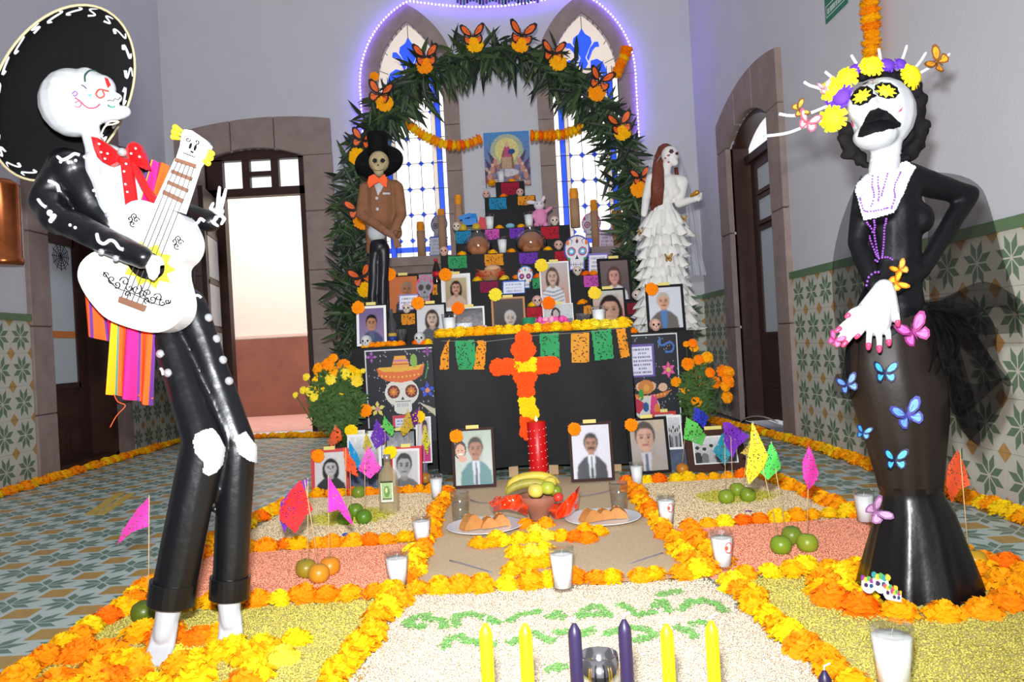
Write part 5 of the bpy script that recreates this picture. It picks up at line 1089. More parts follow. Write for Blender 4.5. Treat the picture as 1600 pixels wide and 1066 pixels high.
# brown tubes with paper flames, on the sills and beside the steps
card = M('brown_cardboard', (176, 136, 104), .85, var=.08, vs=20); flm = M('orange_crepe', (236, 148, 24), .7, var=.15, vs=40)
for px, ya, yb, yt, w_, lab in ((655, 361, 400, 347, 13, 'left of the grey skull sign'), (686, 337, 372, 327, 12, 'behind the grey skull sign'), (716, 320, 362, 305, 12, 'behind the toy truck'), (897, 311, 372, 295, 15, 'tallest, right of the pink rabbit'), (925, 330, 390, 313, 12, 'behind the pink edged skull'), (962, 345, 386, 329, 18, 'widest, at the far right')):
    Y = 7.1; a, b, f_ = P(px, ya, Y), P(px, yb, Y), P(px, yt, Y); r = w_ / 2 * Y / F_PX; zb = WZ0 - .019; on_sill = px < 700 or px > 905
    b = np.array([a[0] + .055 * (a[2] - zb), Y, zb]) if on_sill else np.array([a[0], 6.45 if px > 800 else 6.5, tz(5) if False else 0.0])
    if not on_sill: 
        Y = 6.2 if px > 800 else 6.25; a, f_ = P(px, ya, Y), P(px, yt, Y); b = np.array([a[0], Y, tz(5)]); r = w_ / 2 * Y / F_PX
        if px > 800: b[0] = a[0]; 
    t = thing('paper_torch', 'brown cardboard tube with orange paper flame, ' + lab, 'paper torch', b, 'cardboard tubes with paper flames'); h = a[2] - b[2]
    MB().lathe([(r, 0), (r, h), (r * .8, h), (r * .8, h - .02), (.0001, h - .02)], 16, b).build('tube', card, t); fh = f_[2] - a[2]
    MB().lathe([(r * .85, h - .01), (r * .95, h + fh * .5), (r * .8, h + fh), (.0001, h + fh * .9)], 14, b, None, 0, False, lambda an, i: .12 * np.sin(an * 7)).build('flame', flm, t)
# skull cut-outs with speech signs
def skull_cv(w_, h_, base, rim, e1, e2, dec):
    c = Canvas(w_, h_, base); X, Yv = c.X, c.Y
    c.mask = (((X - .5) / .5) ** 2 + ((Yv - .40) / .40) ** 2 < 1) | ((np.abs(X - .5) < .30) & (Yv > .5) & (Yv < .99))
    inn = (((X - .5) / .44) ** 2 + ((Yv - .40) / .355) ** 2 < 1) | ((np.abs(X - .5) < .25) & (Yv > .5) & (Yv < .95)); c.put(~inn, rim)
    for s_, e in ((-1, e1), (1, e2)):
        x = .5 + s_ * .21; c.ell(x, .46, .16, .125, e[0]).ell(x, .46, .12, .09, e[1]).ell(x, .46, .06, .045, e[2])
        c.ell(.5 + s_ * .36, .22, .06, .07, dec[0]).ell(.5 + s_ * .32, .68, .07, .05, dec[1]); c.line([(.5 + s_ * .3, .1), (.5 + s_ * .18, .16), (.5 + s_ * .22, .24)], .012, dec[2])
    c.poly([(.5, .56), (.43, .68), (.57, .68)], (30, 34, 70)); c.ell(.5, .18, .05, .06, dec[2]).ell(.5, .10, .025, .04, dec[0])
    for k in range(6): c.line([(.28 + k * .09, .78), (.28 + k * .09, .88)], .008, (60, 60, 70))
    c.line([(.26, .83), (.74, .83)], .008, (60, 60, 70)); return c
def sign_cv(w_, h_, rim, lines, ink=(70, 74, 110), bg=(228, 228, 240)):
    c = Canvas(w_, h_, bg); X, Yv = c.X, c.Y; ex = .05 * np.sin(Yv * 22) ; c.mask = (X > .03 + np.abs(ex)) & (X < .97 - np.abs(ex)) & (Yv > .04) & (Yv < .97)
    c.put((X < .10) | (X > .90) | (Yv < .12) | (Yv > .9), rim); r = random.Random(lines)
    for k in range(lines):
        y = .18 + .7 * (k + .5) / lines; x = .16 + r.uniform(0, .08)
        while x < .8: d = r.uniform(.03, .06); c.rect(x, y - .22 / lines, x + d * .6, y + .2 / lines, ink, .75); x += d
    return c
def cutout(nm, label, cat, cv, x0, x1, ya, yb, Y, th=.006):
    tl, tr, bl = P(x0, ya, Y), P(x1, ya - (x1 - x0) * .05, Y), P(x0, yb, Y); tr[2] = tl[2] if False else tr[2]; o = sheet(nm, cv, tl, tr, bl, None, None, th, (tl + tr) / 2 * [1, 1, 0] + [0, 0, bl[2]]); tag(o, label, cat, 'cut-out skulls and signs on the altar'); return o
W3 = lambda a, b, c: (a, b, c)
cutout('skull_cutout', 'grey sugar skull cut-out with violet rim on the left window sill', 'skull cut-out', skull_cv(36, 58, (150, 146, 160), (64, 70, 130), ((60, 60, 80), (120, 120, 140), (50, 50, 60)), ((60, 60, 80), (120, 120, 140), (50, 50, 60)), ((120, 90, 150), (110, 110, 130), (130, 80, 150))), 673, 699, 336, 374, 7.12)
cutout('speech_sign', 'grey paper sign with blue rim below the grey skull cut-out', 'sign', sign_cv(48, 40, (70, 90, 180), 4, (140, 140, 160), (196, 198, 216)), 669, 701, 368, 402, 7.10)
cutout('skull_cutout', 'white sugar skull cut-out with pink rim in front of the right window', 'skull cut-out', skull_cv(40, 56, (206, 204, 212), (206, 120, 170), ((130, 40, 90), (206, 160, 190), (120, 120, 130)), ((40, 90, 110), (70, 190, 190), (30, 100, 120)), ((190, 60, 120), (180, 180, 190), (70, 180, 160))), 909, 939, 333, 374, 7.10)
cutout('speech_sign', 'pink and white paper sign with blue foot beside the pink rimmed skull', 'sign', sign_cv(40, 40, (206, 130, 180), 4, (150, 110, 150), (216, 206, 220)), 934, 963, 358, 390, 7.08)
cutout('skull_cutout', 'large flowered sugar skull cut-out with dark blue rim at the right steps', 'skull cut-out', skull_cv(60, 84, (226, 222, 226), (70, 76, 160), ((190, 40, 110), (70, 180, 214), (240, 240, 250)), ((190, 40, 110), (70, 180, 214), (240, 240, 250)), ((232, 120, 40), (40, 140, 90), (120, 40, 90))), 881, 922, 368, 424, 5.60)
cutout('speech_sign', 'white cloud shaped paper sign with violet rim beside the large skull', 'sign', sign_cv(56, 46, (120, 110, 190), 4), 917, 952, 395, 430, 5.56)
cutout('skull_cutout', 'small flowered sugar skull cut-out with blue rim above the oak frame', 'skull cut-out', skull_cv(40, 56, (224, 222, 216), (50, 110, 190), ((150, 40, 110), (90, 30, 90), (220, 120, 190)), ((150, 40, 110), (90, 30, 90), (220, 120, 190)), ((226, 90, 40), (200, 160, 60), (60, 140, 200))), 808, 833, 416, 452, 5.40)
cutout('speech_sign', 'white paper sign with bright blue rim on top of the oak frame', 'sign', sign_cv(52, 32, (60, 110, 214), 3, (120, 140, 190)), 783, 823, 439, 461, 5.36)
cutout('skull_cutout', 'grey sugar skull cut-out with pink dots beside the left orange photo', 'skull cut-out', skull_cv(40, 56, (136, 136, 142), (206, 90, 130), ((90, 60, 60), (60, 46, 46), (40, 34, 34)), ((90, 60, 60), (60, 46, 46), (40, 34, 34)), ((206, 50, 110), (150, 150, 160), (214, 50, 120))), 650, 677, 431, 472, 5.16)
cutout('speech_sign', 'white paper sign with violet rim over the left orange photo', 'sign', sign_cv(48, 34, (140, 130, 190), 3), 621, 656, 460, 486, 5.13)
# toys, breads, basket, bottle
blu = M('blue_plastic', (20, 124, 206), .35); yel = M('yellow_plastic', (206, 172, 40), .4); redp = M('red_plastic', (196, 26, 44), .4)
c = on(5, 739, .12); t = thing('toy_truck', 'blue toy truck with yellow wheels and red load', 'toy truck', c)
MB().box(c + [.0, 0, .075], (.11, .08, .05)).box(c + [.03, 0, .115], (.06, .07, .05), None, 0, .8).box(c + [-.035, 0, .12], (.10, .075, .03), rotm(0, -.25, 0)).build('body', blu, t)
for dx in (-.055, .05):
    for dy in (-.045, .045): MB().lathe([(.0001, -.012), (.03, -.012), (.03, .012), (.0001, .012)], 16, c + [dx, dy, .03], rotm(PI / 2, 0, 0)).build('wheel', yel, t)
MB().box(c + [.10, .0, .055], (.07, .07, .10), rotm(0, .35, 0)).box(c + [.13, 0, .03], (.06, .06, .06)).build('load', redp, t)
c = on(5, 850, .10); t = thing('toy_rabbit', 'pink and white plush rabbit sitting on the fifth step', 'plush toy', c); pk = M('pink_plush', (226, 142, 186), .9, bump=.4, bs=150); wh = M('white_plush', (222, 214, 218), .9, bump=.4, bs=150)
mb = MB(); mb.ell(c + [0, 0, .085], (.055, .05, .075)); [mb.cap2(c + [s_ * .03, -.02, .03], .022, c + [s_ * .035, -.04, .015], .022) for s_ in (-1, 1)]; mb.cap2(c + [.04, 0, .12], .018, c + [.085, -.02, .15], .014); mb.cap2(c + [-.04, 0, .12], .018, c + [-.06, -.02, .09], .014); blob('body', mb, .006, pk, t)
mb = MB(); mb.ell(c + [-.005, -.01, .175], (.042, .04, .038)); mb.cap2(c + [-.03, 0, .20], .012, c + [-.085, .0, .205], .018); mb.cap2(c + [.02, 0, .205], .012, c + [.035, 0, .235], .016); blob('head', mb, .005, wh, t)
mb = MB(); [mb.ell(c + [s_ * .016 - .005, -.048, .182], .005, None, 6, 4) for s_ in (-1, 1)]; mb.build('eyes', dark, t)
brd = M('brown_bread', (166, 104, 66), .7, var=.2, vs=18); bag = clear_mat('clear_plastic_bag', (246, 244, 244), .25, .15, .08)
for px, s_, lab in ((748, .95, 'left, below the toy truck'), (831, 1.12, 'right, beside the white candle')):
    c = on(4, px, .11); t = thing('bagged_bread', 'round bread in a clear plastic bag, ' + lab, 'bread', c); mb = MB()
    for k in range(6): a = k * PI / 3; mb.ell(c + np.array([.045 * math.cos(a), .03 * math.sin(a) - .01, .07 + .035 * math.sin(a * 1)]) * 1, (.045 * s_, .04, .045 * s_))
    mb.ell(c + [0, 0, .075], (.085 * s_, .055, .075 * s_)); blob('bread', mb, .007, brd, t, 3)
    mb = MB(); mb.lathe([(.06 * s_, .004), (.10 * s_, .04), (.105 * s_, .10), (.07 * s_, .155), (.02, .18), (.05 * s_, .20)], 22, c, None, 0, True, lambda an, i: .07 * np.sin(an * 5 + i * 2) + .04 * np.sin(an * 11 + i), 1, .75); mb.build('bag', bag, t)
c = on(5, 802, .06); tag(MB().ell(c + [0, 0, .022], (.036, .03, .022)).build('sugar_bun', M('pale_blue_sugar', (120, 178, 206), .7), base=c), 'pale blue sugared bun between two marigolds', 'bun')
c = on(3, 762, .09); t = thing('fringed_basket', 'small basket with orange red paper fringe', 'basket', c); MB().lathe([(.05, 0), (.075, .06), (.085, .075), (.07, .07), (.0001, .05)], 18, c).build('basket', M('woven_tan', (190, 140, 100), .8), t)
mb = MB(); fr = M('orange_red_fringe', (236, 76, 30), .8)
for k in range(150):
    a = rng.random() * 6.28; z = rng.uniform(.03, .08); r0 = .07; r1 = rng.uniform(.085, .115); d = np.array([math.cos(a), math.sin(a), 0]); mb.bar(c + d * r0 + [0, 0, z], c + d * r1 + [0, 0, z - rng.uniform(-.01, .03)], .006, .001)
o = mb.build('fringe', fr, t); o['kind'] = 'stuff'; MB().ell(c + [.02, 0, .085], (.06, .05, .03)).build('filling', M('pale_wrapped_bread', (214, 170, 130), .6), t)
c = on(3, 678, .07); t = thing('soda_bottle', 'small dark soda bottle with red label and red cap', 'bottle', c); cola = M('dark_cola', (40, 16, 14), .1, spec=.7); r_ = .03
MB().lathe([(r_ * .9, 0), (r_, .01), (r_ * .85, .05), (r_, .09), (r_ * .8, .115), (.012, .15), (.011, .16), (.0001, .16)], 16, c).build('bottle', cola, t); MB().lathe([(r_ * .98, .052), (r_ * 1.02, .085)], 16, c).build('label', redp, t); MB().lathe([(.0125, .156), (.0125, .176), (.0001, .177)], 12, c).build('cap', redp, t)
c = np.array([P(613, 530, 4.85)[0], 4.85, tz(1)]); t = thing('beer_bottle', 'slim dark bottle with blue and gold label between left photos', 'bottle', c)
MB().lathe([(.03, 0), (.031, .01), (.031, .13), (.012, .18), (.012, .23), (.0001, .23)], 16, c).build('bottle', M('clear_bottle', (70, 70, 76), .1, spec=.7), t); MB().lathe([(.0315, .03), (.0315, .06)], 16, c).build('label', M('blue_label', (44, 60, 140), .5), t); MB().lathe([(.0316, .06), (.0316, .08)], 16, c).build('neck_band', M('gold_label', (206, 170, 60), .5), t)
c = np.array([P(628, 530, 4.8)[0], 4.8, tz(1)]); tag(MB().lathe([(.028, 0), (.034, .1), (.032, .1), (.026, .006), (.0001, .006)], 18, c).build('tumbler', glass, base=c), 'clear tumbler between the left photos on the poster step', 'glass')
# holy picture: a generic haloed figure on clouds, pinned to the wall
cv = Canvas(74, 92, (92, 150, 206)).grad((86, 150, 212), (150, 120, 130)); cv.ell(.5, .34, .36, .30, (206, 206, 150), .7).ell(.5, .33, .26, .22, (240, 224, 140), .8)
for k in range(60): cv.ell(rng.random(), rng.uniform(.55, 1), .05, .04, rng.choice([(196, 120, 70), (150, 70, 60), (226, 190, 160), (90, 110, 160), (120, 60, 70), (226, 214, 206)]), .7)
cv.poly([(.5, .17), (.62, .42), (.66, .66), (.34, .66), (.38, .42)], (150, 110, 80)); cv.poly([(.5, .2), (.44, .3), (.42, .5), (.58, .5), (.56, .3)], (196, 90, 130)); cv.ell(.5, .23, .045, .05, (226, 190, 160)); cv.rect(.38, .46, .6, .66, (214, 180, 150), .7); cv.ell(.6, .36, .08, .05, (60, 80, 140))
for s_ in (-1, 1):
    for k in range(3): x = .5 + s_ * (.26 + .07 * k); y = .5 + .13 * k; cv.poly([(x, y), (x + s_ * .16, y - .16), (x + s_ * .1, y + .04)], (90, 80, 110)); cv.ell(x, y + .04, .05, .07, (206, 150, 130)); cv.ell(x, y - .04, .03, .03, (226, 190, 166))
cv.ell(.5, .74, .25, .07, (224, 220, 224), .8).noise(.2, 2)
t = thing('holy_picture', 'colourful holy picture of a haloed figure pinned between the windows', 'picture', P(790, 292, YB - .02)); tl, tr = P(755, 208, YB - .02), P(826, 204, YB - .02); bl = P(759, 294, YB - .02); sheet('print', cv, tl, tr, bl, t, GLOSSY_PRINT, .003)
cv = Canvas(24, 44, (206, 206, 214)); [cv.rect(.2, .1 + k * .07, .8, .12 + k * .07, (180, 180, 190)) for k in range(11)]; o = sheet('wall_note', cv, P(748, 280, YB - .012), P(771, 279, YB - .012), P(750, 328, YB - .012), None, None, .002, P(760, 328, YB - .012)); tag(o, 'pale paper note taped to the wall left of the narrow step', 'paper note')
# black posters on the wide step
def stars(cv, n, seed=3):
    r = random.Random(seed)
    for _ in range(n): x, y = r.random(), r.random(); cv.line([(x, y), (x + .004, y + .008)], .006, (190, 196, 206), .8)
def petals(cv, cx, cy, r, n, col_, mid, asp):
    for k in range(n): a = k * 2 * PI / n - PI / 2; cv.ell(cx + r * .6 * math.cos(a), cy + r * .6 * math.sin(a) * asp, r * .46, r * .24 * asp, col_, 1, a) if asp == 1 else cv.poly([(cx, cy), (cx + r * .6 * math.cos(a - .42), cy + r * .6 * asp * math.sin(a - .42)), (cx + r * math.cos(a), cy + r * asp * math.sin(a)), (cx + r * .6 * math.cos(a + .42), cy + r * .6 * asp * math.sin(a + .42))], col_)
    cv.ell(cx, cy, r * .28, r * .28 * asp, mid)
asp = 108 / 148
cv = Canvas(108, 148, (34, 36, 44)); stars(cv, 120); cv.line([(.012, 1), (.012, .012), (1, .012)], .010, (206, 208, 214))
petals(cv, .10, .08, .09, 4, (160, 90, 170), (110, 50, 120), asp); petals(cv, .93, .05, .08, 4, (150, 80, 160), (110, 50, 120), asp); petals(cv, .15, .63, .12, 5, (226, 214, 110), (206, 140, 150), asp); petals(cv, .90, .46, .12, 5, (64, 84, 206), (226, 140, 70), asp)
cv.ell(.52, .47, .25, .15, (222, 216, 206)); cv.rect(.40, .53, .66, .66, (222, 220, 212)); cv.ell(.53, .66, .12, .04, (222, 220, 212))
for s_ in (-1, 1): cv.ell(.53 + s_ * .13, .46, .09, .07, (110, 50, 50)); petals(cv, .53 + s_ * .13, .46, .075, 8, (206, 120, 60), (226, 170, 50), asp)
cv.poly([(.53, .51), (.505, .55), (.555, .55)], (40, 36, 44)); cv.line([(.42, .565), (.64, .565)], .008, (60, 50, 60)); [cv.line([(.45 + k * .03, .585), (.45 + k * .03, .62)], .005, (120, 130, 170)) for k in range(6)]
cv.poly([(.16, .20), (.20, .29), (.32, .345), (.52, .365), (.72, .345), (.84, .29), (.88, .18), (.70, .20), (.5, .22), (.34, .205)], (222, 110, 56)); cv.poly([(.17, .20), (.34, .195), (.6, .205), (.87, .18), (.78, .235), (.5, .25), (.26, .24)], (226, 176, 60)); cv.poly([(.38, .21), (.44, .08), (.60, .08), (.66, .21)], (226, 160, 70)); cv.rect(.42, .125, .64, .14, (196, 120, 160)); cv.rect(.40, .165, .65, .175, (196, 90, 60))
[cv.ell(.24 + k * .06, .285 + .02 * math.sin(k * .35 * 1), .012, .01, (236, 200, 80)) for k in range(10)]; cv.ell(.72, .14, .05, .07, (130, 170, 80)); cv.line([(.93, .18), (.88, .33)], .009, (60, 150, 70)); cv.poly([(.76, .58), (1.0, .66), (1.0, .74)], (206, 196, 170))
cv.rect(.36, .71, .74, 1, (206, 70, 90)); cv.rect(.40, .74, .70, 1, (222, 218, 236)); r0 = random.Random(2)
for k in range(8):
    x = .43
    while x < .66: d = r0.uniform(.02, .05); cv.rect(x, .765 + k * .033, x + d * .7, .78 + k * .033, (90, 110, 170), .8); x += d
def poster(label, cv, x0, x1, ya, yb):
    Y = TIER[1][2] - .016; t = thing('poster', label, 'poster', P((x0 + x1) / 2, yb, Y)); z0, z1 = P(x0, yb, Y)[2], P(x0, ya, Y)[2]; xa_, xb_ = P(x0, 600, Y)[0], P(x1, 600, Y)[0]
    sheet('print', cv, (xa_, Y, z1), (xb_, Y, z1), (xa_, Y, z0), t, None, .003)
poster('black poster of a sugar skull in an orange sombrero with paper flowers', cv, 572, 678, 547, 695)
cv = Canvas(90, 150, (34, 36, 44)); stars(cv, 130, 5); cv.line([(0, .012), (.985, .012), (.985, 1)], .011, (206, 208, 214)); asp = 90 / 150
cv.rect(.03, .11, .52, .45, (104, 84, 160)); cv.rect(.07, .135, .48, .43, (222, 220, 240)); r0 = random.Random(4)
for k in range(7):
    x = .10 if k not in (1, 5) else .2
    while x < (.44 if k not in (1, 5) else .34): d = r0.uniform(.025, .055); cv.rect(x, .155 + k * .04, x + d * .7, .172 + k * .04, (80, 76, 110), .8); x += d
q = [(.62, .09), (.66, .06), (.64, .12), (.72, .13), (.84, .10), (.92, .14), (.88, .20), (.76, .20)]; cv.line([(a, b) for a, b in smooth_path(q, .05)], .02, (70, 110, 180))
petals(cv, .79, .39, .15, 6, (232, 90, 160), (206, 190, 90), asp)
cv.ell(.22, .555, .10, .05, (224, 180, 150)).ell(.42, .555, .10, .05, (224, 180, 150)).ell(.66, .57, .09, .045, (224, 180, 150)).ell(.32, .56, .16, .075, (206, 130, 60)).ell(.33, .57, .06, .035, (226, 160, 70)); cv.poly([(.0, .62), (.4, .655), (.84, .60), (.7, .67), (.4, .70), (0, .69)], (214, 120, 60)); cv.ell(.32, .78, .26, .13, (214, 210, 206)); cv.ell(.22, .64, .05, .06, (60, 150, 60)); cv.poly([(.10, .66), (.30, .74), (.16, .84), (.02, .8)], (190, 40, 70)); cv.ell(.3, .77, .06, .05, (40, 90, 150)); cv.poly([(.42, .64), (.5, .64), (.62, .9), (.36, .9)], (214, 60, 130)); cv.ell(.52, .8, .06, .06, (226, 130, 50)); cv.ell(.9, .9, .04, .03, (60, 150, 206))
for k in range(10): cv.ell(.06 + k * .07, .675 - .012 * k * .3, .012, .012, (240, 190, 110))
poster('black poster of a smiling skull with pink flower and white text panel', cv, 984, 1062, 523, 672)

# ------------------------------------------------------------------ butterflies
WING = {'up': [(0, 0), (.10, .26), (.30, .50), (.52, .60), (.64, .52), (.60, .32), (.46, .12), (.22, .0)], 'lo': [(0, 0), (.22, -.02), (.44, .04), (.50, -.14), (.42, -.34), (.26, -.42), (.10, -.26)]}
def butterfly(c, size, wing, rim, label, up=(0, 0, 1), face=(0, -1, 0), fold=.45, group='paper butterflies', dots=None, asym=(1, 1)):
    c = np.asarray(c, float); f = nrm(face); u = np.asarray(up, float); u = nrm(u - f * u.dot(f)); r_ = np.cross(u, f); r_ = -r_ if False else r_
    t = thing('butterfly', label, 'butterfly', c, group); mw = M('wing_%d_%d_%d' % wing, wing, .5, var=.15, vs=60); mr = M('wing_rim_%d_%d_%d' % rim, rim, .6)
    size = size * .68
    for s_, k in ((1, asym[0]), (-1, asym[1])):
        ux = (r_ * math.cos(fold) + f * math.sin(fold) * s_) * k; nn = nrm(np.cross(ux, u)); m0 = MB(); m1 = MB(); m2 = MB()
        for nm in ('up', 'lo'):
            p = np.array(WING[nm]) * size * [s_, 1]; p = p[::-1] if s_ > 0 else p
            m0.prism(p, c, ux, u, .0015); qc = p.mean(0); m1.prism((p - qc) * .68 + qc * [.97, 1.0], c + nn * .0012, ux, u, .001)
        o = m0.build('wing', mr, t); m1.build('wing_print', mw, o)
        for a in (.35, .75, 1.1, -.35, -.9): m2.tube([c + nn * .0016 + (ux * s_ * math.cos(a) + u * math.sin(a)) * size * v for v in (.14, .46)], size * .008, 4)
        m2.build('wing_veins', mr, o)
    MB().tube([c - u * size * .28 + f * .002, c + f * .004, c + u * size * .16 + f * .002], [size * .02, size * .035, size * .02], 6).tube([c + u * size * .14, c + u * size * .34 + r_ * size * .10], size * .008, 4).tube([c + u * size * .14, c + u * size * .34 - r_ * size * .10], size * .008, 4).build('body', mr, t)
    return t
CR, CU, CF = RC.T @ np.array([1, 0, 0]), RC.T @ np.array([0, 1, 0]), RC.T @ np.array([0, 0, -1])

# ------------------------------------------------------------------ the guitar player
YM = 1.92; K = YM / F_PX
def q(x, y, d=0.0): return P(x, y, YM + d)
bone = M('white_papier_mache', (186, 188, 192), .55, spec=.3, bump=.12, bs=40); blk = M('black_painted_papier_mache', (13, 14, 18), .33, spec=.5, bump=.12, bs=35); silver = M('silver_button', (196, 198, 204), .3, metal=.6); whp = M('white_paint_line', (236, 238, 246), .5)
mar = thing('skeleton_guitarist', 'tall papier-mache skeleton in black suit and sombrero playing a white guitar', 'skeleton figure', (q(300, 800)[0], YM, 0))
mb = MB(); mb.ell(q(113, 161), (49 * K, 44 * K, 53 * K)); mb.cap2(q(136, 140), 32 * K, q(158, 138), 22 * K); mb.cap2(q(150, 150), 22 * K, q(183, 153), 8 * K); mb.cap2(q(138, 176), 21 * K, q(188, 176), 11 * K); mb.ell(q(195, 174), (9 * K, 12 * K, 9 * K)); mb.cap2(q(135, 122), 17 * K, q(158, 126), 10 * K); mb.cap2(q(162, 128), 7 * K, q(172, 138), 5 * K)
mb.cap2(q(138, 190), 15 * K, q(146, 225), 14 * K); mb.cap2(q(146, 222), 14 * K, q(158, 262, .02), 20 * K)
sk = blob('skull', mb, .0045, bone, mar, 4, [(q(148, 123, -.05), 15 * K, [0, .04, 0]), (q(186, 160, -.02), 7 * K, [-.006, .012, 0]), (q(120, 178, -.07), 18 * K, [0, .006, 0])])
T = bvh(sk)
for nm, pts, r, colr in (('face_paint', [(133, 128), (133, 118), (140, 111), (150, 112)], .0022, (40, 70, 60)), ('face_paint', [(170, 143), (163, 141), (155, 140), (150, 147), (156, 153), (163, 149), (160, 142)], .0022, (206, 60, 40)), ('face_paint', [(117, 153), (125, 158), (133, 166), (140, 169), (150, 168), (156, 163)], .0016, (190, 50, 80)),
                         ('face_paint', [(117, 165), (122, 168), (127, 163), (123, 158), (117, 161)], .0016, (226, 90, 110)), ('face_paint', [(114, 149), (118, 150), (121, 146), (117, 143), (113, 147)], .0016, (130, 80, 170)), ('face_paint', [(127, 133), (131, 135), (135, 139)], .0018, (96, 70, 100)), ('face_paint', [(137, 148), (140, 150), (142, 147)], .0018, (90, 180, 190)), ('face_paint', [(169, 165), (174, 168), (180, 167)], .0022, (60, 140, 110)), ('face_paint', [(191, 162), (195, 164)], .0022, (80, 170, 180)),
                         ('teeth_line', [(168, 158), (172, 156), (176, 158), (180, 154), (184, 156), (188, 152)], .0014, (90, 92, 96)), ('chin_cord', [(77, 130), (95, 143), (110, 158), (130, 175), (150, 189), (163, 196)], .0014, (214, 204, 180))):
    m_ = MB(); stroke(m_, T, pts, r)
    if m_.v: m_.build(nm, M('paint_%d_%d_%d' % colr, colr, .6), sk)
m_ = MB(); patch(m_, T, [(163, 122), (168, 123), (173, 133), (168, 138), (165, 130)], .8); 
if m_.v: m_.build('nose_paint', M('paint_red', (170, 28, 32), .6), sk)
MB().tube([q(x, y, -.03) for x, y in smooth_path([(165, 195), (172, 190), (186, 190), (178, 194), (166, 196), (160, 205), (158, 214), (166, 218)], 3)], .0022, 5).build('cord_bow', M('cream_cord', (214, 204, 180), .8), mar)
# sombrero
e1p, e2p = np.array([.488, -.873]), np.array([.873, .488]); HD = .13
def hatpt(r, a, lift=0.0):
    p_ = np.array([92., 143.]) + r * (146 * math.cos(a) * e1p + 103 * math.sin(a) * e2p); return P(p_[0], p_[1], YM + HD + .14 * r * math.sin(a)) + hn * lift
hn = np.zeros(3); hc = hatpt(0, 0); e1 = nrm(hatpt(1, 0) - hatpt(1, PI)); hn = nrm(np.cross(e1, hatpt(1, PI / 2) - hatpt(1, -PI / 2))); hn = hn if hn[1] > 0 else -hn; a_ = 146 * K
felt = M('black_felt', (13, 13, 15), .8, spec=.15, bump=.15, bs=50)
mb = MB(); nA = 56; prof = [(.0, .0), (.45, .004), (.75, .006), (.92, -.004), (1.0, -.016)]
def hatmesh(mb, off, flip):
    V = [hatpt(r, 2 * PI * j / nA, l + off) for r, l in prof[1:] for j in range(nA)] + [hatpt(0, 0, off)]; n_ = len(prof) - 1; f = []
    for i in range(n_ - 1):
        for j in range(nA): f.append((i * nA + j, i * nA + (j + 1) % nA, (i + 1) * nA + (j + 1) % nA, (i + 1) * nA + j))
    f += [(n_ * nA, (j + 1) % nA, j) for j in range(nA)]; mb.add(V, f, 0, True)
hatmesh(mb, 0, 0); hatmesh(mb, .006, 1); so = mb.build('sombrero', felt, mar)
MB().lathe([(.36 * a_, .004), (.33 * a_, .06), (.26 * a_, .15), (.12 * a_, .24), (.0001, .25)], 32, hc, np.stack([e1, np.cross(hn, e1), hn], 1)).build('hat_crown', felt, so)
MB().tube([hatpt(1.0, 2 * PI * j / nA, -.014) for j in range(nA)], .0035, 6, closed=True).build('hat_edge_cord', M('cream_edge', (190, 176, 140), .7), so)
for k in range(22):
    a = 2 * PI * k / 22 + .1; m_ = MB(); pts = []
    for v in np.linspace(-1, 1, 12): pts.append(hatpt(.93 + .05 * v * (1 if k % 2 else .8), a + .085 * math.sin(v * PI) * (1 if k % 3 else -1) + .05 * v, -.009))
    m_.tube(pts, .0045, 6, squash=.5); m_.build('white_scroll', whp, so)
# shirt, jacket and arms
mb = MB(); mb.cap2(q(168, 262, .03), 38 * K, q(205, 340, .04), 46 * K); mb.cap2(q(205, 340, .04), 46 * K, q(245, 440, .06), 44 * K); mb.cap2(q(158, 245, .01), 20 * K, q(180, 270, .0), 26 * K); blob('shirt', mb, .006, bone, mar, 5, noise=.0012, nscale=45)
mb = MB(); mb.cap2(q(104, 262, .02), 31 * K, q(70, 312, -.01), 25 * K); mb.cap2(q(72, 314, -.01), 25 * K, q(90, 345, -.05), 23 * K); mb.cap2(q(90, 342, -.05), 23 * K, q(222, 402, -.15), 17 * K); mb.ell(q(110, 258, .0), (33 * K, 30 * K, 24 * K)); mb.cap2(q(115, 270, .01), 32 * K, q(150, 325, .01), 26 * K); mb.cap2(q(148, 322, .01), 24 * K, q(172, 352, .0), 15 * K); mb.cap2(q(190, 268, .11), 42 * K, q(258, 430, .12), 48 * K)
mb.cap2(q(215, 260, .06), 22 * K, q(255, 325, .12), 22 * K); mb.cap2(q(252, 325, .12), 22 * K, q(330, 346, .06), 18 * K)
jk = blob('jacket', mb, .006, blk, mar, 4, noise=.0016, nscale=50); T = bvh(jk)
for pts in ([(90, 245), (98, 250), (108, 246), (116, 241), (124, 243)], [(152, 366), (155, 377), (163, 381), (172, 376), (180, 379), (187, 388), (193, 390)], [(298, 342), (304, 350), (310, 347), (314, 342), (320, 346)], [(60, 312), (66, 320), (72, 324)], [(75, 283), (82, 285), (90, 290), (92, 300)]):
    m_ = MB(); stroke(m_, T, pts, .0042, off=.001)
    if m_.v: m_.build('white_scroll', whp, jk)
m_ = MB()
for x, y, r in ((146, 298, 2.5), (151, 306, 2.5), (156, 314, 2.5), (161, 324, 2.6), (95, 253, 2.6), (107, 254, 2.6), (118, 251, 2.6), (132, 246, 3), (78, 333, 5), (84, 340, 6), (80, 345, 4), (110, 352, 2.5), (118, 356, 2.5)):
    h = hit(T, x, y, .001)
    if h is not None: m_.ell(h, (r * K, .003, r * K), None, 8, 5)
m_.build('white_beads', whp, jk)['kind'] = 'stuff'
for x, y in ((168, 337), (175, 345), (160, 392), (183, 402)):
    h = hit(T, x, y, .004)
    if h is None: h = q(x, y, -.12)
    MB().ell(h, (5 * K, .005, 4.5 * K), None, 10, 6).build('silver_button', silver, jk)
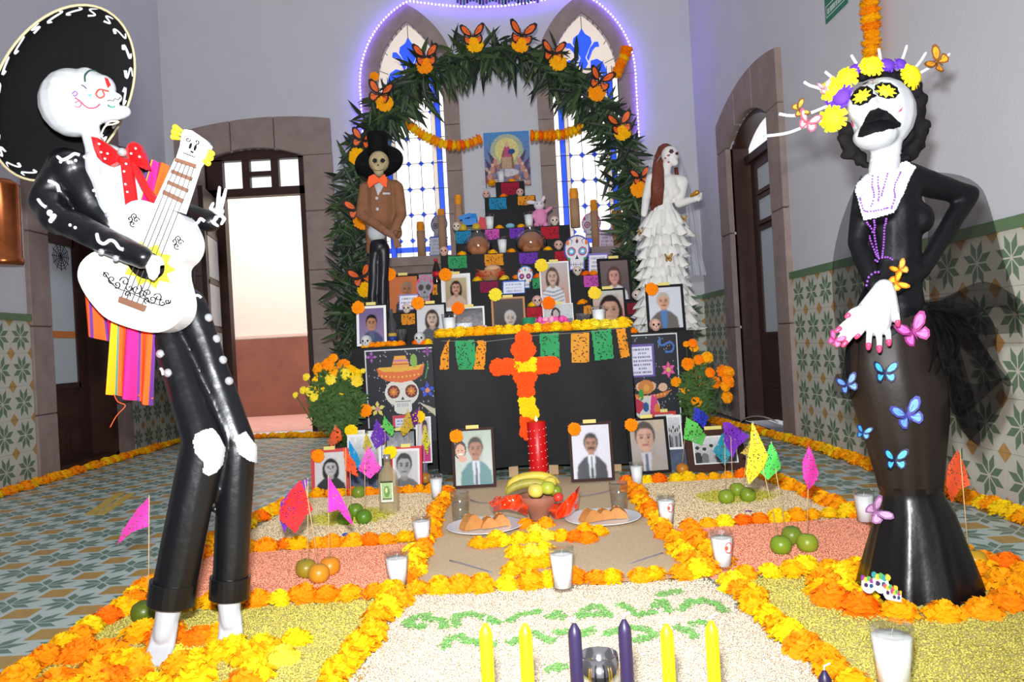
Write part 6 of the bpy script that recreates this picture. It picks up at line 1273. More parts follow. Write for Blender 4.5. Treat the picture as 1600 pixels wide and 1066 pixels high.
def hand(nm, palm, fingers, vox, m, parent, smooth=2):
    mb = MB()
    for p in palm: mb.cap2(*p)
    for f in fingers:
        for a, b in zip(f[:-1], f[1:]): mb.cap2(a[0], a[1], b[0], b[1], 8)
    return blob(nm, mb, vox, m, parent, smooth)
hand('right_hand', [(q(224, 402, -.15), 9 * K, q(238, 410, -.15), 8 * K)], [[(q(236, 404, -.15), 4.5 * K), (q(246, 414, -.16), 4 * K), (q(247, 426, -.15), 3 * K)], [(q(238, 408, -.15), 4.5 * K), (q(243, 420, -.16), 4 * K), (q(244, 432, -.15), 3 * K)], [(q(234, 411, -.15), 4.5 * K), (q(239, 423, -.16), 4 * K), (q(240, 436, -.15), 3 * K)], [(q(230, 412, -.15), 4 * K), (q(233, 424, -.16), 3.6 * K), (q(235, 434, -.15), 2.8 * K)], [(q(238, 402, -.15), 4.5 * K), (q(249, 404, -.17), 4 * K), (q(254, 412, -.16), 3.2 * K)]], .0028, bone, mar, 1)
hand('left_hand', [(q(334, 340, .06), 8 * K, q(342, 330, .06), 9 * K)], [[(q(340, 328, .05), 4 * K), (q(341, 312, .04), 3.4 * K), (q(343, 293, .05), 2.8 * K)], [(q(345, 326, .05), 4 * K), (q(349, 312, .04), 3.4 * K), (q(353, 296, .05), 2.8 * K)], [(q(336, 330, .04), 3.6 * K), (q(329, 326, .02), 3.2 * K), (q(333, 318, .02), 2.8 * K)], [(q(345, 336, .05), 4 * K), (q(351, 342, .04), 3.2 * K), (q(346, 350, .04), 2.8 * K)], [(q(338, 340, .04), 3.8 * K), (q(333, 348, .03), 3.2 * K), (q(340, 353, .03), 2.8 * K)]], .0028, bone, mar, 1)
# trousers, cuffs, knees, feet
mb = MB(); mb.ell(q(283, 480, .06), (40 * K, 40 * K, 34 * K)); mb.cap2(q(300, 485, .05), 26 * K, q(336, 590, .04), 25 * K); mb.cap2(q(336, 590, .04), 25 * K, q(371, 692, .03), 28 * K); mb.cap2(q(371, 700, .03), 28 * K, q(359, 918, .03), 28 * K)
mb.cap2(q(262, 520, .04), 27 * K, q(288, 600, .01), 28 * K); mb.cap2(q(288, 600, .01), 28 * K, q(318, 692, -.03), 31 * K); mb.cap2(q(316, 700, -.03), 32 * K, q(272, 922, -.04), 33 * K)
tr = blob('trousers', mb, .006, blk, mar, 4, noise=.0006, nscale=30); T = bvh(tr)
for x, y, x2, y2, d, r in ((272, 908, 267, 944, -.04, 34), (360, 900, 358, 934, .03, 30)):
    a, b = q(x, y, d), q(x2, y2, d); MB().tube([a, a + (b - a) * .02, b - (b - a) * .02, b], [r * K, (r + 1) * K, (r + 1) * K, r * K], 24, sm=False).build('trouser_cuff', blk, tr)
for poly in ([(303, 690), (306, 680), (318, 673), (330, 671), (340, 682), (349, 700), (345, 725), (335, 738), (324, 743), (316, 738), (318, 722), (306, 708)], [(368, 692), (370, 682), (382, 675), (390, 687), (403, 703), (399, 724), (387, 720), (373, 709)]):
    m_ = MB(); patch(m_, T, poly, 1.2, 0, .006); m_.build('knee_cap', bone, tr)
for x, y in ((329, 497), (341, 530), (351, 563), (361, 596), (245, 553), (257, 583)):
    h = hit(T, x - (4 if x > 300 else -6), y, .002)
    if h is None: h = q(x, y, .02)
    MB().lathe([(.0001, .009), (3 * K, .008), (6 * K, .003), (7 * K, .0), (5 * K, -.006), (.0001, -.006)], 14, h, axes_z([-.25 if x < 300 else .55, -1, .1]), 0, True, lambda an, i: .06 * np.sin(an * 7)).build('silver_concho', silver, tr)
m_ = MB(); [stroke(m_, T, p_, .004) for p_ in ([(287, 470), (296, 466), (308, 462), (314, 466)], [(243, 588), (247, 578), (253, 577), (256, 586)], [(249, 622), (250, 610), (258, 606)])]
if m_.v: m_.build('white_scroll', whp, tr)
def foot(nm, ank, toe, d, w_):
    mb = MB(); A, B = q(*ank, d), q(*toe, d - .03); mb.cap2(A, w_ * .95 * K, A + (B - A) * .5, w_ * .8 * K)
    for k in range(5):
        o = CR * (k - 2) * w_ * .36 * K; mb.cap2(A + (B - A) * .3 + o * .9, 6 * K, A + (B - A) * .75 + o, 6 * K, 8); mb.cap2(A + (B - A) * .75 + o, 6.2 * K, B + o * 1.05 + CF * -.025 + np.array([0, 0, -.002]), 5 * K, 8)
    return blob(nm, mb, .004, bone, mar, 2)
foot('left_foot', (264, 952), (249, 1030), -.04, 20); foot('right_foot', (358, 938), (362, 1006), .03, 19)
# bow tie
rd = M('red_satin', (206, 22, 26), .3, spec=.5); yb_ = YM - .06
def flat(px, Y, th, m, nm, parent, by=None):
    mb = MB(); A = np.array([P(x, y, Y + (by(x, y) if by else 0)) for x, y in px]); n_ = len(A); B = A + [0, th, 0]; mb.add(np.concatenate([A, B]), [tuple(range(n_)), tuple(range(2 * n_ - 1, n_ - 1, -1))] + [(i, n_ + i, n_ + (i + 1) % n_, (i + 1) % n_) for i in range(n_)])
    me = mb.mesh(nm, m, BASE[parent]); bm = bmesh.new(); bm.from_mesh(me); bmesh.ops.recalc_face_normals(bm, faces=bm.faces); bm.to_mesh(me); bm.free(); return obj(nm, me, parent)
bt_ = flat([(142, 213), (152, 215), (164, 222), (176, 232), (188, 240), (183, 253), (172, 259), (160, 253), (152, 245), (146, 230)], yb_, .02, rd, 'bow_tie', mar, lambda x, y: .012 * math.sin((x - 142) * .1))
flat([(194, 238), (200, 226), (208, 221), (217, 225), (223, 238), (231, 262), (222, 263), (212, 256), (202, 250)], yb_, .02, rd, 'bow_wing', bt_, lambda x, y: .01 * math.sin((x - 190) * .12)); flat([(187, 246), (203, 248), (209, 290), (214, 329), (197, 332), (192, 290)], yb_ - .012, .012, rd, 'bow_tail', bt_); flat([(203, 250), (212, 256), (230, 290), (247, 314), (238, 322), (222, 296), (208, 268)], yb_ - .006, .012, rd, 'bow_tail', bt_)
MB().ell(P(191, 238, yb_ - .012), (7 * K, .012, 6.5 * K), None, 12, 8).build('brooch', silver, bt_); m_ = MB()
for x, y in ((158, 238), (164, 248), (155, 225), (168, 240), (212, 232), (205, 240), (218, 245), (194, 268), (196, 288), (199, 300), (204, 318), (197, 256)): m_.ell(P(x, y, yb_ - .016), (1.8 * K, .004, 1.8 * K), None, 6, 4)
m_.build('white_dots', whp, bt_)['kind'] = 'stuff'
# striped serape
def stripes(w_, h_, seq):
    c = Canvas(w_, h_, (240, 90, 40)); x = 0
    for wd, colr in seq: c.rect(x, 0, x + wd, 1, colr); x += wd
    return c
OR2, PU2, MA2, YE2, TE2 = (246, 88, 36), (96, 50, 120), (240, 40, 120), (236, 160, 30), (60, 130, 120)
ser = thing('serape', 'orange, magenta and purple striped serape hanging behind the white guitar', 'serape', q(205, 625, .04))
seq = [(.12, OR2), (.05, PU2), (.14, OR2), (.08, PU2), (.22, MA2), (.05, PU2), (.08, YE2), (.05, TE2), (.21, OR2)]; seq2 = [(.10, YE2), (.05, TE2), (.17, OR2), (.05, PU2), (.20, MA2), (.07, PU2), (.30, OR2), (.06, PU2)]
wavy = lambda s_: (lambda u, v: .012 * math.sin(u * 14 + s_) * (.4 + v))
sheet('cloth', stripes(36, 14, seq), q(131, 440, .03), q(208, 468, .03), q(138, 524, .03), ser, CLOTH_PRINT, 0, None, wavy(0)); sheet('cloth', stripes(36, 20, seq2), q(176, 488, .0), q(244, 506, .0), q(170, 616, .0), ser, CLOTH_PRINT, 0, None, wavy(2)); sheet('cloth', stripes(24, 14, [(.2, PU2), (.1, YE2), (.2, MA2), (.1, PU2), (.4, OR2)]), q(230, 248, .02), q(264, 258, .02), q(214, 316, .0), ser, CLOTH_PRINT, 0, None, wavy(4))
MB().tube([q(x, y, .0) for x, y in smooth_path([(215, 617), (228, 624), (240, 622)], 4)], .0015, 5).tube([q(x, y, .0) for x, y in smooth_path([(172, 668), (182, 650), (196, 634), (184, 628), (178, 616)], 4)], .0012, 5).build('loose_thread', M('orange_thread', (226, 84, 40), .9), ser)
# ------------------------------------------------------------------ white guitar
YGt = YM - .075; gt = thing('guitar', 'white guitar with black scroll ornament held by the skeleton', 'guitar', P(210, 515, YGt)); gw = M('glossy_white_paint', (226, 226, 228), .3, spec=.5); tan = M('tan_strip', (112, 74, 54), .6); ink = M('black_ink', (14, 13, 16), .7, spec=.1); yl = M('yellow_paper', (244, 224, 40), .6)
outl = [(240, 318), (262, 326), (283, 336), (292, 350), (299, 366), (301, 380), (298, 394), (291, 405), (283, 412), (279, 420), (280, 435), (285, 455), (288, 475), (284, 495), (271, 510), (250, 519), (225, 518), (190, 508), (163, 495), (140, 470), (126, 447), (121, 430), (126, 411), (142, 396), (162, 389), (178, 384), (186, 374), (184, 360), (180, 346), (188, 328), (205, 315), (222, 313)]
outl = [tuple(p_) for p_ in smooth_path(outl + [outl[0]], 6)[:-1]]
flat(outl, YGt, .075, gw, 'body', gt); flat([(274, 246), (307, 258), (283, 332), (240, 320)], YGt - .008, .03, gw, 'neck', gt); hd = flat([(284, 208), (288, 202), (300, 204), (322, 219), (327, 226), (322, 242), (307, 262), (274, 250), (281, 228)], YGt - .012, .022, gw, 'headstock', gt)
for a, b, c_, d_ in (((274, 246), (307, 257), (305, 263), (272, 252)), ((268, 264), (300, 277), (298, 283), (266, 270)), ((262, 281), (294, 295), (292, 301), (260, 287)), ((255, 296), (287, 311), (284, 318), (253, 303))): flat([a, b, c_, d_], YGt - .0125 if a[1] > 250 else YGt - .014, .004, tan, 'fret', gt)
MB().lathe([(.0001, .003), (1, .003), (1, 0)], 30, P(229, 414, YGt), np.stack([(CR * .9 - CU * .42) * 29 * K, (CR * .42 + CU * .9) * 21 * K, -CF], 1), 0, False).build('sound_hole', ink, gt)
star = []
for k in range(20):
    a = k * PI / 10; rr = 1.0 if k % 2 else .72; x, y = 46 * rr * math.cos(a), 36 * rr * math.sin(a); star.append((231 + x * .9 - y * .42, 414 + x * .42 + y * .9))
flat(star[::-1], YGt - .0015, .001, yl, 'paper_star', gt)
flat([(186, 463), (227, 478), (223, 487), (184, 472)], YGt - .01, .01, tan, 'bridge', gt)
def curl(mb, cx, cy, r, a0, sgn, turns=1.4, Y=None):
    pts = [P(cx + r * (1 - t) * math.cos(a0 + sgn * t * turns * 2 * PI), cy + r * (1 - t) * math.sin(a0 + sgn * t * turns * 2 * PI), Y) for t in np.linspace(0, .85, 22)]; mb.tube(pts, .0030, 5, squash=.4)
m_ = MB(); Yo = YGt - .0012
for k, (x, y, r) in enumerate(((165, 430, 5), (175, 437, 7), (183, 445, 6), (195, 440, 8), (203, 450, 7), (213, 452, 9), (222, 460, 7), (231, 458, 8), (238, 468, 7), (247, 465, 7), (254, 474, 6), (262, 471, 5), (199, 460, 5), (230, 470, 5))): curl(m_, x, y, r, k * 1.1, 1 if k % 2 else -1, 1.4, Yo)
m_.tube([P(x, y, Yo) for x, y in smooth_path([(162, 425), (180, 448), (205, 458), (225, 467), (250, 477), (266, 472)], 4)], .0028, 5, squash=.4)
for cx_0, cy_0 in ((208, 344), (277, 379)):
    for k in range(4): curl(m_, cx_0 + 5 * math.cos(k * 1.7), cy_0 + 6 * math.sin(k * 1.7), 5, k, 1 if k % 2 else -1, 1.3, Yo)
m_.build('scroll_ornament', ink, gt)
for k in range(5):
    t_ = k / 4; a, b = np.array([262, 287]) * (1 - t_) + np.array([291, 299]) * t_, np.array([190, 464]) * (1 - t_) + np.array([222, 476]) * t_; a2 = np.array([278, 252]) * (1 - t_) + np.array([303, 261]) * t_
    MB().tube([P(*a2, YGt - .016), P(*a, YGt - .016), P(*b, YGt - .012)], .0011, 4).build('string', M('grey_string', (84, 74, 70), .5), gt)
for pts in ([(285, 205), (274, 199)], [(284, 211), (272, 206)], [(282, 217), (271, 214)], [(318, 232), (331, 240)], [(316, 239), (329, 247)], [(313, 246), (325, 255)]):
    MB().cap2(P(*pts[0], YGt - .004), 2 * K, P(*pts[1], YGt - .004), 4.6 * K, 10).build('tuning_peg', yl, gt)
m_ = MB(); [m_.ell(P(x, y, YGt - .0125), (rx * K, .001, ry * K), rotm(0, .35, 0), 12, 6) for x, y, rx, ry in ((297.5, 228, 2.2, 5), (305, 231, 2.2, 5), (299, 237, 1.5, 1.5), (301, 238, 1.5, 1.5))]; [m_.tube([P(288 + k * 2.6, 237.5 + k * .95, YGt - .0125), P(287 + k * 2.6, 241 + k * .95, YGt - .0125)], .0008, 4) for k in range(7)]; m_.tube([P(287, 239, YGt - .0125), P(305, 246, YGt - .0125)], .0008, 4); curl(m_, 294, 218, 4, 0, 1, 1.2, YGt - .0125); curl(m_, 308, 222, 4, 2, -1, 1.2, YGt - .0125); m_.build('painted_skull_face', ink, hd)

# ------------------------------------------------------------------ the lady in black
YQ = 2.03; KQ = YQ / F_PX
def s(x, y, d=0.0): return P(x, y, YQ + d)
K2 = KQ; cat = thing('skeleton_lady', 'papier-mache skeleton lady in black gown with flower crown and open mouth', 'skeleton figure', (s(1430, 800)[0], YQ, 0))
mb = MB(); mb.ell(s(1378, 178), (50 * K2, 48 * K2, 56 * K2)); mb.ell(s(1368, 212, -.03), (33 * K2, 34 * K2, 22 * K2)); mb.ell(s(1360, 165, -.03), (34 * K2, 34 * K2, 34 * K2))
for k in range(8): mb.ell(s(1385 - k * .8, 228 + k * 7, .0), (24 * K2, 22 * K2, 4.5 * K2)); 
mb.cap2(s(1386, 220), 20 * K2, s(1380, 285), 20 * K2)
fc = blob('skull', mb, .005, bone, cat, 3, [(s(1346, 152, -.12), 17 * K2, [0, .018, 0]), (s(1384, 146, -.10), 17 * K2, [0, .018, 0])]); T = bvh(fc)
def jag(c, n, r0, r1, sq=1.0, rot=0):
    o = []
    for k in range(2 * n): a = k * PI / n; rr = r0 if k % 2 else r1; x, y = rr * math.cos(a), rr * sq * math.sin(a); o.append((c[0] + x * math.cos(rot) - y * math.sin(rot), c[1] + x * math.sin(rot) + y * math.cos(rot)))
    return o
for nm, poly, m, off in (('mouth', [(1341, 214), (1344, 203), (1349, 194), (1352, 184), (1357, 176), (1360, 172), (1366, 171), (1372, 168), (1378, 171), (1385, 173), (1390, 177), (1396, 182), (1401, 187), (1404, 190), (1408, 193), (1406, 198), (1396, 202), (1388, 202), (1378, 206), (1368, 207), (1358, 211), (1348, 214)], ink, .002), ('eye_paint', jag((1347, 150), 9, 18, 20, .72, -.5), ink, .0012), ('eye_paint', jag((1385, 142), 9, 19, 21, .62, .2), ink, .0012), ('eye_flower', jag((1347, 151), 9, 10, 17, .6, -.6), yl, .0026), ('eye_flower', jag((1384, 143), 9, 11, 18, .6, .25), yl, .0026), ('nose_paint', [(1357, 151), (1362, 145), (1370, 150), (1364, 153)], ink, .0015),
                         ('cheek_paint', [(1402, 176), (1410, 168), (1411, 166), (1408, 174)], M('cheek_pink', (206, 60, 100), .6), .0012), ('cheek_paint', [(1330, 188), (1333, 190), (1335, 198), (1332, 197)], M('cheek_pink', (206, 60, 100), .6), .0012), ('brow_gem', [(1360, 128), (1364, 126), (1364, 130)], M('cheek_pink', (206, 60, 100), .6), .0015)):
    m_ = MB(); patch(m_, T, poly, 1.0, 0, off)
    if m_.v: m_.build(nm, m, fc)
m_ = MB(); [stroke(m_, T, p_, .0012) for p_ in ([(1330, 150), (1340, 136), (1352, 130), (1362, 128), (1364, 140), (1372, 146)], [(1366, 133), (1378, 126), (1392, 128), (1402, 136), (1406, 146)])]
if m_.v: m_.build('eye_outline', M('pale_green_paint', (190, 214, 190), .6), fc)
hair = M('black_crepe', (24, 21, 24), .85, spec=.15, bump=.6, bs=45); mb = MB(); mb.ell(s(1388, 178, .07), (58 * K2, 40 * K2, 64 * K2)); r0 = random.Random(3)
for x, y, r in ((1322, 205, 14), (1320, 222, 17), (1332, 238, 16), (1346, 252, 13), (1356, 262, 9), (1425, 135, 16), (1434, 155, 17), (1437, 178, 17), (1438, 200, 17), (1433, 220, 17), (1425, 238, 17), (1412, 246, 14), (1345, 118, 12), (1362, 114, 12), (1382, 112, 13), (1402, 118, 14), (1416, 126, 14)):
    for k in range(5): mb.ell(s(x + r0.uniform(-6, 6), y + r0.uniform(-6, 6), .03 + r0.uniform(-.02, .02)), np.array([r * r0.uniform(.5, .8), r * .6, r * r0.uniform(.5, .8)]) * K2, rotm(r0.random() * 3, r0.random() * 3, 0), 8, 6)
blob('hair', mb, .006, hair, cat, 1, noise=.003, nscale=70)
satin = M('black_glitter_satin', (12, 12, 16), .55, spec=.22, var=.3, vs=80, bump=.15, bs=60); mb = MB()
mb.ell(s(1388, 305, .02), (50 * K2, 42 * K2, 44 * K2)); mb.ell(s(1368, 325, -.02), (30 * K2, 30 * K2, 26 * K2)); mb.ell(s(1432, 342, .0), (26 * K2, 30 * K2, 26 * K2)); mb.cap2(s(1396, 330, .02), 44 * K2, s(1400, 410, .02), 35 * K2); mb.cap2(s(1400, 410, .02), 35 * K2, s(1392, 480, .02), 50 * K2); mb.ell(s(1388, 520, .02), (60 * K2, 50 * K2, 30 * K2))
mb.cap2(s(1412, 278, .02), 26 * K2, s(1455, 288, .03), 21 * K2); mb.cap2(s(1455, 290, .03), 21 * K2, s(1514, 304, .05), 15 * K2); mb.cap2(s(1512, 306, .05), 16 * K2, s(1440, 425, -.0), 13 * K2); mb.cap2(s(1440, 425, .0), 13 * K2, s(1395, 452, -.08), 11 * K2)
mb.cap2(s(1352, 300, .02), 18 * K2, s(1340, 380, .0), 15 * K2); mb.cap2(s(1340, 380, .0), 15 * K2, s(1366, 446, -.09), 12 * K2)
bod = blob('bodice', mb, .006, satin, cat, 4, noise=.0012, nscale=45); T = bvh(bod)
m_ = MB(); patch(m_, T, [(1338, 299), (1342, 284), (1348, 275), (1364, 267), (1390, 262), (1416, 254), (1430, 262), (1420, 279), (1412, 300), (1404, 318), (1394, 332), (1372, 338), (1351, 343), (1346, 325)], 1.5, 0, .004); m_.build('white_yoke', M('pale_lace', (222, 228, 236), .6, bump=.2, bs=50), bod)
bead = M('purple_bead', (120, 62, 150), .3, spec=.6); T2 = T
def beads(pts, r, nm, tree=None, off=.006, d=None, step=3.2):
    m_ = MB()
    for x, y in smooth_path(pts, step):
        h = hit(tree, x, y, off) if tree else s(x, y, d)
        if h is not None: m_.ell(h, r, None, 6, 4)
    if m_.v: o = m_.build(nm, bead, cat); o['kind'] = 'stuff'
for pts in ([(1366, 268), (1364, 290), (1366, 310), (1362, 322)], [(1372, 270), (1373, 295), (1372, 315)], [(1388, 272), (1382, 290), (1376, 308)], [(1406, 272), (1397, 290), (1395, 310), (1390, 325)], [(1347, 312), (1352, 328), (1365, 329), (1385, 325)]): beads(pts, .0028, 'necklace', T)
for pts in ([(1356, 345), (1362, 372), (1373, 400)], [(1366, 342), (1370, 372), (1375, 402)], [(1383, 340), (1383, 370), (1380, 402)], [(1367, 410), (1376, 404), (1388, 402), (1395, 406)], [(1357, 446), (1359, 435), (1366, 428), (1373, 428)]): beads(pts, .0036, 'necklace', T, .006, None, 4)
# hands with pink nails
dh = -.115; pal = [(s(1380, 450, dh), 13 * K2, s(1345, 500, dh), 16 * K2), (s(1382, 450, dh), 13 * K2, s(1370, 505, dh), 20 * K2), (s(1386, 455, dh), 12 * K2, s(1390, 490, dh), 14 * K2)]
tips = [((1345, 482), (1332, 487), (1324, 494)), ((1340, 494), (1322, 505), (1309, 516)), ((1340, 504), (1320, 520), (1306, 535)), ((1346, 508), (1330, 524), (1319, 538)), ((1352, 508), (1345, 518), (1339, 526)), ((1360, 512), (1358, 526), (1357, 542)), ((1372, 514), (1374, 530), (1374, 546)), ((1384, 508), (1388, 522), (1389, 536)), ((1394, 480), (1401, 492), (1403, 506))]
gh = hand('gloved_hands', pal, [[(s(*a, dh - .01), 5.4 * K2), (s(*b, dh - .018), 4.6 * K2), (s(*c_, dh - .012), 4.0 * K2)] for a, b, c_ in tips], .0026, bone, cat, 1)
nail = M('pink_nail', (236, 66, 110), .3)
for a, b, c_ in tips: e = np.array(c_) + (np.array(c_) - np.array(b)) * .15; d0 = np.array(c_) - (np.array(c_) - np.array(b)) * .2; MB().cap2(s(*d0, dh - .017), 4.2 * K2, s(*e, dh - .016), 3.0 * K2, 8).build('nail', nail, cat)
# gown
plas = M('black_shiny_plastic', (15, 14, 16), .32, spec=.45, bump=.25, bs=14); gauze = M('brown_black_gauze', (34, 26, 22), .5, spec=.3, bump=.25, bs=14)
rings = [(480, 1342, 1446), (510, 1332, 1452), (540, 1325, 1456), (565, 1322, 1462), (600, 1328, 1474), (650, 1342, 1478), (700, 1358, 1475), (740, 1370, 1471), (757, 1374, 1470), (765, 1377, 1470), (775, 1377, 1473), (800, 1372, 1488), (850, 1360, 1506), (900, 1349, 1524), (925, 1344, 1532)]
def skirt(rg, m, nm, amp):
    V = []; n = 60
    for i, (y, xl, xr) in enumerate(rg):
        c_ = s((xl + xr) / 2, y, .03); r = (xr - xl) / 2 * K2; z = c_[2]
        if y == 925: z = .004
        for j in range(n):
            a = 2 * PI * j / n; f_ = 1 + amp(y) * (math.sin(a * 9 + y * .01) + .5 * math.sin(a * 17 + 1)); V.append([c_[0] + r * f_ * math.cos(a), c_[1] + r * .9 * f_ * math.sin(a), z])
    f = [(i * n + j, i * n + (j + 1) % n, (i + 1) * n + (j + 1) % n, (i + 1) * n + j) for i in range(len(rg) - 1) for j in range(n)]
    return MB().add(V, f, 0, True).build(nm, m, cat)
sk1 = skirt(rings[:10], gauze, 'skirt_top', lambda y: .012 if y < 740 else .03); sk2 = skirt(rings[8:], plas, 'skirt_flare', lambda y: .01 + .03 * max(0, (y - 775) / 150)); T1, T2 = bvh(sk1), bvh(sk2)
# sheer black tulle
def tulle(nm, Lp, Rp, d0, d1, m, parent, nu=20, nv=26, amp=.035, ph=0, Pf=s):
    Lq, Rq = np.array(smooth_path(Lp, 8)), np.array(smooth_path(Rp, 8)); tL, tR = np.linspace(0, 1, len(Lq)), np.linspace(0, 1, len(Rq))
    def f(u, v):
        a = np.array([np.interp(v, tL, Lq[:, k]) for k in (0, 1)]); b = np.array([np.interp(v, tR, Rq[:, k]) for k in (0, 1)]); p_ = a + (b - a) * u; return Pf(p_[0], p_[1], d0 + (d1 - d0) * u + amp * (math.sin(u * 13 + v * 4 + ph) + .5 * math.sin(u * 29 - v * 7 + ph)) * (.4 + v))
    return MB().grid(f, nu, nv).build(nm, m, parent)
tul = M('black_tulle', (16, 15, 18), .9, spec=.1, alpha=.6); tul2 = M('dense_black_tulle', (14, 13, 17), .9, spec=.1, alpha=.6)
tulle('veil', [(1432, 262), (1448, 330), (1450, 400), (1452, 470), (1448, 530)], [(1450, 268), (1500, 274), (1532, 292), (1548, 330), (1566, 400), (1588, 470), (1594, 520)], .03, .14, tul, cat)
tulle('veil', [(1345, 274), (1325, 318), (1308, 370), (1300, 430), (1306, 520), (1318, 610)], [(1358, 285), (1348, 340), (1345, 400), (1350, 470), (1345, 530), (1340, 600)], .06, .04, tul, cat, ph=2)
tulle('veil', [(1445, 480), (1460, 540), (1485, 620), (1500, 670), (1528, 697)], [(1500, 455), (1550, 500), (1560, 560), (1580, 600), (1560, 650)], .08, .12, tul, cat, ph=1)
for k, (Lp, Rp, d0, d1, m_0) in enumerate(((([(1428, 486), (1450, 520), (1470, 600), (1500, 668), (1529, 698)]), [(1452, 478), (1490, 520), (1515, 600), (1530, 660), (1532, 697)], .0, .10, tul2), ([(1430, 480), (1470, 500), (1520, 560), (1575, 605)], [(1450, 470), (1500, 488), (1550, 560), (1584, 602)], -.02, .10, tul2), ([(1440, 470), (1480, 462), (1540, 440), (1598, 470)], [(1440, 505), (1500, 500), (1560, 480), (1604, 500)], .0, .14, tul),
        ([(1424, 480), (1440, 500), (1452, 540), (1448, 580)], [(1450, 474), (1484, 500), (1500, 545), (1470, 590)], -.05, .03, tul2), ([(1438, 476), (1470, 470), (1512, 478), (1560, 515)], [(1440, 520), (1480, 540), (1520, 548), (1556, 540)], -.03, .10, tul2), ([(1460, 500), (1480, 560), (1490, 640), (1515, 690)], [(1500, 490), (1550, 560), (1570, 620), (1545, 660)], .04, .12, tul), ([(1436, 560), (1470, 620), (1500, 650), (1560, 600)], [(1440, 540), (1480, 580), (1520, 600), (1570, 590)], .03, .1, tul))):
    tulle('veil_tail', Lp, Rp, d0, d1, m_0, cat, 16, 22, .045, k * 1.7)
tulle('veil_tail', [(1306, 585), (1300, 605), (1308, 622)], [(1345, 580), (1342, 605), (1330, 625)], .05, .05, tul2, cat, ph=1)
# flower crown
yf, pf = M('yellow_daisy', (250, 222, 24), .7), M('violet_daisy', (96, 48, 176), .7)
daisy_rings = ((16, .15, 1.05, .10), (16, .3, .92, .34), (13, .45, .74, .52), (9, .55, .5, .62)); dm_y = flower_mesh('daisy_yellow', yf, 91, daisy_rings, .13); dm_p = flower_mesh('daisy_violet', pf, 92, daisy_rings, .13)
for x, y, r, k, d in ((1302, 185, 21, 0, -.02), (1300, 140, 18, 0, -.02), (1324, 122, 17, 0, -.03), (1362, 104, 18, 0, -.04), (1421, 120, 21, 0, -.03), (1316, 152, 18, 1, -.03), (1301, 158, 11, 1, -.01), (1337, 109, 10, 1, -.02), (1386, 103, 13, 1, -.04), (1406, 102, 12, 1, -.03)):
    share('crown_flower', dm_p if k else dm_y, s(x, y, d + .03), cat, axes_z(nrm(np.array([(x - 1378) * .012, -1, (150 - y) * .008]))) @ rotm(0, 0, rng.random() * 6), (r * K2, r * K2, r * K2 * .8))
twig = M('white_twig', (222, 222, 228), .6)
for pts in ([(1290, 186), (1262, 196), (1230, 208), (1194, 213)], [(1292, 166), (1262, 178), (1236, 181), (1217, 178)], [(1302, 148), (1280, 138), (1266, 134), (1256, 128)], [(1318, 132), (1304, 124), (1289, 112)], [(1342, 106), (1336, 96), (1330, 86)], [(1376, 98), (1375, 88), (1373, 76)], [(1402, 104), (1410, 92), (1417, 71)], [(1428, 108), (1438, 96), (1447, 82)], [(1436, 115), (1452, 106), (1468, 98), (1484, 84)]): MB().tube([s(x, y, .02) for x, y in smooth_path(pts, 5)], .0042, 6).build('crown_twig', twig, cat)
for x, y, sz, wc, rc_, lab, up_ in ((1261, 193, .075, (236, 190, 196), (196, 90, 110), 'white and pink butterfly on the lowest twig of the flower crown', (.4, 0, 1)), (1247, 172, .06, (206, 160, 60), (110, 70, 40), 'brown and yellow butterfly on the second twig of the flower crown', (1, 0, .4)), (1289, 139, .05, (226, 190, 206), (170, 120, 140), 'pale pink butterfly beside the upper left yellow crown flower', (-.3, 0, 1)), (1464, 98, .085, (226, 150, 30), (120, 70, 20), 'orange butterfly on the right twigs of the flower crown', (-1, 0, .6))):
    butterfly(s(x, y, .0), sz, wc, rc_, lab, up_, (.1, -1, .1), .4)
TT = [T1, T2, bvh(gh), bvh(bod)]
for x, y, sz, wc, rc_, lab, tr_, up_ in ((1382, 584, .078, (70, 176, 232), (30, 34, 70), 'blue butterfly highest on the front of the skirt', T1, (.05, 0, 1)), (1324, 602, .07, (96, 140, 214), (40, 44, 90), 'pale blue butterfly at the left hip of the skirt', None, (-.3, 0, 1)), (1418, 650, .10, (110, 160, 240), (70, 70, 150), 'largest violet blue butterfly in the middle of the skirt', T1, (-.35, 0, 1)), (1348, 677, .05, (60, 150, 220), (30, 50, 110), 'small blue butterfly at the left edge of the skirt', None, (.3, 0, 1)), (1398, 720, .078, (80, 190, 236), (30, 34, 70), 'blue butterfly lowest on the front of the skirt above the band', T1, (.05, 0, 1)),
                                  (1427, 520, .105, (236, 110, 196), (150, 50, 120), 'large pink butterfly beside the pink nailed hands', None, (-.45, 0, 1)), (1304, 532, .05, (236, 100, 160), (150, 50, 100), 'small pink butterfly at the left finger tips', None, (.6, 0, 1)), (1406, 422, .055, (244, 180, 40), (190, 110, 20), 'upper yellow butterfly above the white hands', None, (-.6, 0, 1)), (1400, 442, .06, (244, 190, 50), (190, 110, 20), 'lower yellow butterfly on the wrist of the white hands', None, (.9, 0, .4)), (1368, 800, .085, (206, 160, 200), (150, 100, 150), 'lilac butterfly at the left edge of the skirt flare by the candle', None, (.9, 0, .5))):
    hs_ = [h_ for h_ in (hit(tt, x + ox_, y, .012) for tt in TT for ox_ in (0, 10, 18)) if h_ is not None]; h = min(hs_, key=lambda v: v[1]) if hs_ else s(x, y, -.06); h = P(x, y, h[1])
    butterfly(h, sz, wc, rc_, lab, up_, (0, -1, .05), .35)
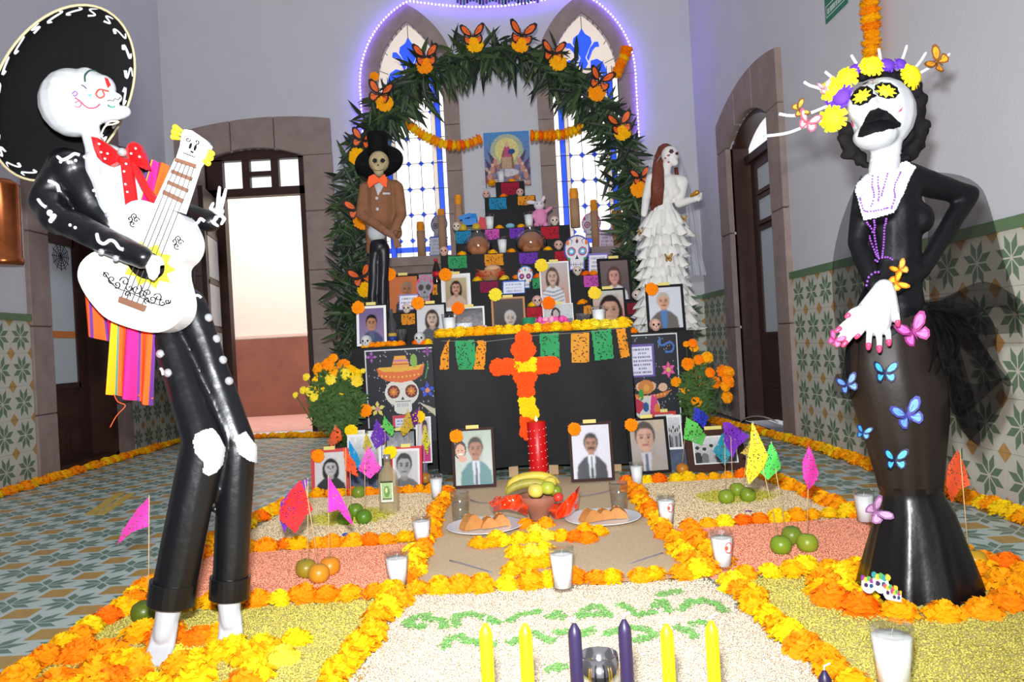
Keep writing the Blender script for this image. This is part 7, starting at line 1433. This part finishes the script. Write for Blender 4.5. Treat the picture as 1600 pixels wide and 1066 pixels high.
# little skull stickers near the hem
cv = Canvas(60, 44, (240, 240, 244)); cv.mask[:] = False
for x, y, r, hc_ in ((.18, .52, .17, (150, 60, 150)), (.48, .40, .20, (60, 150, 160)), (.72, .64, .16, (206, 90, 90)), (.88, .74, .14, (190, 70, 120))):
    m_ = ((cv.X - x) / r) ** 2 + ((cv.Y - y) / (r * 1.5)) ** 2 < 1; cv.mask |= m_; cv.put(m_, (238, 238, 244)); cv.ell(x - r * .38, y, r * .3, r * .42, (70, 50, 90)); cv.ell(x + r * .38, y, r * .3, r * .42, (40, 80, 120))
    for k in range(5): xx, yy_ = x + (k - 2) * r * .42, y - r * 1.25 + .02 * (k % 2) * 2; m_ = ((cv.X - xx) / (r * .32)) ** 2 + ((cv.Y - yy_) / (r * .5)) ** 2 < 1; cv.mask |= m_; cv.put(m_, [hc_, (226, 190, 60), (90, 170, 90)][k % 3])
m_ = cv.Y > .86; cv.mask &= ~m_
tl, tr_, bl = s(1347, 888, -.165), s(1410, 900, -.165), s(1345, 936, -.165); o = sheet('skull_sticker', cv, tl, tr_, bl, None, None, .004, bl); tag(o, 'row of four small flowered skull cut-outs at the hem of the black skirt', 'skull sticker')

# ------------------------------------------------------------------ the groom
YJ = 4.98; KJ = YJ / F_PX; ZJ = tz(1)
def g(x, y, d=0.0): return P(x, y, YJ + d)
gr = thing('groom_figure', 'skeleton groom in brown coat, black top hat and orange bow tie on the left', 'skeleton figure', (g(592, 500)[0], YJ, ZJ))
aged = M('aged_bone_paint', (178, 160, 122), .7, var=.2, vs=40); coat = M('brown_wool_coat', (134, 92, 68), .9, spec=.1, var=.12, vs=25, bump=.2, bs=60); leath = M('black_leather', (20, 20, 26), .4, spec=.4, bump=.15, bs=25)
mb = MB(); mb.ell(g(592, 253), (16 * KJ, 15 * KJ, 17 * KJ)); mb.cap2(g(591, 260, -.02), 11 * KJ, g(592, 268, -.03), 8 * KJ); mb.cap2(g(592, 268), 7 * KJ, g(594, 285), 7 * KJ)
hd_ = blob('skull', mb, .006, aged, gr, 3, [(g(585, 251, -.06), 6 * KJ, [0, .02, 0]), (g(598, 251, -.06), 6 * KJ, [0, .02, 0])]); T = bvh(hd_); m_ = MB(); [patch(m_, T, p_, .8, 0, .002) for p_ in (jag((585.5, 251), 7, 3.6, 4.2), jag((598, 251), 7, 3.6, 4.2), [(591, 256), (593, 259), (589, 259)])]; stroke(m_, T, [(584, 265), (591, 267), (599, 265)], .002); m_.build('face_paint', dark, hd_)
# top hat: wide brim seen from below and a drum crown
def brim(r, a): return P(592 + r * 38 * math.cos(a), 254 + r * 25 * math.sin(a) - r * 4 * math.cos(a), YJ + .03 + (-.07 if math.sin(a) > 0 else .10) * -r * math.sin(a))
mb = MB(); n = 40; V = [brim(r, 2 * PI * j / n) for r in (.35, .7, 1.0) for j in range(n)] + [brim(r, 2 * PI * j / n) + np.array([0, .012, .012]) for r in (1.0, .35) for j in range(n)]; mb.add(V, [(i * n + j, i * n + (j + 1) % n, (i + 1) * n + (j + 1) % n, (i + 1) * n + j) for i in range(4) for j in range(n)], 0, True); ho = mb.build('top_hat', felt, gr)
MB().tube([g(591, 245, .06), g(590, 226, .04), g(589, 212, .04), g(589, 208, .04)], [16 * KJ, 15 * KJ, 16.5 * KJ, 16 * KJ], 24).build('hat_crown', felt, ho)
mb = MB(); mb.cap2(g(572, 292, .02), 9 * KJ, g(618, 290, .02), 9 * KJ); mb.cap2(g(594, 296, .01), 22 * KJ, g(596, 340, .01), 22 * KJ); mb.cap2(g(583, 340, .02), 13 * KJ, g(578, 392, .04), 6 * KJ); mb.cap2(g(608, 335, .02), 13 * KJ, g(620, 365, .03), 9 * KJ)
mb.cap2(g(570, 294, .0), 9.5 * KJ, g(565, 335, -.02), 9 * KJ); mb.cap2(g(565, 335, -.02), 9 * KJ, g(603, 362, -.12), 6 * KJ); mb.cap2(g(621, 293, .0), 9.5 * KJ, g(627, 335, -.01), 9 * KJ); mb.cap2(g(627, 335, -.01), 9 * KJ, g(614, 366, -.10), 6.5 * KJ)
co = blob('coat', mb, .008, coat, gr, 4, noise=.0015, nscale=35); T = bvh(co)
m_ = MB(); patch(m_, T, [(584, 286), (602, 286), (591, 306)], 1, 0, .003); patch(m_, T, [(598, 301), (609, 301), (609, 304), (598, 304)], .8, 0, .003); [m_.ell(hit(T, x, y, .004), (2.8 * KJ, .006, 2.8 * KJ), None, 8, 5) for x, y in ((589, 310), (590, 327))]; m_.build('shirt_and_buttons', bone, co)
MB().ell(g(589, 363, .0), (15 * KJ, 12 * KJ, 16 * KJ)).build('shirt', bone, gr); obow = M('orange_felt', (244, 92, 36), .7)
flat([(592, 279), (584, 272), (576, 276), (574, 285), (577, 294), (584, 288), (592, 284), (598, 290), (604, 293), (605, 281), (601, 272)], YJ - .12, .02, obow, 'bow_tie', gr)
mb = MB(); mb.ell(g(592, 385), (15 * KJ, 12 * KJ, 14 * KJ)); mb.cap2(g(586, 388), 9 * KJ, g(582, 470), 8 * KJ); mb.cap2(g(600, 388), 9 * KJ, g(598, 470), 8 * KJ); a = g(582, 470); mb.cap2(a, 8 * KJ, np.array([a[0] + .005, YJ, ZJ + .05]), 7 * KJ); b = g(598, 470); mb.cap2(b, 8 * KJ, np.array([b[0] + .005, YJ, ZJ + .05]), 7 * KJ); blob('trousers', mb, .008, leath, gr, 3, noise=.001, nscale=35)
for xx in (a[0], b[0]): MB().ell((xx + .005, YJ - .04, ZJ + .028), (.032, .075, .028)).build('shoe', leath, gr)
brn = M('brown_paint_hand', (128, 88, 66), .7)
hand('hands', [(g(603, 362, -.12), 6 * KJ, g(613, 368, -.13), 5 * KJ)], [[(g(608, 364, -.13), 2.2 * KJ), (g(616, 358, -.14), 2 * KJ), (g(625, 360, -.14), 1.4 * KJ)]] + [[(g(612, 368, -.13), 2.2 * KJ), (g(616 + k * 2, 376, -.14), 2 * KJ), (g(617 + k * 3.3, 388 - k, -.13), 1.4 * KJ)] for k in range(4)], .0045, brn, gr, 1)

# ------------------------------------------------------------------ the bride
def bq(x, y, d=0.0): return P(x, y, YJ + d)
br = thing('bride_figure', 'skeleton bride in white ruffled gown with auburn hair and sheer veil on the right', 'skeleton figure', (bq(1040, 500)[0], YJ, ZJ)); ivory = M('ivory_papier_mache', (222, 220, 216), .7, bump=.15, bs=40); aub = M('auburn_hair', (104, 46, 30), .6, var=.3, vs=60, bump=.4, bs=90)
mb = MB(); mb.ell(bq(1047, 243), (14 * KJ, 14 * KJ, 15 * KJ)); mb.cap2(bq(1050, 250, -.02), 9 * KJ, bq(1054, 254, -.03), 6 * KJ); mb.cap2(bq(1042, 256), 7 * KJ, bq(1040, 278), 8 * KJ); mb.cap2(bq(1032, 285), 12 * KJ, bq(1060, 283), 10 * KJ); mb.cap2(bq(1044, 288), 16 * KJ, bq(1039, 320), 11 * KJ); mb.ell(bq(1036, 302, -.03), (10 * KJ, 10 * KJ, 9 * KJ)); mb.ell(bq(1054, 300, -.03), (9 * KJ, 10 * KJ, 9 * KJ)); mb.cap2(bq(1039, 318), 11 * KJ, bq(1036, 340), 18 * KJ)
mb.cap2(bq(1066, 285), 10 * KJ, bq(1061, 318, -.03), 7 * KJ); mb.cap2(bq(1061, 318, -.03), 7 * KJ, bq(1086, 311, -.12), 5 * KJ); mb.cap2(bq(1018, 280), 9 * KJ, bq(1010, 310), 7 * KJ); mb.cap2(bq(1010, 310), 7 * KJ, bq(1006, 335, -.05), 5 * KJ)
bb = blob('body', mb, .007, ivory, br, 3, [(bq(1050, 238, -.07), 5 * KJ, [0, .02, 0])]); T = bvh(bb)
m_ = MB(); [patch(m_, T, p_, .7, 0, .003) for p_ in (jag((1049, 237), 6, 3, 4.2), jag((1057, 240), 6, 2, 3), [(1044, 242), (1047, 241), (1046, 245)])]; m_.build('face_paint', M('dark_plum_paint', (70, 30, 50), .6), bb) if m_.v else None
m_ = MB(); [m_.ell(hit(T, x, y, .004), (1.6 * KJ, .004, 1.6 * KJ), None, 6, 4) for x, y in ((1044, 243), (1045, 253), (1040, 247)) if hit(T, x, y) is not None]; m_.build('cheek_dots', M('pink_paint', (190, 60, 110), .6), bb); m_ = MB(); [m_.ell((hit(T, 1032 + 3 * math.cos(k), 287 + 4 * math.sin(k), .01) if hit(T, 1032 + 3 * math.cos(k), 287 + 4 * math.sin(k)) is not None else bq(1032, 287, -.07)), 2.2 * KJ, None, 6, 4) for k in range(6)]; m_.build('brooch', M('dark_pewter', (96, 96, 100), .4, metal=.6), bb)
hand('hand', [(bq(1086, 311, -.12), 5 * KJ, bq(1092, 308, -.13), 4.5 * KJ)], [[(bq(1090, 306 + k * 2.2, -.13), 1.8 * KJ), (bq(1096, 302 + k * 3, -.14), 1.6 * KJ), (bq(1094 - k, 308 + k * 2, -.16), 1.4 * KJ)] for k in range(4)] + [[(bq(1086, 306, -.13), 1.8 * KJ), (bq(1084, 301, -.14), 1.6 * KJ), (bq(1090, 300, -.14), 1.4 * KJ)]], .0045, ivory, br, 1)
MB().cap2(bq(1080, 306, -.14), 2.5 * KJ, bq(1089, 301, -.16), 4 * KJ).build('gold_ornament', M('gold_foil', (190, 140, 50), .35, metal=.6), br)
mb = MB()
for k in range(30):
    x0 = 1030 + k * .55; u_ = k / 29; mb.tube([bq(1032 + u_ * 18, 230 - 4 * math.sin(u_ * 3), .03), bq(1026 + u_ * 6, 250 + 6 * u_, .04 - .03 * u_), bq(1022 + u_ * 10, 290, .0 - .05 * (k % 3)), bq(1018 + u_ * 15, 325 + 4 * math.sin(k * 2), -.02)], [.014, .022, .024, .008], 6)
for k in range(8): mb.tube([bq(1056, 262, .02), bq(1060, 290, .05), bq(1056 + k, 322, .06)], [.012, .014, .006], 6)
mb.ell(bq(1040, 240, .04), (14 * KJ, 12 * KJ, 16 * KJ)); mb.build('hair', aub, br)
ruf = M('ivory_ruffled_fabric', (226, 224, 220), .8, spec=.15, bump=.2, bs=50)
tiers = [(326, 1036, 22), (336, 1036, 33), (350, 1036, 39), (366, 1036, 34), (382, 1036, 35), (398, 1036, 35), (413, 1036, 35), (428, 1037, 36), (443, 1037, 38), (458, 1038, 41), (472, 1039, 43), (486, 1040, 46), (499, 1042, 48), (511, 1043, 50)]
for i, (y, cx0, r) in enumerate(tiers):
    V = []; n = 84
    for kk, (fr, am, dy) in enumerate(((.62, .0, -6), (.85, .04, 4), (1.0, .09, 16), (1.05, .15, 21))):
        c_ = bq(cx0, y + dy); zz = max(c_[2], ZJ + .004)
        for j in range(n): a = 2 * PI * j / n; f_ = 1 + am * (math.sin(a * 11 + i * 2) + .7 * math.sin(a * 19 + i * 3) + .4 * math.sin(a * 31)); V.append([c_[0] + r * KJ * fr * f_ * math.cos(a), c_[1] + min(.2, r * KJ * fr * f_) * .85 * math.sin(a), zz + (.010 * math.sin(a * 23 + i) if kk > 1 else 0)])
    MB().add(V, [(k * n + j, k * n + (j + 1) % n, (k + 1) * n + (j + 1) % n, (k + 1) * n + j) for k in range(3) for j in range(n)], 0, True).build('ruffle', ruf, br)
MB().lathe([(20 * KJ, bq(1036, 330)[2] - ZJ), (30 * KJ, .45), (36 * KJ, .2), (40 * KJ, .0)], 24, (bq(1040, 440)[0], YJ, ZJ), None, 0, True, None, 1, .8).build('underskirt', ruf, br)
gtul = M('grey_tulle', (190, 192, 204), .9, spec=.1, alpha=.42)
tulle('veil', [(1040, 228), (1018, 245), (1008, 290), (1000, 350), (992, 400)], [(1050, 228), (1030, 250), (1020, 290), (1012, 350), (1008, 400)], .06, .0, gtul, br, amp=.02, Pf=bq); tulle('veil', [(1050, 228), (1064, 250), (1070, 300), (1072, 350), (1076, 430)], [(1058, 226), (1066, 250), (1080, 300), (1092, 370), (1105, 430)], .02, .12, gtul, br, amp=.02, Pf=bq)
for x, y, sz, dd, lab in ((1002, 365, .075, -.04, 'gold butterfly at the left hip of the bride'), (1068, 343, .06, -.05, 'gold butterfly at the right hip of the bride'), (1044, 404, .075, -.15, 'gold butterfly in the middle of the bride gown'), (1012, 450, .06, -.14, 'gold butterfly beside the far right photo')):
    butterfly(bq(x, y, dd), sz, (196, 150, 60), (130, 90, 40), lab, (0, 0, 1), (0, -1, 0), .7)

# ------------------------------------------------------------------ palm-leaf arch with butterflies
YA_ = 5.95; arch_px = [(556, 575), (553, 500), (552, 430), (552, 360), (556, 300), (568, 240), (590, 190), (622, 150), (660, 118), (705, 92), (760, 78), (815, 80), (862, 98), (902, 130), (935, 170), (960, 212), (978, 258), (986, 310), (992, 370), (998, 430), (1004, 500)]
ap = [P(x, y, YA_) for x, y in smooth_path(arch_px, 8)]
ab = np.array([ap[len(ap) // 2][0], YA_, 0.0]); ar = thing('leaf_arch', 'arch of long dark green leaves around the altar and windows', 'leaf arch', ab)
legs = [np.array([ap[0][0] + .03, YA_, 0.01])] + ap + [np.array([ap[-1][0] + .03, YA_, 0.01])]
MB().tube(legs, .02, 8).build('frame_tube', M('dark_green_wire', (30, 44, 30), .8), ar)
leafm = [M('leaf_dark_%d' % k, c_, .5, spec=.4, var=.25, vs=12) for k, c_ in enumerate(((28, 46, 26), (38, 60, 30), (20, 36, 24), (58, 78, 38)))]
def leaf_mesh(k, bend_, wd=.075):
    V = []; f = []
    for i, (t_, w_) in enumerate(((0, .03), (.25, .8), (.5, 1.0), (.75, .7), (1.0, .03))):
        z = -bend_ * t_ * t_; V += [(-w_ * wd, t_, z + .02 * w_), (0, t_, z - .015), (w_ * wd, t_, z + .02 * w_)]
    for i in range(4): f += [(3 * i, 3 * i + 1, 3 * i + 4, 3 * i + 3), (3 * i + 1, 3 * i + 2, 3 * i + 5, 3 * i + 4)]
    return MB().add(V, f, 0, True).mesh('leaf', leafm[k % 4])
leaves = [leaf_mesh(k, b_) for k, b_ in enumerate((.15, .35, .55, .25, .45, .3, .1, .6))]
rl = random.Random(21); stuff = [MB() for _ in leafm]
def leaf_frame():
    i = rl.randrange(1, len(ap) - 1); c_ = ap[i]; tng = nrm(ap[i + 1] - ap[i - 1]); outw = nrm(np.cross(tng, [0, 1, 0])); i_t = i / len(ap)
    top_ = .3 < i_t < .72; sgn = rl.choice([-1, 1]) if top_ else rl.choice([-1, 1, 1] if i_t < .5 else [-1, -1, 1]); o = c_ + outw * rl.gauss(0, .045) + np.array([0, rl.uniform(-.06, .05), 0])
    d = outw * rl.uniform(.2, 1.0) * rl.choice([-1, 1]) + tng * rl.uniform(-.9, .9) + np.array([0, rl.uniform(-.5, .2), -.65 if top_ else -.25]); d = nrm(d); x = nrm(np.cross(d, [rl.uniform(-.4, .4), -1, rl.uniform(-.3, .3)])); z = np.cross(x, d)
    if z[1] > 0: x, z = -x, -z
    return o, np.stack([x, d, z], 1), rl.uniform(.11, .23) * (1.15 if top_ else 1)
for k in range(1800):
    o, R, L_ = leaf_frame()
    me = rl.choice(leaves)
    if k < 300: share('leaf', me, o, ar, R, L_)
    else:
        V = np.array([v.co for v in me.vertices]) * L_ @ R.T + o; stuff[int(me.materials[0].name[-1])].add(V, [tuple(p_.vertices) for p_ in me.polygons], 0, True)
MBs = MB(); 
for k, sb in enumerate(stuff):
    for v, in zip(sb.v): pass
tot = MB(); off = 0
for k, sb in enumerate(stuff):
    if sb.n: tot.add(np.concatenate(sb.v), sb.f, k, True)
o = tot.build('further_leaves', leafm, ar); o['kind'] = 'stuff'
arch_b = [(665, 84, 664, 103, .17, 'upper left of the arch, third up'), (739, 52, 742, 70, .16, 'left of the arch crown'), (815, 50, 813, 70, .18, 'right at the crown of the arch'), (864, 78, 872, 98, .16, 'right of the arch crown'), (937, 122, 932, 146, .17, 'upper right of the arch'), (969, 190, 972, 207, .17, 'right side of the arch above the bride'), (594, 142, 601, 162, .17, 'upper left of the arch above the groom'), (566, 214, 558, 245, .15, 'left of the top hat'), (559, 322, 566, 346, .16, 'left of the brown coat'), (565, 428, 572, 452, .16, 'left of the black trousers'), (1001, 272, 998, 296, .13, 'behind the bride shoulder')]
for k, (x, y, fx, fy, sz, lab) in enumerate(arch_b):
    butterfly(P(x, y + 6, YA_ - .22), sz * 1.4, (240, 104, 36), (40, 24, 22), 'orange monarch butterfly, ' + lab, (rng.uniform(-.35, .35), 0, 1), (rng.uniform(-.2, .2), -1, 0), .35)
    flower(P(fx, fy, YA_ - .2), .062, 'amber' if k % 2 else 'orange', None, 'marigold head under the monarch butterfly, ' + lab, 'marigolds on the leaf arch', 'marigold', (0, -1, .1), .7)
flower(P(585, 120, YA_ - .15), .035, 'orange', None, 'small marigold at the outer upper left of the arch', 'marigolds on the leaf arch', 'marigold', (0, -1, .1), .7)
# hanging marigold garlands
def swag(pts, Y, label, r=.036, Yf=None, st=.033, mix=('orange', 'orange', 'amber', 'deep', 'yellow')):
    pp = [P(x, y, Y) if Yf is None else Yf(x, y) for x, y in smooth_path(pts, 5)]; t = thing('flower_garland', label, 'garland', pp[0]); MB().tube(pp, .004, 5).build('string', stickm, t); acc = 0
    L_ = [0]; [L_.append(L_[-1] + np.linalg.norm(b - a)) for a, b in zip(pp[:-1], pp[1:])]; n = int(L_[-1] / st)
    for k in range(n):
        d = (k + .5) / n * L_[-1]; c_ = np.array([np.interp(d, L_, [p_[i] for p_ in pp]) for i in range(3)]); i = min(int(np.searchsorted(L_, d)), len(pp) - 1); tg = nrm(pp[i] - pp[i - 1])
        share('flower_head', rng.choice(FL[rng.choice(mix)]), c_ - tg * r * .3, t, axes_z(tg) @ rotm(0, 0, rng.random() * 6), (r * rng.uniform(.9, 1.1),) * 2 + (r * .8,))
swag([(622, 168), (628, 185), (645, 200), (668, 215), (692, 225), (722, 227), (752, 217)], YA_ + .1, 'marigold garland swagging from the left of the arch to the holy picture', .042)
swag([(828, 212), (850, 212), (880, 210), (905, 200), (930, 182), (942, 168)], YA_ + .1, 'marigold garland swagging from the holy picture to the right of the arch', .045)
swag([(980, 74), (976, 88), (968, 104), (962, 120)], YA_ + .1, 'short marigold garland hanging at the upper right of the arch', .045)
swag([(1358, -25), (1359, 10), (1361, 50), (1362, 98)], 3.4, 'vertical marigold garland hanging on the right wall behind the lady', .044, lambda x, y: W(x, y, XR - .06), .034, ('amber', 'amber', 'yellow', 'orange'))
# ------------------------------------------------------------------ marigold bouquets on the floor
frond = M('feathery_green_leaf', (66, 96, 44), .7, var=.25, vs=20)
def bouquet(label, heads, base, cx, cy, rx, ry, n, vase):
    t = thing('marigold_bouquet', label, 'bouquet', base); Y = base[1]; rr = random.Random(len(heads))
    MB().lathe([(.06, 0), (.075, .02), (.09, .16), (.085, .2), (.07, .2), (.0001, .18)], 20, base).build('pot', M('dark_pot', (52, 40, 38), .6), t)
    m_ = MB(); sm_ = MB()
    for (x, y, r, k) in heads:
        p_ = P(x, y, Y + rr.uniform(-.1, .06)); share('flower_head', rr.choice(FL[k]), p_, t, axes_z(nrm(np.array([(x - cx) * .012, -1.0, .5]))) @ rotm(0, 0, rr.random() * 6), r * Y / F_PX); sm_.tube([base + [0, 0, .18], (base + p_) / 2 + [(x - cx) * .0006, 0, .08], p_], .003, 5)
    sm_.build('stems', frond, t)
    for k in range(n):
        a = rr.random() * 6.28; q_ = math.sqrt(rr.random()); p_ = P(cx + rx * q_ * math.cos(a), cy + ry * q_ * math.sin(a), Y + rr.uniform(-.09, .1)); d = nrm(np.array([rr.uniform(-1, 1), rr.uniform(-.8, .3), rr.uniform(-.3, 1)])); x = nrm(np.cross(d, [.1, -1, .2])); L_ = rr.uniform(.03, .07); w_ = .007
        m_.add([p_, p_ + d * L_ * .5 + x * w_, p_ + d * L_, p_ + d * L_ * .5 - x * w_], [(0, 1, 2, 3)])
    o = m_.build('foliage', frond, t); o['kind'] = 'stuff'
def z6(x, y): return (460 + x / 4.1, 520 + y / 4.1)
hl = [(*z6(x, y), r, k) for x, y, r, k in ((160, 235, 10, 'orange'), (218, 205, 10, 'orange'), (315, 210, 10, 'orange'), (250, 165, 7, 'orange'), (360, 240, 8, 'amber'), (200, 258, 10, 'lemon'), (155, 315, 10, 'yellow'), (235, 300, 9, 'lemon'), (290, 330, 10, 'yellow'), (110, 375, 9, 'lemon'), (160, 365, 9, 'yellow'), (230, 390, 10, 'lemon'), (305, 370, 9, 'yellow'), (325, 262, 8, 'lemon'), (395, 265, 9, 'yellow'), (400, 315, 9, 'lemon'), (350, 285, 9, 'yellow'), (80, 285, 6, 'lemon'), (60, 370, 6, 'lemon'), (10, 400, 5, 'lemon'), (130, 415, 7, 'lemon'), (440, 245, 4, 'lemon'), (255, 250, 8, 'orange'))]
bouquet('bouquet of yellow and orange marigolds left of the sombrero poster', hl, np.array([P(537, 700, 4.45)[0], 4.45, 0]), 526, 628, 38, 50, 2200, 0)
def z8(x, y): return (960 + x / 4.1, 520 + y / 4.1)
hr = [(*z8(x, y), r, 'orange' if (x + y) % 3 else 'deep') for x, y, r in ((470, 205, 10), (540, 180, 9), (595, 160, 9), (500, 70, 7), (510, 100, 7), (555, 215, 9), (525, 270, 12), (545, 325, 11), (610, 260, 8), (640, 320, 10), (455, 362, 8), (690, 255, 11), (725, 255, 10), (720, 315, 11), (715, 415, 10), (525, 445, 8), (395, 318, 8), (600, 350, 6), (500, 235, 9), (460, 75, 5), (705, 350, 8))]
bouquet('bouquet of deep orange marigolds right of the hat poster', hr, np.array([P(1088, 690, 4.52)[0], 4.52, 0]), 1088, 615, 22, 45, 900, 0)
for px, py, k in ((548, 673, 'yellow'),): pass
# ------------------------------------------------------------------ wall things
cop = M('copper_metal', (170, 96, 54), .3, metal=.85, var=.3, vs=12)
c0 = W(6, 414, XL + .12); c1 = W(2, 282, XL + .12); t = thing('copper_cylinder', 'tall copper coloured cylinder hanging on the left wall', 'copper cylinder', c0); hh = c1[2] - c0[2]
MB().lathe([(.0001, 0), (.10, .0), (.105, .01), (.105, .03), (.10, .04), (.10, hh - .04), (.105, hh - .03), (.06, hh), (.0001, hh)], 28, c0).build('body', cop, t); MB().box(c0 + [-.11, 0, hh * .7], (.04, .05, .06)).build('bracket', darkwood, t)
# evacuation-route style sign on the right wall
t = thing('wall_sign', 'green and blue rectangular wall sign high on the right wall', 'sign', W(1305, 40, XR - .01)); cv = Canvas(60, 60, (30, 120, 84)); cv.rect(0, 0, 1, .45, (40, 90, 170)).rect(.12, .05, .62, .38, (206, 214, 226)); cv.rect(.05, .70, .95, .92, (210, 228, 214)); cv.rect(.07, .72, .93, .90, (30, 120, 84)); r0 = random.Random(9); x = .12
while x < .85: d = r0.uniform(.04, .07); cv.rect(x, .76, x + d * .6, .86, (220, 232, 224)); x += d
a0, a1 = W(1290, 38, XR - .006), W(1324, 6, XR - .006); zb = min(a0[2], a1[2]); y0_, y1_ = a0[1], a1[1]; hgt = .30; sheet('panel', cv, (XR - .006, y0_, a0[2] + hgt), (XR - .006, y1_, a0[2] + hgt), (XR - .006, y0_, a0[2]), t, None, .004)
# fringe of cut paper hanging high on the back wall, only its lower edge in view
t = thing('hanging_fringe', 'blue and violet paper fringe hanging above the light string', 'paper fringe', P(780, 0, YB - .08)); 
for k in range(26):
    x = 715 + k * 5; c_ = [(70, 84, 160), (110, 70, 150), (60, 110, 140), (50, 40, 80)][k % 4]; a = P(x, -30, YB - .08); b = P(x, 5 + 3 * math.sin(k), YB - .08); MB().bar(a, b, .022, .002, (0, 1, 0)).build('strip', M('fringe_%d' % (k % 4), c_, .7), t)

# yellow tape strips on the left floor and a pale cable by the right door
for k, (p0, p1) in enumerate((((139, 805), (188, 771)), ((156, 805), (206, 771)))):
    a, b = G(*p0), G(*p1); tag(MB().bar(a + [0, 0, .0012], b + [0, 0, .0012], .05, .001, (0, 0, 1)).build('floor_tape', M('worn_yellow_tape', (206, 176, 84), .6, var=.25, vs=30), base=(a + b) / 2), '%s worn yellow tape strip on the tiled floor at the left' % ('nearer' if k else 'farther'), 'floor tape')
tag(MB().tube([W(x, y, XR - .12) if k_ else G(x, y) + [0, 0, .004] for k_, (x, y) in enumerate(smooth_path([(1149, 672), (1158, 658), (1175, 651), (1195, 652), (1215, 660)], 5))], .005, 6).build('cable', M('pale_cable', (190, 188, 182), .5), base=G(1149, 672)), 'pale grey cable looping at the foot of the right door', 'cable')
